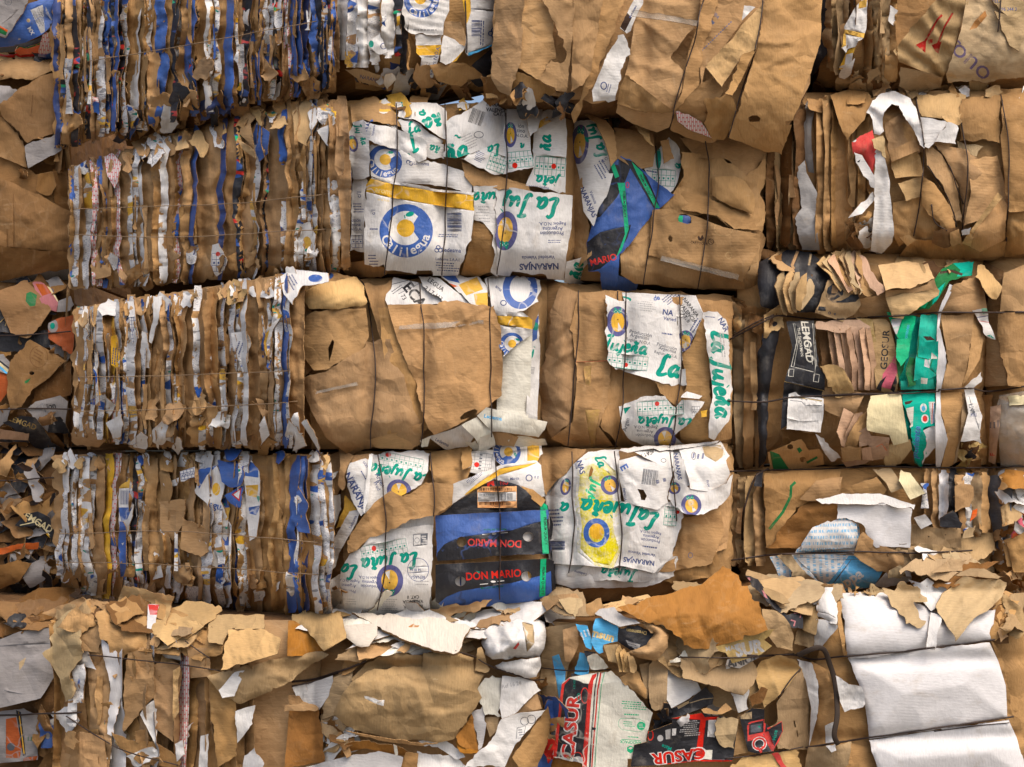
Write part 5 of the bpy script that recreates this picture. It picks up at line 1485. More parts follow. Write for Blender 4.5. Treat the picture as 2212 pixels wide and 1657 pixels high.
S('E1', V9, '510,1010 590,1080 610,1180 615,1300 560,1500 540,1490 555,1250 520,1110', 'lilac', 5)
S('E1', V9, '640,1060 760,1060 780,1300 700,1380 620,1480 625,1250', 'kraft', 5)
S('E1', V9, '705,1392 775,1320 795,1450 780,1540', 'white', 6)
S('E1', V9, '760,1140 880,1130 910,1170 880,1420 870,1530 780,1460 770,1280', 'kraft', 5, ca=.012, folds=((830, 1130, 830, 1500, -.2),))
S('E1', V9, '870,1170 905,1150 895,1250 900,1380 870,1430', 'klight', 6, flut=(.005, .012, 1.57))
S('E1', V9, '560,1480 640,1520 780,1530 870,1590 900,1657 700,1640 600,1560', 'kraft', 5, jit=4)
S('E1', V9, '400,1480 520,1500 540,1657 400,1657', 'kraft', 5)
S('E1', V9, '880,1540 920,1520 930,1590 890,1630', 'white', 6)
S('E1', V9, '1010,1500 1050,1490 1045,1657 1000,1657', 'white', 5)
S('E1', V9, '940,1060 1050,1060 1060,1200 960,1210', 'kraft', 6, ca=.014)
S('E1', V9, '1050,1160 1110,1180 1190,1330 1190,1600 1100,1657 1060,1400', 'kraft', 6, ca=.010)
S('E1', V9, '1185,1375 1285,1345 1270,1440 1195,1535', 'white', 7)
S('E1', V9, '1230,1600 1280,1560 1330,1640 1300,1690 1220,1680', 'lilac', 6)
scraps('E1', V9, '420,840 700,830 1060,870 1050,1010 780,1010 700,900 420,940', 30, 'kraft kraft kdark kgrey kraft klight', (50, 120), (.02, .09), .9, 52, up=.5, cell=7)
scraps('E1', V9, '280,1000 1050,1010 1050,1650 300,1650', 26, 'kraft tan white kraft kraft', (40, 110), (.03, .08), .7, 53, cell=7)
wire('E1', V9, '440,1090 600,1105 850,1135 1110,1170')
wire('E1', V9, '930,1020 1000,1070 1060,1110')
wire('E1', V9, '330,1400 600,1560 900,1650')
scraps('E1', V9, '390,850 500,840 520,930 400,930', 5, 'kraft kraft kgrey', (60, 130), (.04, .1), 1.0, 55, up=.3)
S('E1', V9, '1050,890 1330,890 1330,960 1160,965 1120,1040 1050,1030', 'klight', 5, tilt=(0, .8))
S('E1', V9, '745,838 800,840 785,930 765,990 740,960', 'lilac', 6, pr=[PL('red', '745,838 800,840 790,890 755,890')])

# ------------------------------------------------------------------ bottom centre: the crumpled sheet
S('E2', VB, '-20,1000 215,1005 240,1200 262,1430 0,1480 -60,1480', 'ochre', 5, ca=.004, folds=((0, 1120, 20, 1480, .12),), tilt=(.12, 0), lab='orange brown folded box side')
S('E2', VB, '-60,985 90,950 215,1000 210,1020 -60,1030', 'kraft', 6, tilt=(0, .4))
S('E2', VB, '-30,900 60,905 100,960 -20,990', 'kraft', 5)
S('E2', VB, '100,820 330,740 370,830 280,930 200,1050 90,990', 'white', 3, na=.018, nw=.08)
S('E2', VB, '0,830 110,800 150,960 60,970', 'white', 2, na=.014)
S('E2', VB, '330,760 495,690 480,800 350,1060 235,1100 240,1000 300,900', 'kgrey', 3)
S('E2', VB, '230,1060 350,1040 440,1150 400,1220 300,1260 240,1200', 'kgrey', 2, ca=.014)
S('E2', VB, '420,620 620,570 500,700 400,740', 'kraft', 4, ca=.014)
S('E2', VB, '600,640 700,590 840,548 1062,588 1050,668 840,680 620,705 495,795 480,770', 'kgrey', 4, folds=((500, 780, 1060, 640, .0),), crl=((520, 740, 1060, 640, -.012, .012), (700, 600, 1060, 600, .012, .02)))
S('E2', VB, '480,795 620,700 860,665 1055,670 1060,560 1180,545 1350,560 1470,600 1480,700 1552,735 1500,850 1535,920 1450,1050 1310,1255 1180,1285 1080,1270 830,1258 600,1205 440,1150 330,1050 400,900', 'kgrey', 5, cell=7, ca=.011, na=.010, dome=.05,
  crl=((700, 1040, 1000, 1075, -.012, .01), (1000, 1075, 1480, 1020, .008, .01), (900, 780, 1140, 800, -.008, .02), (1100, 990, 1280, 1010, -.012, .012), (480, 790, 560, 760, .02, .02), (1040, 660, 1050, 580, -.01, .008), (1070, 1190, 1240, 1060, .01, .02), (1290, 650, 1430, 650, -.008, .006), (800, 830, 1000, 780, .010, .03)),
  pr=[PL('white', '585,905 640,915 700,940 748,938 740,988 680,970 590,925'), PL('tan', '1140,765 1160,760 1165,770 1185,765 1180,775 1140,775')], lab='large crumpled grey brown sheet')
S('E2', VB, '1485,650 1500,520 1530,510 1600,690 1560,720 1480,700', 'kgrey', 6, na=.02)
S('E2', VB, '1470,870 1560,760 1620,740 1700,760 1720,860 1680,1000 1690,1070 1560,1060 1540,985 1490,920', 'cream', 4, jit=5, na=.018, lab='dirty cream torn liner')
S('E2', VB, '1700,745 1900,760 1960,790 2012,860 1950,900 1800,1050 1700,1100 1680,980', 'white', 4, na=.012, pr=[TX('Ref 16 24', 1775, 815, 40, 12, 'grey')])
S('E2', VB, '1450,1040 1540,985 1572,1130 1545,1290 1508,1345', 'lilac', 3)
S('E2', VB, '1560,1080 1680,1070 1660,1180 1600,1240 1570,1150', 'kgrey', 3)
S('E2', VB, '1800,1050 1980,880 2020,1010 1900,1030 1720,1090', 'kraft', 3)
S('E2', VB, '1690,1095 1850,1040 2050,1020 1890,1200 1790,1330 1720,1480 1400,1480 1420,1440 1560,1320 1650,1200', 'white', 5, ca=.008, folds=((1700, 1100, 1710, 1480, .2),), pr=[RG('slate', 1880, 1110, 32, 32, 6), RG('slate', 1935, 1095, 34, 34, 6), LN('slate', 5, '1820,1165 1890,1150 1870,1240 1815,1250', True), PARA(1850, 1200, 40, 60, 5, 3, 'slate')], lab='greyish white printed sheet at the right end')
S('E2', VB, '1830,1480 1780,1400 2070,985 2095,1100 2060,1300 1985,1480', 'kraft', 4)
S('E2', VB, '1320,1230 1452,1050 1510,1355 1470,1370 1350,1300', 'ochre', 5, lab='orange brown triangular flap')
S('E2', VB, '1300,1250 1400,1320 1510,1350 1500,1370 1390,1370 1340,1330', 'ochre', 6, tilt=(0, .5))
S('E2', VB, '250,1350 430,1210 470,1220 420,1320 330,1430 270,1440', 'white', 3)
S('E2', VB, '370,1380 450,1290 620,1265 900,1330 1000,1400 860,1380 600,1330', 'ochre', 3, tilt=(0, -.5))
S('E2', VB, '440,1190 830,1262 1080,1285 1180,1290 1060,1310 860,1290 600,1240', 'kraft', 6, tilt=(0, -.4))
S('E2', VB, '1020,1270 1180,1230 1300,1300 1400,1400 1330,1420 1180,1320 1060,1310', 'white', 4)
S('E2', VB, '820,1295 848,1310 855,1385 835,1385', 'cream', 7)
S('E2', VB, '80,1490 500,1380 700,1350 900,1400 880,1490', 'grey', 5, tilt=(0, .6))
S('E2', VB, '1010,1350 1340,1400 1420,1490 1010,1490', 'white', 4, tilt=(0, .4))
S('E2', VB, '870,1490 920,1360 1022,1370 1010,1490', 'kraft', 5)
S('E2', V9, '1040,1200 1120,1175 1400,1112 1600,1075 1655,1090 1500,1190 1350,1280 1210,1340 1150,1310 1090,1265', 'kgrey', 7, ca=.012, dome=.03, jit=3, lab='wavy grey brown paper flap')
S('E2', V9, '1100,1270 1180,1180 1230,1170 1210,1230 1180,1300 1120,1310', 'white', 8, na=.016)
scraps('E2', VB, '420,230 1100,230 1700,130 2000,140 2050,250 1800,300 1450,400 1300,560 700,520 480,500', 56, 'kgrey kraft kraft white kgrey kgrey cream', (60, 190), (-.02, .06), .7, 61, up=.9, asp=.6, cell=7)
scraps('E2', VB, '230,1100 480,1180 420,1260 250,1300', 14, 'kgrey white kraft kdark', (60, 140), (-.02, .03), .7, 62, cell=7)
wire('E2', VB, '0,790 200,760 420,695 600,620', .0045)
wire('E2', VB, '0,825 150,790 380,720', .0035)
wire('E2', VB, '1330,545 1480,590 1600,660 1900,765 2040,770')
S('E2', VB, '90,220 400,225 480,250 200,300 0,270', 'klight', 2, tilt=(0, 1.2))
# things lying loose on the ledge of the bottom bales
sheet('E2', VB, '480,230 640,235 850,250 950,272 1180,278 1445,350 1330,560 1180,540 960,470 730,370 620,300', 'plaster', lift=.13, tilt=(0, .85), th=.016, ca=.006, jit=3, flut=None, pr=[PL('ochre', '940,345 985,320 1000,335 1030,335 1020,350 950,352')], top=('loose_board', 'thick cream coloured board lying flat on top of the crumpled brown bale', 'cardboard'), back='brown')
sheet('E2', VB, '420,338 540,325 672,320 690,350 690,412 620,505 560,512 520,500 430,430', 'plaster', lift=.12, tilt=(0, .5), dome=.03, top=('loose_board', 'small curled white board piece left of the thick cream board', 'cardboard'))
sheet('E2', VB, '0,245 100,240 395,228 435,440 400,460 300,520 260,542 120,370 0,300', 'klight', lift=.14, tilt=(-.2, .6), dome=.05, ca=.008, flut=(.0015, .03, .2), top=('curled_cardboard', 'light brown curled sheet, its orange brown inside showing, on the left of the ledge', 'cardboard'))
sheet('E2', VB, '-30,300 20,300 130,370 215,460 262,542 150,580 -40,585', 'ochre', lift=.11, tilt=(.4, -.3), top=('curled_cardboard', 'orange brown inner curl of board under the light brown curled sheet', 'cardboard'))
sheet('E1', V9, '1150,965 1310,960 1415,1012 1395,1088 1250,1130 1110,1168 1130,1080', 'klight', lift=.16, tilt=(-.2, .5), flut=(.0015, .035, .6), ca=.005, top=('loose_cardboard', 'pale straight edged cardboard piece leaning out below the curled sheet', 'cardboard'))
sheet('E2', VB, '1530,480 1545,380 1600,340 1700,325 1760,300 1850,275 1960,270 2040,310 2062,390 2040,520 2000,590 1800,590 1620,610 1560,570', 'white', lift=.06, dome=.16, na=.03, nw=.07, ca=.022, cr=40, fa=.03, pr=[PL('tan', '1860,310 1950,330 1960,480 1900,550 1880,400'), PL('red', '1785,525 1830,470 1838,490 1810,530')], top=('crumpled_bag', 'crumpled white plastic bag with a red mark bulging from the ledge', 'plastic bag'))
sheet('E2', VB, '1640,660 1700,630 1900,610 2005,590 2015,660 1975,750 1900,770 1760,720 1690,700', 'white', lift=.07, dome=.06, na=.014, ca=.010, top=('crumpled_paper', 'folded white paper directly below the crumpled plastic bag', 'paper'))
sheet('E2', VC, '105,370 160,330 230,300 260,340 350,380 365,440 200,485 135,450', 'plaster', lift=.12, tilt=(0, .6), jit=4, na=.016, nw=.06, ca=.014, top=('torn_board', 'cream torn board right of the white plastic bag', 'cardboard'))
sheet('E3', VC, '235,275 330,255 430,270 435,330 370,420 300,370', 'tan', lift=.08, tilt=(0, .9), jit=4, top=('torn_board', 'small tan torn board on the ledge below the yellow streaked bale', 'cardboard'))

# ------------------------------------------------------------------ bottom, mixed cartons
S('E3', VC, '110,500 380,460 400,640 320,800 285,1000 300,1120 210,1330 130,1250 90,900', 'kgrey', 2, pr=[PL('lblue', '185,735 240,715 270,800 295,850 285,1060 240,1070 215,900')])
S('E3', VC, '270,520 390,480 400,640 330,780 290,770', 'kraft', 4, folds=((300, 760, 390, 500, -.2),))
S('E3', VC, '430,350 700,290 960,232 990,260 940,300 720,335 520,400', 'klight', 2, tilt=(0, 1.0))
sheet('E3', VC, '715,335 800,310 950,262 1140,225 1300,165 1390,155 1480,80 1565,0 1620,25 1700,110 1800,240 1860,320 1905,440 1930,520 1700,600 1450,672 1250,645 1130,520 1000,460 880,430', 'ochre', lift=.13, cell=7, tilt=(0, .1), jit=4, ca=.010, crl=((940, 440, 1490, 385, .014, .02), (1490, 385, 1900, 330, .012, .02), (1340, 180, 1500, 400, -.014, .02), (1520, 420, 1530, 640, .008, .02), (1100, 380, 1480, 400, .01, .03)), folds=((900, 470, 1900, 420, -.2),), top=('loose_cardboard', 'big orange brown bent sheet standing up behind the mixed cartons', 'cardboard'))
S('E3', VC, '1880,350 1990,360 2060,410 2110,480 2140,580 2130,690 2000,660 1930,560', 'kgrey', 6)
S('E3', VC, '535,430 570,420 722,500 715,612 600,640 600,700 540,690 500,620 515,520', 'lblue', 6, pr=[TX('msun', 590, 570, 66, -15, 'fade', .04)], lab='bright blue box face with yellow lettering')
S('E3', VC, '720,500 800,485 880,482 1010,540 992,612 850,702 760,645 715,612', 'black', 6, pr=[TX('Dreamsun', 868, 535, 38, 172, 'fade', .02), PL('grey', '780,600 900,640 880,690 800,640'), PARA(840, 640, 90, 50, -15, 3, 'slate')])
S('E3', VC, '530,390 570,350 690,335 720,380 900,465 730,495 600,430', 'grey', 7, tilt=(0, .6), flut=(.004, .03, .8))
S('E3', VC, '900,460 1000,452 1062,482 1132,560 1122,660 1020,770 880,745 800,700 950,640 1012,550', 'kraft', 6, dome=.07, ca=.008)
S('E3', VC, '970,800 1000,760 1110,680 1135,730 1120,830 1108,1162 990,1152 962,980', 'kgrey', 5, folds=((980, 1150, 1000, 780, .15),))
S('E3', VC, '890,800 970,780 970,1000 950,1080 920,940', 'kgrey', 4)
S('E3', VC, '600,640 715,632 730,700 710,790 640,770', 'klight', 8, tilt=(-.3, .2))
for i in range(4):
    S('E3', VC, f'{700+i*32},{690+i*14} {735+i*34},{640+i*30} {770+i*30},{720+i*20} {770+i*26},{860+i*4} {728+i*30},{860}', 'klight', 8, tilt=(.5, 0), name='torn_fin', jit=4)
S('E3', VC, '375,470 470,485 515,640 500,680 460,660 430,580', 'lblue', 5, pr=[PARA(440, 560, 70, 120, -70, 4, 'white')])
S('E3', VC, '410,700 480,720 490,790 475,890 365,870 370,820', 'lblue', 4)
S('E3', VC, '445,690 540,700 480,800', 'black', 5)
S('E3', VC, '470,735 550,715 600,760 640,822 500,838', 'cream', 6, flut=(.004, .02, 1.2))
S('E3', VC, '340,870 480,870 480,930 420,960 340,910', 'black', 4, pr=[EL('yellow', 455, 925, 16, 20)])
S('E3', VC, '325,905 500,870 660,848 720,900 800,972 900,1090 1000,1190 970,1300 930,1480 905,1588 840,1570 795,1560 790,1640 430,1640 430,1600 195,1545 225,1300 262,965', 'cream', 5, cell=6, ca=.003, na=.004, cr=6, jit=1.4,
  pr=[PL('red', '262,960 330,905 320,960 285,970 225,1545 192,1545'), PL('black', '285,965 330,912 400,930 440,950 480,955 440,1550 220,1545'), PL('red', '480,960 510,885 560,862 520,930 500,1100 465,1645 425,1640'), LN('black', 13, '555,865 530,1000 510,1300 490,1640'), LN('red', 11, '580,862 555,1000 530,1300 505,1640'), LN('green', 5, '610,858 585,960 550,1330 530,1640'), LN('cream', 3, '548,870 520,1050 500,1640'), PL('black', '505,1305 540,1310 535,1330 505,1328'), TX('CASUR', 335, 1300, 104, 84, 'white', .075, 1.15), TX('CASUR', 335, 1300, 100, 84, 'red', .035, 1.17), RG('red', 450, 1050, 30, 62, 8), RG('teal', 400, 1060, 12, 26, 7), LN('teal', 7, '335,1520 320,1550 345,1560 350,1530'), RG('red', 390, 1540, 36, 30, 8), TX('1.25 KG', 365, 960, 20, 88, 'teal'), PARA(845, 1130, 200, 70, -4, 4, 'green'), PARA(840, 1205, 150, 26, -3, 1, 'green'), *[LN('green', 3, f'{a}') for a in ('740,1235 890,1240 930,1260 940,1290 920,1330 880,1345 750,1325 725,1300 722,1260 740,1235',)], EL('green', 905, 1295, 34, 34), PARA(905, 1295, 40, 40, 0, 3, 'cream'), PARA(805, 1280, 90, 50, -3, 3, 'green'), LN('green', 5, '745,1405 900,1415'), TX('ANDOPACK', 820, 1428, 30, 176, 'green', .02), PARA(830, 1385, 110, 20, 176, 1, 'green'), PL('green', '790,1470 820,1455 848,1470 848,1500 820,1518 792,1500'), PL('cream', '800,1475 822,1465 840,1474 820,1486'), EL('grey', 395, 1580, 40, 40)],
  lab='cream striped box side with a black end and big red lettering')
S('E3', VC, '735,900 850,840 890,870 950,1000 945,1080 880,1040 800,972 740,930', 'kraft', 4, dome=.03)
S('E3', VC, '1110,820 1280,820 1340,900 1392,1010 1300,1070 1150,1152 1110,1080', 'white', 3, pr=[LN('red', 4, '1265,825 1345,935')])
S('E3', VC, '1030,1200 1150,1155 1300,1085 1430,982 1492,1060 1480,1122 1350,1170 1150,1240 1080,1270', 'black', 4, pr=[LN('tan', 6, '1300,1110 1400,1080 1490,1070'), LN('tan', 22, '1200,1150 1290,1100')])
S('E3', VC, '1290,900 1345,870 1580,800 1620,850 1690,1180 1500,1135 1450,960 1392,1010', 'kgrey', 5, ca=.004, folds=((1590, 810, 1700, 1180, -.4),))
S('E3', VC, '1585,800 1680,860 1765,922 1772,1160 1690,1190 1650,1060 1610,930', 'white', 5, tilt=(.3, 0), ca=.004)
S('E3', VC, '1130,760 1250,730 1580,760 1560,800 1340,860 1280,810 1120,810', 'kgrey', 6, tilt=(0, 1.0), jit=4)
scraps('E3', VC, '1100,650 1560,640 1580,760 1250,790 1120,760', 14, 'kgrey cream white tan kgrey', (60, 160), (.04, .09), .7, 71, up=.8)
S('E3', VC, '960,1340 1060,1310 1160,1270 1150,1232 1400,1190 1440,1200 1690,1245 1660,1480 1640,1580 1380,1580 1060,1612 820,1625 850,1450 960,1420', 'black', 5, cell=6, ca=.004, na=.005, jit=1.2, pr=[PL('red', '1150,1235 1395,1190 1430,1240 1390,1580 1340,1575 1385,1245'), PL('red', '1425,1225 1530,1220 1525,1248 1420,1250'), LN('red', 14, '1060,1612 1380,1575 1640,1580'), TX('CASUR', 1205, 1540, 92, 187, 'white', .07, 1.1), TX('CASUR', 1205, 1540, 88, 187, 'red', .035, 1.12), PARA(1300, 1315, 160, 130, 184, 8, 'grey'), EL('grey', 1060, 1395, 24, 26), PL('grey', '1100,1330 1145,1318 1140,1400 1105,1405'), PL('white', '1155,1318 1190,1315 1185,1370 1155,1375'), TX('Mate', 1110, 1470, 40, 160, 'teal'), PL('white', '1450,1248 1522,1246 1500,1388 1440,1382'), PL('cream', '1430,1490 1482,1490 1475,1568 1412,1562'), RG('red', 980, 1370, 22, 40, 8)], lab='black box with a red frame and inverted red lettering')
S('E3', VC, '1520,1225 1600,1235 1692,1243 1680,1330 1655,1480 1560,1462 1510,1385', 'tan', 6, flut=(.002, .03, 0), jit=4)
S('E3', VC, '1410,1190 1390,1165 1440,1150 1520,1180 1590,1110 1640,1160 1560,1200 1480,1200', 'kraft', 7, na=.02)
S('E3', VC, '1690,1200 1790,1210 1770,1510 1640,1535 1660,1360', 'kraft', 4)
S('E3', VC, '1700,1225 1800,1150 1902,1160 1900,1270 1955,1310 2042,1255 2052,1340 1972,1500 1840,1520 1770,1500', 'black', 5, jit=1.2, pr=[LN('red', 18, '1770,1290 1770,1380 1900,1350 1905,1240'), LN('red', 12, '1770,1280 1800,1265 1890,1248'), PL('red', '1900,1345 1935,1340 1990,1480 1960,1500 1900,1400'), LN('red', 14, '1925,1320 2042,1255 2052,1340 1972,1500'), PL('red', '1765,1390 1890,1360 1900,1390 1765,1420'), RG('white', 1860, 1440, 48, 44, 26, 20), RG('red', 1860, 1440, 48, 44, 16, 20), TX('A', 1870, 1490, 50, 190, 'red', .05), PL('tan', '1705,1200 1800,1180 1800,1240 1710,1240'), PL('slate', '1790,1290 1880,1275 1880,1340 1790,1350'), PL('teal', '1845,1300 1865,1290 1868,1315'), TX('Mate', 1985, 1370, 40, 80, 'teal')], lab='small black carton corner with red edging')
S('E3', VC, '2000,1110 2100,960 2200,830 2300,900 2320,1300 2290,1480 2010,1480 1950,1300 2010,1240', 'kgrey', 4, ca=.006, holes=('2135,1255 2145,1252 2158,1305 2148,1310', '2160,1335 2168,1332 2176,1385 2168,1388'), folds=((2005, 1100, 2200, 830, -.1),))
S('E3', VC, '1820,840 1900,760 2000,725 2150,760 2200,830 2060,1010 1990,1080 1900,1150 1870,1060', 'klight', 5, ca=.012)
S('E3', VC, '1680,830 1815,800 1850,900 1885,960 1900,1100 1780,1150 1760,922', 'kgrey', 4)
S('E3', VC, '1780,1060 1880,980 1930,1000 1900,1080 1800,1140', 'kdark', 6, na=.02)
S('E3', VC, '1580,550 1760,525 1980,515 1940,570 1900,600 1965,650 1870,720 1640,790 1590,705 1460,672', 'gold', 7, jit=.8, ca=.004, pr=[PL('klight', '1590,570 1900,525 1880,545 1600,600'), TX('MATE', 1650, 662, 48, 12, 'grey', .02), TX('SUR', 1780, 665, 100, 12, 'grey', .05, .9), TX('sabor', 1680, 580, 28, 8, 'tan')], lab='glossy brown printed board with grey lettering')
S('E3', VC, '1600,760 1850,720 1860,740 1700,830 1590,800', 'white', 6, pr=[TX('ANIOR', 1730, 770, 60, 12, 'slate', .05)])
S('E3', VC, '140,1250 220,1330 205,1540 160,1600 120,1480', 'black', 1)
S('E3', VC, '30,1560 120,1480 190,1570 170,1660 30,1660', 'blue', 3)
S('E3', VC, '170,1560 300,1560 440,1600 430,1660 180,1660', 'ochre', 3)
S('E3', VC, '1960,1520 2010,1510 2090,1640 2040,1640', 'red', 5)
S('E3', VC, '1640,1600 1960,1510 2160,1490 2200,1640 1600,1650', 'klight', 4, tilt=(0, .4), jit=4)
S('E3', VC, '1745,80 1790,85 1850,110 1900,180 2010,320 2080,400 2210,370 2215,510 2120,500 2040,400 1920,290 1800,170', 'black', 7, na=.016, pr=[PL('wornpink', '1745,100 1780,95 1790,115 1765,140'), PL('wornpink', '1880,195 1905,215 1930,270 1900,250'), LN('wornpink', 12, '2140,385 2200,380 2190,420'), LN('wornpink', 12, '2115,440 2150,450 2140,490')])
S('E3', VC, '1840,170 1950,190 2050,230 2110,300 2050,310 1960,270', 'kgrey', 8, tilt=(0, .7))
scraps('E3', VC, '1900,150 2150,200 2180,330 2050,330', 6, 'kgrey black kgrey tan kgrey', (70, 150), (.03, .08), .8, 72, up=.5)
scraps('E3', VC, '1000,1150 1500,1130 1500,1250 1000,1350', 10, 'kdark black kgrey lilac', (60, 140), (.0, .04), .8, 73)
scraps('E3', VC, '80,900 250,1000 200,1600 60,1500', 14, 'kgrey kraft kdark red blue white', (60, 150), (.0, .05), .7, 74)
scraps('E3', VC, '230,260 900,220 1600,60 1600,160 900,330 260,360', 16, 'kgrey kraft kraft kgrey', (60, 120), (.02, .07), .6, 75, up=.9, asp=.6)
wire('E3', VC, '90,830 300,845 500,850 650,838')
wire('E3', VC, '1180,735 1580,745 1860,735 2140,712')
wire('E3', VC, '1590,1560 1900,1520 2212,1465')
wire('E3', VC, '2010,1070 2110,930 2190,830', .003)
# ------------------------------------------------------------------ bottom right: white boards
S('E4', VD, '620,560 690,700 700,890 795,1070 830,1300 850,1470 930,1700 420,1700 440,1000', 'kraft', 2, ca=.004)
S('E4', VD, '1690,770 1760,850 1840,1290 1900,1330 1960,1700 1860,1700 1780,1290 1740,920', 'kraft', 3)
S('E4', VD, '1600,560 1760,470 1890,500 1860,690 1740,760 1680,780', 'kraft', 3)
S('E4', VD, '612,450 760,440 900,440 1100,470 1300,560 1520,560 1722,560 1710,660 1690,775 1320,825 930,880 690,888 672,680 650,550', 'lilac', 4, cell=7, ca=.004, na=.004, nw=.3, cr=5, jit=2.5, dome=.05, fa=.0015, pr=[PL('tan', '780,428 900,430 880,452 850,445 790,450')], lab='smooth white board above the upper wire')
S('E4', VD, '695,898 1000,870 1320,828 1682,790 1742,920 1795,1090 1805,1312 1400,1382 1100,1430 842,1462 820,1260 772,1080', 'lilac', 4, cell=7, ca=.003, na=.004, nw=.4, cr=3, jit=1, dome=.06, fa=.0012, lab='smooth white board between the two wires')
S('E4', VD, '842,1470 1300,1402 1815,1326 1870,1450 1930,1640 1960,1760 930,1760 880,1600', 'lilac', 4, cell=7, ca=.004, na=.004, nw=.4, cr=4, jit=1, dome=.05, fa=.0015, lab='white board below the lower wire')
S('E4', VD, '412,495 450,450 540,400 590,405 625,500 628,660 560,640 480,610 480,520', 'white', 5, cell=6, dome=.05, na=.010, pr=[LN('brown', 3, '490,575 560,590 610,620')], lab='crushed white box corner')
S('E4', VD, '475,625 560,640 628,672 560,760 500,835 455,800', 'white', 4, tilt=(.2, -.5))
S('E4', VD, '610,450 630,440 650,520 690,880 670,890 625,670', 'kraft', 6, tilt=(.2, 0))
S('E4', VD, '340,905 440,930 490,1100 480,1320 425,1510 440,1250 400,1050', 'white', 5, tilt=(.2, 0), lab='narrow upright white strip')
S('E4', VD, '440,920 600,1000 610,1340 480,1500 490,1120', 'kraft', 3, ca=.012)
S('E4', VD, '535,1370 600,1340 610,1480 540,1490', 'white', 5)
S('E4', VD, '540,1510 610,1495 615,1540 580,1555', 'white', 6)
S('E4', VD, '420,1520 600,1510 720,1480 700,1640 600,1700 380,1700', 'kgrey', 5, ca=.012)
S('E4', VD, '610,1020 650,1040 700,1080 790,1100 812,1160 800,1240 740,1255 672,1275 640,1200', 'white', 6, flut=(.003, .018, .1), jit=3, lab='ribbed white fragment')
S('E4', VD, '400,430 470,400 600,380 560,440 430,500', 'kraft', 4)
S('E4', VD, '380,520 480,500 490,640 470,740 380,700', 'kgrey', 6, ca=.012)
S('E4', VD, '340,700 470,720 450,830 320,800', 'kgrey', 5, tilt=(0, .3))
scraps('E4', VD, '1130,180 1500,170 1700,260 1800,380 1560,340 1300,330 1150,280', 16, 'kgrey tan white kdark kgrey', (60, 120), (.02, .07), .7, 81, up=.5)
wire('E4', VD, '0,880 300,875 460,905 690,885 1000,860 1320,822 1720,768', .004)
wire('E4', VD, '400,1525 640,1480 1000,1430 1400,1370 1850,1305', .004)
wire('E4', VD, '690,890 900,866', .003)
wire('E4', VD, '1300,1408 1560,1375 1820,1350', .0022)
sheet('E4', VD, '930,410 1020,430 1040,385 1090,365 1110,390 1180,400 1200,450 1250,505 1150,510 1180,560 1240,640 1200,690 1100,660 1090,610 1050,590 1000,540 970,460', 'tan', lift=.13, tilt=(0, -.15), jit=5, ca=.012, top=('torn_cardboard', 'leaf shaped tan scrap with ragged ends hanging over the white board', 'cardboard'))
sheet('E4', VD, '1305,540 1350,450 1440,380 1500,330 1660,350 1800,372 1770,470 1700,540 1560,640 1445,782 1420,720 1375,655 1320,580', 'tan', lift=.14, tilt=(0, -.1), flut=(.004, .045, -.7), ca=.006, jit=4, top=('torn_cardboard', 'large tan ribbed sheet hanging in front of the top white board', 'cardboard'))
sheet('E4', VD, '1112,350 1200,375 1250,340 1300,390 1420,370 1370,450 1320,540 1275,572 1220,510 1195,440', 'white', lift=.115, na=.02, ca=.014, nw=.06, top=('torn_paper', 'crumpled white paper between the leaf shaped scrap and the ribbed tan sheet', 'paper'))
sheet('E4', VD, '1272,580 1342,600 1320,720 1302,842 1240,832 1255,700', 'white', lift=.12, ca=.004, top=('torn_paper', 'narrow white paper strip hanging across the upper wire', 'paper'))
scraps('E4', VD, '640,425 900,425 920,445 640,445', 8, 'kgrey tan kraft', (24, 44), (.05, .07), .5, 137)
S('E4', VD, '1440,320 1500,290 1620,275 1780,330 1740,345 1600,330', 'kgrey', 8, tilt=(0, .8))

# ------------------------------------------------------------------ right column
S('F1', V4, '198,-40 352,-40 358,150 335,290 240,455 245,300 222,130', 'black', 2, cell=6, pr=[PL('blue', '195,-40 250,-40 262,90 250,180 235,200 215,120'), TX('DON MARIO', 272, 120, 32, -88, 'red', .02, 1.5), EL('green', 290, 5, 6, 9)], lab='curved black and blue strip with red lettering running down')
strips('F1', V4, '330:50:kgrey 372:60:kgrey 410:60:kgrey 440:50:kgrey 470:46:kdark 560:56:kraft 600:50:kgrey 630:46:kgrey 664:50:kgrey 700:54:kraft', '300,-50 740,-50', '300,330 420,440 740,480', side=False, seed=91, lift=(.0, .04), lean=.04, jy=20)
S('F1', V4, '500,30 530,0 562,-10 556,150 540,215 470,270 440,300 412,270 430,150', 'white', 4, flut=(.004, .03, .25), pr=[PL('yellow', '515,10 560,-10 555,40 510,50'), PL('yellow', '425,165 550,190 545,218 420,190'), PL('yellow', '412,170 440,200 440,260 410,272'), TX('en', 505, 232, 30, -75, 'slate')], lab='yellow and white crumpled wrapper')
S('F1', V4, '440,300 470,270 500,240 470,360 440,370 400,395', 'yellow', 3, na=.012, pr=[PL('white', '440,310 480,300 470,360 430,380')])
S('F1', V4, '400,380 470,350 490,330 470,420 430,450 400,440', 'white', 3)
S('F1', V4, '690,30 735,60 715,150 680,120', 'white', 4)
S('F1', V4, '560,420 620,380 640,420 560,480', 'kgrey', 4)
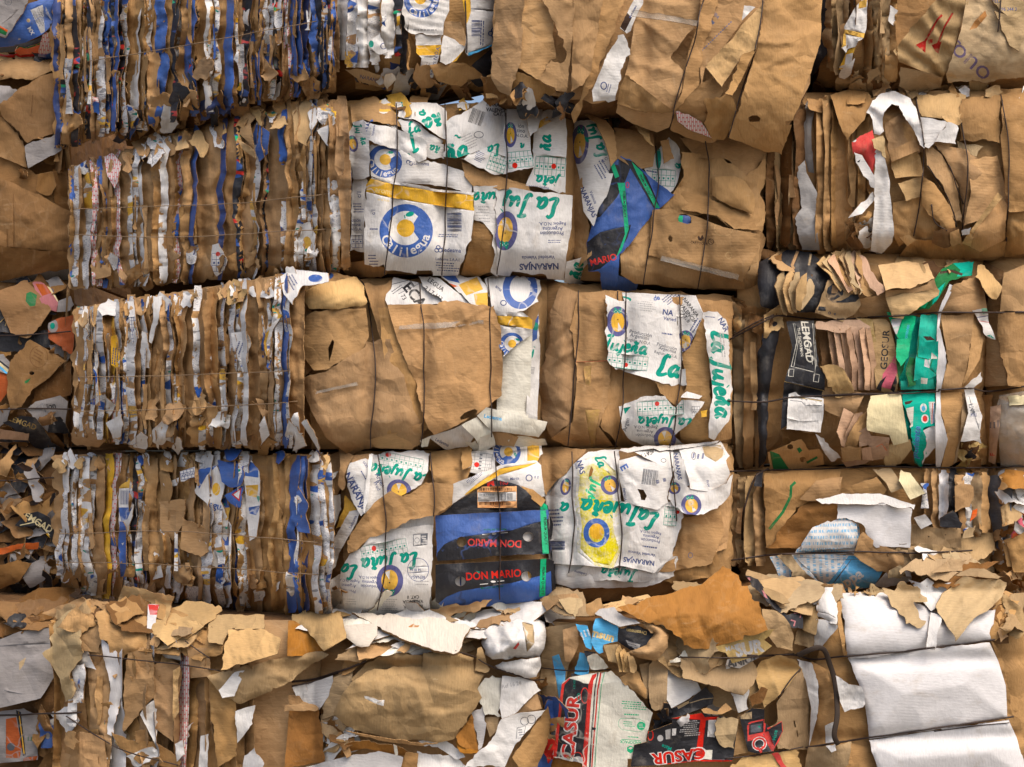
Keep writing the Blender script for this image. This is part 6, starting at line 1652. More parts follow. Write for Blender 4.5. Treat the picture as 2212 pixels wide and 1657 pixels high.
S('F1', V4, '980,-40 1150,-40 1120,60 1080,180 1040,330 1010,405 985,445 880,405 740,352 708,290 800,180 900,60', 'kgrey', 4, flut=(.010, .10, .95), ca=.010, pr=[LN('dred', 11, '985,85 960,110 880,250'), PL('dred', '835,255 895,225 890,300 872,285'), LN('dred', 10, '1045,75 1000,150 960,250'), PL('dred', '925,255 982,235 965,305 945,290'), TX('F', 925, 235, 24, -10, 'dred'), PL('dred', '905,225 930,222 930,245 910,250')], lab='creased grey brown sheet with two red arrows')
S('F1', V4, '1130,-40 1500,-40 1520,420 1420,440 1280,462 1020,470 1008,420 1050,300 1090,180', 'tan', 3, ca=.008, pr=[TX('ono', 1150, 350, 110, -42, 'mauve', .0, 1.1), TX('c', 1060, 250, 90, -45, 'mauve', .0), PL('ochre', '1140,170 1170,120 1230,60 1240,90 1180,160')], folds=((1200, 0, 1440, 400, .1),))
S('F1', V4, '1240,-40 1500,-40 1500,130 1480,170 1330,70', 'tan', 4, pr=[TX('96 344 3', 1365, 52, 24, 0, 'navy'), TX('TEL.', 1290, 5, 26, 0, 'navy')])
S('F1', V4, '1280,62 1340,80 1480,130 1420,292 1370,260', 'tan', 5)
S('F1', V4, '750,380 880,405 990,440 975,500 830,532 740,490', 'kgrey', 5, tilt=(0, -.4))
S('F1', V4, '1060,490 1150,488 1145,540 1090,520', 'white', 2)
S('F1', V4, '1140,460 1250,460 1230,540 1150,540', 'tan', 3, tilt=(0, -.4))
wire('F1', V4, '1325,-20 1305,180', .003)
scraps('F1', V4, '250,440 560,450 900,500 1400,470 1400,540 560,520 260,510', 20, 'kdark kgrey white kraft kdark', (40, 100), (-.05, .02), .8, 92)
strips('F2', V4, '20:60:kdark 62:50:kgrey 100:60:kdark 140:46:kgrey 180:56:kdark 222:70:grey 262:40:kraft 300:66:kraft 345:60:kraft 392:60:kraft 440:60:kraft 485:64:kraft 530:60:kraft', '0,640 160,560 560,560', '0,1420 560,1430', side=False, seed=93, lift=(-.06, .0), lean=.05, jy=20, grooves=('0,1010 560,980', '0,1230 560,1200'))
strips('F2', V4, '-130:50:kdark -90:44:kgrey -60:46:kdark -30:46:kdark', '-160,760 0,700', '-160,1400 0,1420', side=False, seed=94, lift=(-.08, -.02), lean=.05, jy=20)
S('F2', V4, '350,540 460,505 565,525 585,570 545,680 470,760 445,800 410,720', 'kraft', 3, ca=.010)
S('F2', V4, '160,950 205,910 215,980 270,1080 270,1250 290,1420 190,1420 150,1240 190,1180', 'grey', 2, na=.02, nw=.08)
S('F2', V4, '215,560 300,570 340,590 300,640 230,620', 'kraft', 2)
S('F2', V4, '570,560 700,520 1500,500 1500,1480 720,1480 600,1400 560,1000', 'kraft', 0, ca=.012)
S('F2', V4, '660,700 760,640 800,700 850,760 880,860 690,925', 'kraft', 1, ca=.012)
S('F2', V4, '690,900 830,830 850,870 860,890 870,1000 720,1012', 'klight', 3, folds=((700, 960, 870, 890, .3),))
S('F2', V4, '680,860 830,790 860,850 700,920', 'kraft', 4)
S('F2', V4, '735,1040 880,1000 872,1120 780,1142', 'klight', 4)
S('F2', V4, '830,540 1000,530 1122,530 1085,692 960,670 870,660', 'klight', 3, ca=.004, jit=4)
S('F2', V4, '980,660 1060,640 1100,690 1080,712 1010,690', 'klight', 4, na=.014)
S('F2', V4, '1085,600 1100,560 1200,550 1318,545 1312,812 1250,800 1120,795 1085,800', 'kraft', 3, ca=.003)
S('F2', V4, '1320,540 1500,500 1500,1195 1370,1205 1340,1000 1318,800', 'kraft', 4, ca=.008)
S('F2', V4, '1070,800 1220,830 1190,860 1180,890 1080,870', 'tan', 2)
S('F2', V4, '890,850 925,830 985,880 1080,1060 1100,1262 1050,1240 990,1050 900,950', 'kraft', 3, ca=.004)
S('F2', V4, '940,820 1130,850 1245,980 1150,1100 1110,1280 1082,1050 1000,890', 'kraft', 2, dome=.03)
S('F2', V4, '1130,910 1200,900 1300,880 1372,1180 1200,1252 1108,1282 1150,1090', 'kraft', 3, folds=((1110, 1280, 1300, 880, -.12),))
S('F2', V4, '872,1000 940,1040 1040,1180 1062,1295 1000,1305 868,1162', 'kraft', 4, dome=.02)
S('F2', V4, '705,1150 870,1110 940,1190 1005,1300 960,1400 820,1352 740,1400 695,1300', 'kraft', 2, ca=.012)
S('F2', V4, '820,1350 1100,1380 1350,1370 1335,1452 1000,1485 740,1455', 'kraft', 3, ca=.014, tilt=(0, -.3))
S('F2', V4, '1095,1382 1160,1290 1302,1092 1330,1120 1180,1300 1150,1400', 'klight', 6, flut=(.003, .018, .9), tilt=(-.3, 0))
S('F2', V4, '1140,1400 1180,1300 1320,1120 1355,1160 1340,1362 1200,1432', 'kraft', 5)
S('F2', V4, '1360,1200 1500,1190 1500,1440 1340,1460 1350,1370', 'kraft', 2, ca=.012)
S('F2', V4, '1095,1310 1150,1290 1140,1330 1100,1335', 'white', 6)
S('F2', V4, '940,1310 1000,1300 1080,1290 1070,1380 1000,1410 930,1380', 'kdark', 5, na=.022)
S('F2', V4, '1030,1320 1080,1300 1100,1390 1040,1400', 'kraft', 6, na=.014)
S('F2', V4, '740,1345 800,1335 845,1360 790,1400', 'klight', 5)
S('F2', V4, '555,640 590,570 640,530 720,518 790,550 840,620 862,720 885,842 860,822 830,750 780,680 740,600 700,590 655,640 648,720 655,745 630,768 598,760 590,680', 'white', 5, cell=6, na=.012, nw=.05, ca=.014, cr=20, lab='arched strip of crumpled white paper')
S('F2', V4, '862,665 940,675 1022,690 960,780 910,842 884,832', 'white', 4)
S('F2', V4, '1018,692 1072,712 1064,818 942,806', 'white', 5)
S('F2', V4, '472,810 520,770 590,738 605,800 612,860 600,995 530,885 480,872', 'red', 4, cell=6, ca=.010, dome=.02, pr=[EL('white', 485, 795, 14, 12)], lab='bright red paper scrap')
S('F2', V4, '485,865 530,880 600,995 602,1068 540,1000 510,940', 'white', 5, pr=[PL('black', '500,920 522,905 515,922')])
S('F2', V4, '600,835 655,870 682,1000 700,1180 712,1332 690,1392 640,1442 580,1425 598,1200', 'white', 5, ca=.012, flut=(.004, .06, 0), lab='long white paper strip hanging down')
S('F2', V4, '585,792 650,770 668,900 640,860 600,842', 'tan', 6)
S('F2', V4, '592,1088 525,1150 452,1238 530,1215 600,1135', 'white', 5, tilt=(.3, 0))
S('F2', V4, '510,1200 590,1150 590,1260 520,1260', 'kraft', 4)
scraps('F2', V4, '480,1240 600,1240 600,1430 480,1400', 12, 'kraft white kdark kraft', (40, 90), (.02, .06), .8, 95)
scraps('F2', V4, '350,480 640,490 1450,500 1450,560 600,540 350,550', 12, 'kraft white kgrey kraft', (30, 70), (.0, .04), .8, 96)
for s in ('838,560 882,850 862,1130 822,1340', '1088,680 1128,950 1092,1340', '1320,540 1362,800 1366,1050 1350,1370', '900,940 1000,1080 1048,1200 1062,1290', '940,830 1030,950 1100,1160', '925,1160 940,1260 1010,1310'):
    wire('F2', V4, s)

# ---- third from the top, right
strips('F3', V8, '115:60:kraft 160:56:kgrey 205:60:kraft 245:50:kraft', '90,430 280,430', '90,1240 280,1240', side=False, seed=97, lift=(.0, .04), jy=10)
S('F3', V8, '100,340 250,380 340,400 330,440 200,500 110,530', 'kraft', 1, ca=.012)
S('F3', V8, '330,445 375,450 335,640 302,860 292,1180 252,1235 255,1100 238,860 245,650 282,500', 'black', 3, dome=.03, lab='narrow upright black board')
S('F3', V8, '250,130 420,68 530,80 645,180 600,300 555,405 360,395 265,370 245,250', 'black', 3, dome=.05, ca=.010, pr=[LN('kraft', 16, '460,75 430,150 440,170'), LN('tan', 12, '530,90 520,150')], lab='torn black box flap')
for i, (a, b, c) in enumerate(((380, 345, 400), (420, 380, 430), (460, 410, 450), (500, 450, 470), (540, 500, 480))):
    S('F3', V8, f'{a-20},{200+i*4} {a+10},{175+i*5} {a+8},{300} {c+4},{420-i*8} {c-18},{410-i*8} {b},{280}', 'klight' if i % 2 else 'tan', 6 + i % 2, tilt=(.7, 0), name='torn_fin', jit=3)
S('F3', V8, '400,190 540,200 520,330 450,400 400,330', 'kdark', 5)
S('F3', V8, '622,230 700,240 772,270 798,360 770,402 702,452 640,430 552,405', 'klight', 6, cell=6, pr=[PL('black', '620,270 660,240 720,245 700,310 650,340 690,340 730,320 780,270 795,320 770,345 720,350 650,350 610,320'), PL('kraft', '645,255 690,262 670,300 640,300'), PL('black', '572,370 612,372 610,395 568,392'), RG('slate', 630, 405, 6, 6, 4), PL('slate', '650,408 665,405 660,420')], lab='pale box corner with bold black print')
for i in range(8):
    S('F3', V8, f'{560+i*30},{140-i*8} {600+i*28},{100-i*6} {660+i*22},{200+i*8} {720+i*20},{270+i*5} {690+i*20},{290+i*4} {620+i*24},{190}', ('klight', 'tan', 'kpink', 'kraft')[i % 4], 5 + i % 3, tilt=(.5, .2), name='torn_fin', jit=4)
S('F3', V8, '770,80 822,108 850,180 930,285 885,312 845,270 800,180', 'kpink', 8, tilt=(-.2, .2), lab='pink lined torn board end')
S('F3', V8, '890,150 1000,135 1140,125 1192,220 1120,250 1060,275 1000,270 930,285', 'klight', 6, tilt=(0, .5), jit=4)
S('F3', V8, '930,320 1040,300 1202,268 1212,310 1110,372 1000,432 968,430', 'klight', 7, tilt=(0, .2), jit=5)
S('F3', V8, '930,285 1060,278 1150,255 1190,225 1205,270 1040,305 930,320', 'kraft', 8, tilt=(0, -.6))
S('F3', V8, '780,330 930,300 980,420 760,430', 'kraft', 3)
S('F3', V8, '1080,390 1180,240 1230,170 1290,140 1405,128 1392,205 1330,215 1270,235 1200,345 1160,385', 'dgreen', 4, ca=.012, pr=[PL('poni', '1290,140 1400,128 1390,205 1310,210 1330,175'), PL('poni', '1180,300 1250,240 1210,330 1180,360'), LN('brown', 14, '1220,190 1280,180 1340,200'), PL('green', '1100,370 1170,270 1190,290 1140,380')])
S('F3', V8, '398,452 470,446 548,445 572,690 606,735 602,925 500,960 370,1028 386,780 412,700 432,590', 'black', 5, cell=6, ca=.004, jit=1, pr=[TX('LEMGAD', 512, 560, 50, -82, 'cream', .02, 1.1, .2), TX('THE SHOWMAN', 474, 560, 20, -82, 'cream', .01), LN('cream', 4, '436,460 455,560 425,690 545,720'), LN('cream', 3, '444,460 463,560 440,690'), LN('cream', 4, '540,460 555,690 550,740'), LN('cream', 3, '548,460 562,690'), LN('cream', 3, '494,450 540,680'), LN('cream', 4, '414,705 440,705 436,745 410,742', True), LN('cream', 4, '548,730 576,735 570,775 544,770', True), LN('gold', 4, '385,770 600,820')], lab='black box face with cream framed lettering running down')
S('F3', V8, '412,838 450,826 462,842 520,850 598,862 598,940 582,1044 400,1026 408,900', 'white', 6, cell=6, jit=1.4, flut=(.0015, .02, 0), pr=[LN('gold', 6, '425,850 590,875'), LN('grey', 4, '400,968 470,985 570,982'), LN('slate', 4, '420,872 480,878 500,900 590,900'), PL('black', '440,822 490,832 560,850 560,858 470,842')], lab='bright white label')
S('F3', V8, '578,690 640,680 700,700 762,825 680,860 620,800', 'klight', 6, flut=(.0025, .025, .3), jit=4)
S('F3', V8, '600,800 760,822 825,835 790,900 722,982 660,950 598,922', 'kraft', 6, folds=((600, 800, 830, 870, -.4),))
S('F3', V8, '560,445 640,440 660,560 660,700 590,690', 'kdark', 2)
for i in range(7):
    x = 618 + i * 34
    S('F3', V8, f'{x},{490+(i%2)*8} {x+26},{480} {x+46},{600} {x+62},{700} {x+58},{820} {x+30},{815} {x+30},{700} {x+16},{600}', 'kpink', 3 + i % 2, tilt=(.55, 0), name='pink_layer', jit=1)
S('F3', V8, '560,450 640,445 790,440 850,480 800,520 700,510 630,500 560,490', 'kpink', 5)
S('F3', V8, '770,430 930,438 950,460 975,560 1000,700 990,822 965,850 880,812 868,700 845,560', 'klight', 4, cell=6, ca=.004, pr=[PL('gold', '780,432 860,432 880,560 850,560'), TX('GEOSUR', 926, 600, 46, 86, 'black', .02, 1.15), PL('pink', '905,800 915,730 965,660 985,620 992,720 962,815'), PL('black', '880,810 900,770 935,740 910,790 905,830'), PL('black', '955,815 985,740 992,780 975,830'), LN('black', 10, '900,835 930,852 960,840')], lab='light brown box side with tall black serif lettering')
S('F3', V8, '965,425 1205,415 1208,560 1216,640 1200,800 1120,812 1010,815 995,640', 'poni', 2)
S('F3', V8, '1005,822 1195,832 1200,1030 1150,1150 1122,1240 1080,1190 1040,1000', 'poni', 3)
S('F3', V8, '935,400 1000,390 1092,425 1062,560 1020,580 985,520', 'green', 5, pr=[TX('Poniente', 1042, 510, 24, 80, 'lblue', .02), PL('lilac', '960,440 1020,430 990,520 965,510')])
S('F3', V8, '990,545 1070,540 1052,640 1010,690 985,640', 'green', 6)
S('F3', V8, '985,650 1040,650 1020,720 1000,760', 'dgreen', 5)
S('F3', V8, '1060,640 1095,650 1090,790 1050,800 1040,700', 'dgreen', 5)
S('F3', V8, '1118,415 1205,415 1205,560 1140,570 1105,520', 'poni', 5, cell=6, pr=[PL('brown', '1130,530 1170,530 1195,550 1150,552')])
S('F3', V8, '1105,520 1140,560 1212,555 1210,640 1200,740 1150,760 1080,770 1090,650', 'poni', 6, cell=6, pr=[PL('cream', '1175,615 1205,640 1205,650 1172,650'), PL('lilac', '1140,650 1170,650 1165,700 1135,690'), PL('cream', '1120,750 1155,755 1150,785 1118,780'), LN('dgreen', 5, '1108,530 1100,640 1165,655'), LN('dgreen', 5, '1180,650 1165,700 1200,730')])
S('F3', V8, '1010,770 1080,760 1190,745 1195,812 1010,815', 'poni', 5, pr=[PL('cream', '1118,752 1155,755 1150,785 1118,782')])
S('F3', V8, '1010,830 1100,822 1190,838 1196,1010 1130,1022 1150,1100 1122,1235 1085,1190 1065,1000 1030,905', 'poni', 5, cell=6, ca=.004, pr=[TX('poniente', 1098, 1095, 46, 84, 'lblue', .03, 1.0, .15), TX('poniente', 1098, 1095, 45, 84, 'blue', .01, 1.0, .15), EL('white', 1132, 912, 18, 24), EL('lblue', 1132, 915, 10, 14), EL('white', 1140, 970, 20, 24), EL('red', 1140, 970, 13, 17), PL('white', '1160,880 1196,880 1190,990 1172,1000'), LN('red', 4, '1180,885 1176,995'), LN('blue', 4, '1190,885 1184,995'), PL('cream', '1040,915 1080,905 1075,1010 1055,1020'), PL('yellow', '1065,1130 1085,1120 1080,1150'), PL('brown', '1030,880 1080,870 1060,890 1035,895')], lab='turquoise carton with blue lettering reading upwards')
S('F3', V8, '1128,1035 1200,995 1205,1120 1125,1215 1150,1100', 'lilac', 4)
S('F3', V8, '1272,250 1297,262 1228,400 1216,480 1252,620 1250,705 1222,830 1226,950 1262,1080 1216,1255 1198,1220 1195,1000 1200,820 1205,480 1210,400', 'lilac', 6, jit=.8, ca=.003, lab='wavy white board edge running full height')
S('F3', V8, '1298,250 1440,195 1475,402 1208,402', 'kraft', 5, ca=.005)
S('F3', V8, '1222,420 1402,408 1385,560 1362,700 1332,812 1222,822 1255,700 1255,600', 'kraft', 5, ca=.004)
S('F3', V8, '1222,832 1350,828 1342,1000 1290,1215 1225,1240 1262,1080 1228,950', 'kraft', 5, ca=.004)
S('F3', V8, '1340,830 1360,830 1375,960 1330,1080 1310,1200 1290,1215 1330,1040', 'kgrey', 6)
S('F3', V8, '1395,415 1480,400 1450,560 1430,660 1360,770 1340,790 1370,690', 'kraft', 4)
S('F3', V8, '1392,392 1470,380 1482,460 1517,547 1460,522 1428,450', 'white', 7, ca=.012, pr=[PL('green', '1440,378 1475,375 1478,405 1450,410'), LN('purple', 4, '1410,430 1480,420'), LN('red', 3, '1415,445 1480,455'), PL('teal', '1490,520 1515,545 1470,525')])
S('F3', V8, '1350,802 1440,720 1442,772 1390,812', 'white', 7)
S('F3', V8, '1350,815 1402,810 1440,940 1442,1105 1400,1085 1330,1092 1372,940', 'white', 7, ca=.01, flut=(.003, .02, .2), pr=[TX('LNR', 1392, 920, 30, -75, 'slate', .03), LN('slate', 3, '1375,850 1430,1030'), BAR(1400, 950, 30, 20, 0, 61)])
S('F3', V8, '850,848 1010,830 1030,960 1052,1092 972,1112 950,1058 832,1032 830,920', 'creamy', 7, cell=6, ca=.003, na=.003, jit=.8, lab='cream coloured stepped board piece')
S('F3', V8, '782,1042 832,1010 852,1060 950,1070 945,1182 850,1192 840,1110 790,1120', 'kpink', 6, jit=.8, pr=[LN('orange', 4, '880,1120 910,1105 935,1140')], lab='pink stepped board piece')
for i in range(4):
    S('F3', V8, f'{790-i*28},{960-i*16} {830-i*24},{930+i*4} {850-i*24},{1010+i*14} {790-i*22},{1060+i*12} {775-i*22},{1120} {700-i*2},{1140-i*8} {740-i*24},{1040}', 'kpink' if i % 2 else 'kraft', 5 - i % 3, tilt=(.3, 0), name='pink_layer', jit=1)
S('F3', V8, '690,1125 800,1120 800,1190 700,1200', 'kraft', 7)
S('F3', V8, '800,1130 850,1120 865,1195 805,1190', 'kpink', 7)
S('F3', V8, '690,1190 850,1190 820,1210 720,1228', 'kpink', 6)
S('F3', V8, '555,1050 600,1075 690,1180 640,1200 590,1130', 'lilac', 6, flut=(.004, .03, .8))
S('F3', V8, '300,1150 400,1110 480,1080 520,1140 575,1130 602,1215 400,1245 310,1245', 'kraft', 5, holes=([*map(list, ell(420, 1120, 16, 14, 0, 14))],), pr=[PL('dgreen', '310,1140 360,1160 415,1240 330,1245'), PL('dgreen', '455,1130 470,1122 485,1140 468,1155'), LN('dgreen', 12, '508,1205 565,1175'), EL('kdark', 487, 1188, 18, 14)])
S('F3', V8, '370,1030 560,1045 560,1120 500,1130 380,1110', 'kdark', 3)
S('F3', V8, '950,1110 1060,1080 1070,1130 1010,1210 930,1225 920,1190', 'tan', 5)
scraps('F3', V8, '1310,1100 1440,1090 1440,1230 1300,1240', 14, 'kdark black kraft gold', (40, 90), (.02, .06), .8, 98)
scraps('F3', V8, '260,90 700,60 900,120 1380,130 1380,190 880,180 700,120 300,140', 24, 'kdark kraft klight kgrey', (40, 90), (-.03, .04), .8, 99, up=.3)
scraps('F3', V8, '100,330 340,380 340,450 110,540', 12, 'kraft klight kdark', (40, 100), (.02, .06), .8, 100)
for s in ('100,545 220,480 330,425 380,420 600,438 900,425 1220,402 1500,402 1690,398', '90,872 240,882 400,862 600,845 960,830 1350,808 1480,822 1690,795', '100,1250 240,1245 560,1238 880,1225 1300,1232 1690,1225'):
    wire('F3', V8, s, .004)
wire('F3', V8, '110,530 240,455 335,412', .0035)
wire('F3', V8, '600,850 960,838 1220,822', .003)

# ---- fourth from the top, right
strips('F4', V8, '80:60:kgrey 120:60:kraft 165:56:kgrey 210:60:kgrey 255:56:kraft', '60,1270 290,1270', '40,1760 290,1760', side=False, seed=101, lift=(.0, .04), jy=10)
S('F4', V8, '240,1260 275,1255 270,1335 225,1330', 'black', 4)
S('F4', V8, '282,1262 480,1245 690,1240 672,1380 560,1400 450,1445 390,1540 332,1660 290,1660', 'kraft', 3, ca=.010, pr=[LN('dgreen', 15, '448,1308 425,1330 422,1385 380,1470 308,1560')], lab='brown panel with a green stripe')
S('F4', V8, '300,1660 385,1540 472,1440 570,1400 682,1430 672,1512 560,1562 460,1660', 'ochre', 3, ca=.012)
S('F4', V8, '470,1400 560,1300 700,1280 680,1390 560,1410', 'kraft', 4)
S('F4', V8, '670,1350 880,1278 935,1350 920,1375 700,1370', 'kraft', 4, folds=((680, 1340, 900, 1290, -.3),))
S('F4', V8, '860,1240 960,1235 1030,1340 960,1365 920,1300', 'tan', 4)
S('F4', V8, '1012,1242 1062,1260 1142,1370 1062,1402 1000,1300', 'creamy', 5)
S('F4', V8, '555,1402 630,1390 700,1368 900,1370 1088,1430 1080,1455 900,1430 680,1425 590,1425', 'white', 7, tilt=(0, .5))
S('F4', V8, '672,1425 900,1420 1070,1450 1060,1660 880,1660 800,1530 720,1500 670,1505', 'lilac', 6, ca=.004, lab='white board corner folded outwards')
S('F4', V8, '480,1640 540,1550 620,1515 720,1500 775,1530 792,1660 460,1680', 'bt', 5, ca=.012, dome=.03)
S('F4', VD, '330,160 420,70 520,0 770,-40 775,60 740,170 500,175 320,180', 'bt', 4, ca=.012, lab='crumpled paper printed with pale blue type')
S('F4', VD, '150,190 310,172 720,178 800,190 940,290 880,400 640,440 520,400 430,330 320,250 300,300 300,425 240,422 200,290', 'bt', 4, cell=6, ca=.006, pr=[PL('lblue', '700,185 800,185 940,290 870,420 640,440 540,392 620,300'), LN('slate', 4, '720,210 575,400'), PL('lblue', '310,280 300,350 290,425 250,420 290,330'), TX('appa', 720, 370, 75, 33, 'white', .03), LN('white', 9, '700,430 800,412'), LN('slate', 3, '340,210 430,290 520,390'), LN('slate', 3, '330,195 560,208 780,212')], lab='light blue and white lettered box side')
S('F4', VD, '200,185 300,170 420,320 520,400 330,442 300,425 310,300', 'tan', 6, flut=(.004, .025, .1))
S('F4', VD, '735,180 770,60 800,20 900,100 1080,180 1085,240 1050,260 1000,335 960,300 880,280 800,232', 'kraft', 7, ca=.014, folds=((800, 40, 1080, 260, -.3),), lab='torn brown flap bent outwards')
S('F4', VD, '980,290 1060,250 1095,310 1060,345 975,345', 'tan', 8, flut=(.004, .03, 0))
S('F4', VD, '870,400 960,300 1090,330 1140,340 1110,370 1040,385 950,410', 'white', 5)
S('F4', VD, '1060,210 1110,230 1140,340 1100,330', 'white', 6)
S('F4', V8, '1055,1540 1330,1550 1335,1660 1045,1660', 'kgrey', 5, pr=[EL('brown', 1160, 1600, 4, 4), EL('brown', 1250, 1590, 3, 3)])
strips('F4', V8, '1165:60:kraft 1200:40:kraft 1240:50:lilac 1290:60:black 1330:60:kraft 1380:50:wp 1420:50:kgrey 1460:60:kraft', '1120,1250 1480,1250', '1120,1530 1480,1600', side=False, seed=102, lift=(.02, .06), jy=20)
S('F4', V8, '1080,1500 1140,1480 1180,1530 1120,1560', 'grey', 6, na=.02)
S('F4', V8, '1220,1500 1290,1460 1340,1530 1330,1555 1220,1545', 'black', 7)
S('F4', V8, '1300,1330 1380,1320 1400,1360 1380,1440 1300,1470', 'kraft', 7)
S('F4', V8, '1395,1460 1420,1450 1415,1490 1380,1520', 'orange', 7)
S('F4', V8, '1350,1570 1410,1540 1400,1600 1340,1610', 'tan', 7)
scraps('F4', VD, '1100,160 1560,150 1560,280 1150,280', 16, 'kgrey tan kraft kgrey', (70, 160), (.03, .07), .7, 103, up=.4)
wire('F4', VD, '-120,215 0,200 150,180 400,168 740,160 1090,160', .004)
wire('F4', VD, '1080,165 1300,160 1560,145', .004)
wire('F4', V8, '300,1240 230,1290 160,1500 165,1620', .0045)
# ---- right edge
S('G1', V8, '1530,410 1720,390 1720,800 1585,792 1545,640 1528,500', 'kraft', 3, ca=.006, crl=((1540, 430, 1600, 520, -.006, .006),))
S('G1', V8, '1560,190 1720,130 1720,392 1540,398', 'kraft', 2, ca=.008)
S('G1', V8, '1440,120 1560,180 1560,260 1440,200', 'kdark', 1)
sheet('F3', V8, '1422,150 1440,145 1552,265 1522,332 1500,330 1408,212', 'klight', lift=.14, jit=3, tilt=(0, .2), top=('loose_cardboard', 'light brown cardboard tongue wedged above the top wire near the right edge', 'cardboard'))
S('G1', V8, '1470,520 1540,500 1580,790 1460,800', 'kraft', 1)
S('G1', V8, '1540,850 1700,820 1720,1220 1550,1215 1530,1000', 'kraft', 2, ca=.014)
S('G1', V8, '1535,845 1710,815 1730,1235 1545,1225 1525,1000', 'film', 4, na=.02, ca=.02, nw=.07, fa=.02, name='plastic_film', lab='crumpled clear plastic over brown board')
S('G1', V8, '1580,850 1720,840 1720,890 1590,900', 'creamy', 4, flut=(.004, .02, 1.5))
S('G1', V8, '1490,905 1545,895 1540,1000 1515,1215 1480,1200', 'kpink', 4, pr=[PARA(1510, 1000, 40, 60, 90, 3, 'slate'), PL('orange', '1535,1080 1545,1078 1540,1110'), TX('F', 1500, 1160, 26, 90, 'red')])
S('G1', V8, '1440,850 1500,840 1490,1230 1430,1240', 'kraft', 2)
wire('G1', V8, '1440,402 1700,398', .004)
S('G2', V8, '1440,1285 1520,1270 1610,1300 1600,1500 1560,1660 1520,1660 1490,1500', 'slate', 3, na=.02, ca=.02, nw=.08, lab='black plastic film')
S('G2', V8, '1600,1290 1650,1280 1690,1340 1640,1400', 'white', 4, na=.02)
S('G2', V8, '1610,1480 1660,1500 1670,1600 1610,1620', 'pink', 3, pr=[PL('black', '1620,1500 1650,1540 1630,1600')])
S('G2', V8, '1560,1620 1720,1560 1720,1780 1580,1760', 'kraft', 4)
S('G2', VD, '1800,90 1960,0 1960,300 1850,300', 'kraft', 5)
scraps('G2', V8, '1440,1280 1720,1270 1720,1700 1440,1700', 26, 'kraft ochre white kdark orange kgrey', (50, 120), (.0, .05), .8, 111)
scraps('G2', VD, '1560,130 1900,300 1900,500 1700,420', 20, 'kraft ochre white kdark kgrey', (50, 120), (.0, .05), .8, 112)
S('G3', VD, '1880,480 1960,430 1960,800 1820,790', 'kpink', 3, flut=(.003, .03, 0))
S('G3', VD, '1815,940 1880,900 1890,1030 1840,1000', 'blue', 3)
S('G3', VD, '1870,1100 1960,1050 1960,1380 1880,1360', 'grey', 3, na=.02)
scraps('G3', VD, '1800,500 1960,480 1960,1600 1860,1500', 24, 'kraft kdark white kgrey lilac', (60, 150), (.0, .05), .8, 113)

# ------------------------------------------------------------------ left column: darkened boards, part grime, part shade put into the colour
S('H1', VJ, '-40,-40 440,-40 380,80 350,200 130,500 80,575 0,545 -40,520', 'drab_shade', 4, pr=[RG('slate', 125, 30, 50, 50, 7), LN('slate', 6, '100,25 150,20'), LN('slate', 6, '105,45 145,42'), PL('orange', '-40,370 120,455 110,490 -40,400'), PL('dgreen', '-40,400 110,490 85,540 -40,480'), LN('drab_shade', 3, '-20,400 300,130')], lab='white board end with orange and green edging')
S('H1', VJ, '350,200 420,60 700,-40 900,100 800,330 640,520 400,640 200,700 -40,720 -40,540 80,575', 'blue', 3, pr=[PL('grey', '460,150 650,70 680,480 620,510'), PARA(590, 260, 260, 200, 75, 9, 'slate'), TX('MX', 470, 470, 60, -60, 'white', .03), EL('tan', 430, 310, 30, 30), TX('de', 290, 590, 36, 10, 'fade')])
S('H1', VJ, '640,60 760,-40 1400,-60 1320,100 1120,230 1000,330 800,330 690,200', 'blue', 4, pr=[TX('30L', 1040, 190, 90, -50, 'white', .03), PL('grey', '690,100 790,300 700,460'), PL('white', '830,260 970,230 1030,300 860,330'), PL('green', '910,310 960,310 930,360'), PL('orange', '800,170 880,160 820,200')])
S('H1', VJ, '-40,700 240,680 400,640 620,560 620,650 400,720 250,790 -40,800', 'slate', 2)
S('H1', VJ, '220,780 260,700 400,720 620,640 600,800 300,840', 'orange', 3, pr=[LN('dgreen', 22, '240,740 300,700 400,730 620,660'), LN('cream', 8, '230,770 270,690 400,715 610,640')])
S('H1', VJ, '-40,820 200,830 600,780 560,860 -40,880', 'red', 2, pr=[PL('pink', '-40,815 220,830 -40,870')])
S('H1', VJ, '640,530 700,490 860,560 840,960 740,920 580,860 600,700', 'wg', 6, pr=[PL('navy', '570,850 780,890 850,960 700,960')])
S('H1', VJ, '750,360 1150,300 1160,460 760,420', 'black', 5)
S('H2', V1, '-20,350 60,330 200,335 300,360 310,400 230,430 180,455 60,440 -20,460', 'kraft', 4, dome=.03)
S('H2', V1, '-20,480 90,505 110,520 20,590 -20,580', 'drab_shade', 3)
S('H2', V1, '-20,600 40,570 110,500 200,450 310,400 335,680 342,745 240,780 155,812 110,745 30,680', 'kgrime_shade', 4, ca=.005, pr=[LN('kdark', 4, '185,540 175,660')], lab='bent brown flap')
S('H2', V1, '140,830 240,790 335,745 352,850 260,900 160,955', 'drab_shade', 5)
S('H2', V1, '-20,640 60,720 130,800 155,950 100,930 -20,880', 'kgrime_shade', 3)
S('H2', V1, '-20,880 100,930 200,990 380,960 392,1220 200,1110 90,1050 -20,1010', 'kgrime_shade', 2)
S('H2', V1, '215,990 300,980 320,1050 280,1110 205,1080', 'kgrime_shade', 4, ca=.012)
S('H2', V1, '300,960 380,1000 400,1210 310,1150', 'kdark', 3)
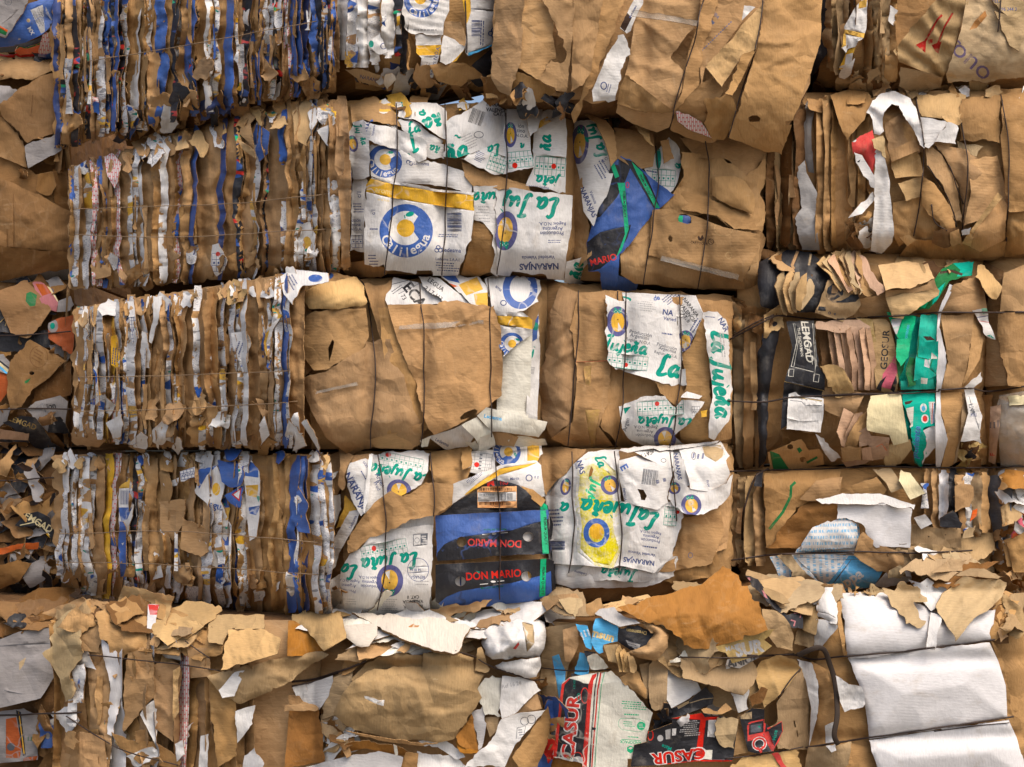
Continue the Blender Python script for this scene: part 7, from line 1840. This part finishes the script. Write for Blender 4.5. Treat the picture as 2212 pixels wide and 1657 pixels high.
S('H2', V1, '-20,1000 90,1045 250,1120 405,1200 405,1440 250,1420 -20,1400', 'kgrime_shade', 3, dome=.03, pr=[LN('kdark', 4, '75,1100 78,1400'), LN('kdark', 4, '40,1300 45,1500')], lab='large bulging brown sheet')
S('H2', V1, '-20,1395 250,1425 405,1430 400,1520 250,1545 -20,1600', 'kgrime_shade', 4)
S('H2', V1, '-20,1600 250,1545 420,1500 420,1650 200,1660 -20,1650', 'drab_shade', 2)
S('H3', V5, '-20,200 70,175 155,140 290,310 240,380 150,470 60,440 -20,260', 'kgrime_shade', 5, ca=.006, pr=[PL('dgreen', '150,215 175,205 210,225 200,285 170,290 145,260')], lab='brown box corner with a green leaf mark')
S('H3', V5, '-20,250 20,240 160,420 60,440 -20,430', 'black', 4, pr=[LN('gold', 5, '0,380 40,340 30,400')])
S('H3', V5, '180,150 230,150 300,190 330,260 320,320 250,300 200,200', 'wornpink', 4, pr=[PL('rust', '200,160 260,165 300,210 240,230'), LN('creamy', 10, '270,170 330,260'), LN('slate', 6, '285,170 340,270')])
S('H3', V5, '330,260 400,230 420,280 380,320 320,320', 'drab_shade', 4)
S('H3', V5, '275,385 350,350 425,335 420,480 410,565 330,510 275,470', 'rust', 5, na=.014, pr=[EL('drab_shade', 300, 400, 30, 38), EL('teal', 298, 400, 14, 18), PL('white', '280,480 340,520 300,540')], lab='dull orange printed wrapper')
S('H3', V5, '280,510 330,500 400,560 380,600 300,560', 'drab_shade', 4)
S('H3', V5, '-20,440 280,430 290,520 120,540 -20,540', 'black', 3)
S('H3', V5, '55,610 110,540 170,478 280,540 372,600 320,650 270,700 200,750 120,860 60,900 40,780', 'kgrime_shade', 6, ca=.006, holes=([*map(list, ell(180, 668, 15, 11, 0, 12))],), pr=[RG('kdark', 220, 575, 50, 60, 4), PARA(215, 570, 60, 70, -30, 4, 'kdark'), PL('dgreen', '140,715 175,695 160,720 140,730')], lab='brown panel with a faint round stamp')
S('H3', V5, '200,750 330,640 400,600 405,780 300,840 180,860', 'kdark', 3)
S('H3', V5, '-20,560 20,560 80,640 60,680 -20,650', 'drab_shade', 5, pr=[LN('creamy', 16, '-20,600 60,670'), LN('lblue', 12, '-20,615 50,680'), LN('black', 8, '-20,585 65,650')])
S('H3', V5, '-20,660 60,680 75,710 40,780 -20,860', 'rust', 5)
S('H3', V5, '150,875 200,830 340,795 385,830 370,960 270,1000 200,940', 'drab_shade', 5, pr=[TX('ion', 290, 855, 40, 10, 'black', .03), LN('slate', 4, '200,870 240,840 260,890'), PARA(250, 940, 120, 60, 20, 4, 'slate')])
S('H3', V5, '15,950 120,910 200,920 250,980 290,1060 380,1110 230,1120 160,1050 60,970', 'black', 5, pr=[TX('LEMGAD', 130, 950, 40, -20, 'gold', .01)])
S('H3', V5, '285,920 342,915 392,1005 270,1005', 'black', 6)
S('H3', V5, '-20,985 165,1010 168,1065 -20,1060', 'kpink', 6, pr=[LN('black', 16, '-20,1050 165,1058')])
S('H3', V5, '-20,880 60,860 40,940 -20,990', 'drab_shade', 4)
wire('H3', V5, '-10,455 150,450 400,430', .004)
wire('H3', V5, '-10,875 180,868 400,872', .004)
scraps('H3', V5, '-10,150 410,150 410,1110 -10,1110', 34, 'kdark black kgrime drab kdark kgrime', (50, 110), (.0, .05), .7, 121)
scraps('H2', V1, '-10,330 330,330 380,980 -10,980', 10, 'kgrime kdark kgrime', (50, 110), (.0, .03), .6, 122)
scraps('H4', V9, '-20,-20 250,0 260,130 290,480 330,700 330,850 -20,900', 76, 'kraft kdark black black kgrime drab kdark brown', (60, 190), (-.02, .06), .8, 123, cell=8, asp=.6)
S('H4', V9, '75,440 120,380 190,370 250,400 280,470 255,510 190,440 110,450', 'black', 6, pr=[TX('LEMGAD', 185, 420, 44, -30, 'creamy', .02), LN('creamy', 5, '100,440 190,420 250,490'), PL('yellow', '215,490 240,480 250,500 230,515')], lab='black box piece with pale lettering')
S('H4', V9, '-20,560 60,540 195,525 190,560 100,560 -20,590', 'rust', 6)
S('H4', V9, '70,570 175,555 145,610', 'drab_shade', 5)
S('H4', V9, '-20,650 100,610 160,630 100,720 -20,770', 'kgrime_shade', 6)
S('H4', V9, '105,690 160,630 205,610 260,650 220,720 150,755', 'drab_shade', 6)
S('H4', V9, '-20,880 90,810 120,830 60,870 -20,900', 'drab_shade', 6)
S('H4', V9, '130,960 150,900 260,840 280,850 180,930', 'rust', 7)
S('H4', V9, '240,900 370,820 385,840 260,920', 'kgrime_shade', 7)
S('H4', V9, '-20,910 110,850 140,900 60,990 -20,1010', 'drab_shade', 5, na=.02)
wire('H4', V9, '-10,215 120,210 270,200', .004)
S('H5', V9, '-20,1020 70,985 140,960 285,955 255,1050 240,1110 285,1180 205,1310 -20,1365', 'drab_shade', 5, ca=.005, folds=((-20, 1080, 260, 1060, .12),), pr=[LN('slate', 3, '-20,1050 100,1040 250,1035'), PL('tan', '95,1130 130,1105 120,1140 98,1170'), LN('slate', 2, '20,1270 110,1290')], lab='bent white board')
S('H5', V9, '-20,1380 120,1360 200,1400 190,1620 -20,1640', 'drab_shade', 3, pr=[PL('rust', '30,1415 80,1405 110,1550 100,1612 30,1610'), PL('black', '80,1370 105,1380 130,1600 115,1600'), PL('yellow', '92,1375 100,1400 125,1590 118,1590'), EL('slate', 55, 1555, 20, 20), TX('1.85', 160, 1515, 26, 0, 'dgreen'), PL('rust', '120,1610 190,1600 170,1657 110,1657')])
S('H5', V9, '200,1430 280,1400 300,1430 260,1560 205,1560', 'blue', 4, pr=[EL('drab_shade', 240, 1500, 12, 16), PL('white', '250,1420 285,1405 290,1440 255,1450')])
S('H5', V9, '280,1390 400,1380 400,1657 190,1657 260,1560', 'kgrime_shade', 3, pr=[EL('dgreen', 325, 1565, 26, 30)])
S('H5', V9, '170,1340 280,1200 340,1240 330,1390 200,1390', 'kdark', 3)
wire('H5', V9, '-10,1395 200,1390 410,1380', .004)
scraps('H5', V9, '150,1350 400,1330 400,1640 150,1640', 12, 'kgrime kdark kgrime kdark', (60, 140), (.0, .05), .7, 124)
# curled dark strap in front of the white boards
def strap():
    px = VD.px(smooth(P('345,880 420,845 490,825 535,850 565,930 600,1040 615,1160 620,1300 600,1430 625,1500'), 10))
    B = BALES['E4']
    h = .09 + .03 * np.sin(np.linspace(0, 9, len(px)))
    p = B.plane.hit(px, h)
    o = tube(p, .011, 'tie_strap', plain('strap_brown', (.03, .017, .009), .8), None, None, 8, .3)
    o['label'] = 'loose dark brown strap curling down beside the white boards'
    o['category'] = 'strap'


strips('H2', V1, '330:40:kgrime 352:36:kdark 378:40:kgrime', '300,300 400,300', '300,960 400,1000', side=False, seed=131, lift=(.0, .05), jy=20, lean=.05)
strips('H1', V1, '300:36:navy 325:34:blue 350:30:dgreen 376:36:kraft', '280,200 400,200', '280,330 400,330', side=False, seed=132, lift=(.0, .05), jy=30, lean=.04)
strips('H3', V5, '385:36:kgrime 402:30:kdark', '370,160 420,160', '370,1090 420,1090', side=False, seed=133, lift=(.0, .04), jy=20, lean=.04)
scraps('H5', V9, '-20,850 330,840 330,960 150,950 -20,1010', 26, 'kgrime kdark kdark black black kgrime', (70, 170), (.0, .06), .7, 134, up=.6, asp=.6, cell=7)
scraps('H2', V1, '-10,300 320,300 330,345 -10,345', 12, 'kraft kdark black kgrey', (50, 110), (.0, .05), .7, 135)
scraps('E4', VD, '1700,420 1900,420 1900,800 1720,760', 12, 'kraft kraft kdark kgrey', (60, 150), (.0, .05), .7, 138)
strap()
lay_wires()
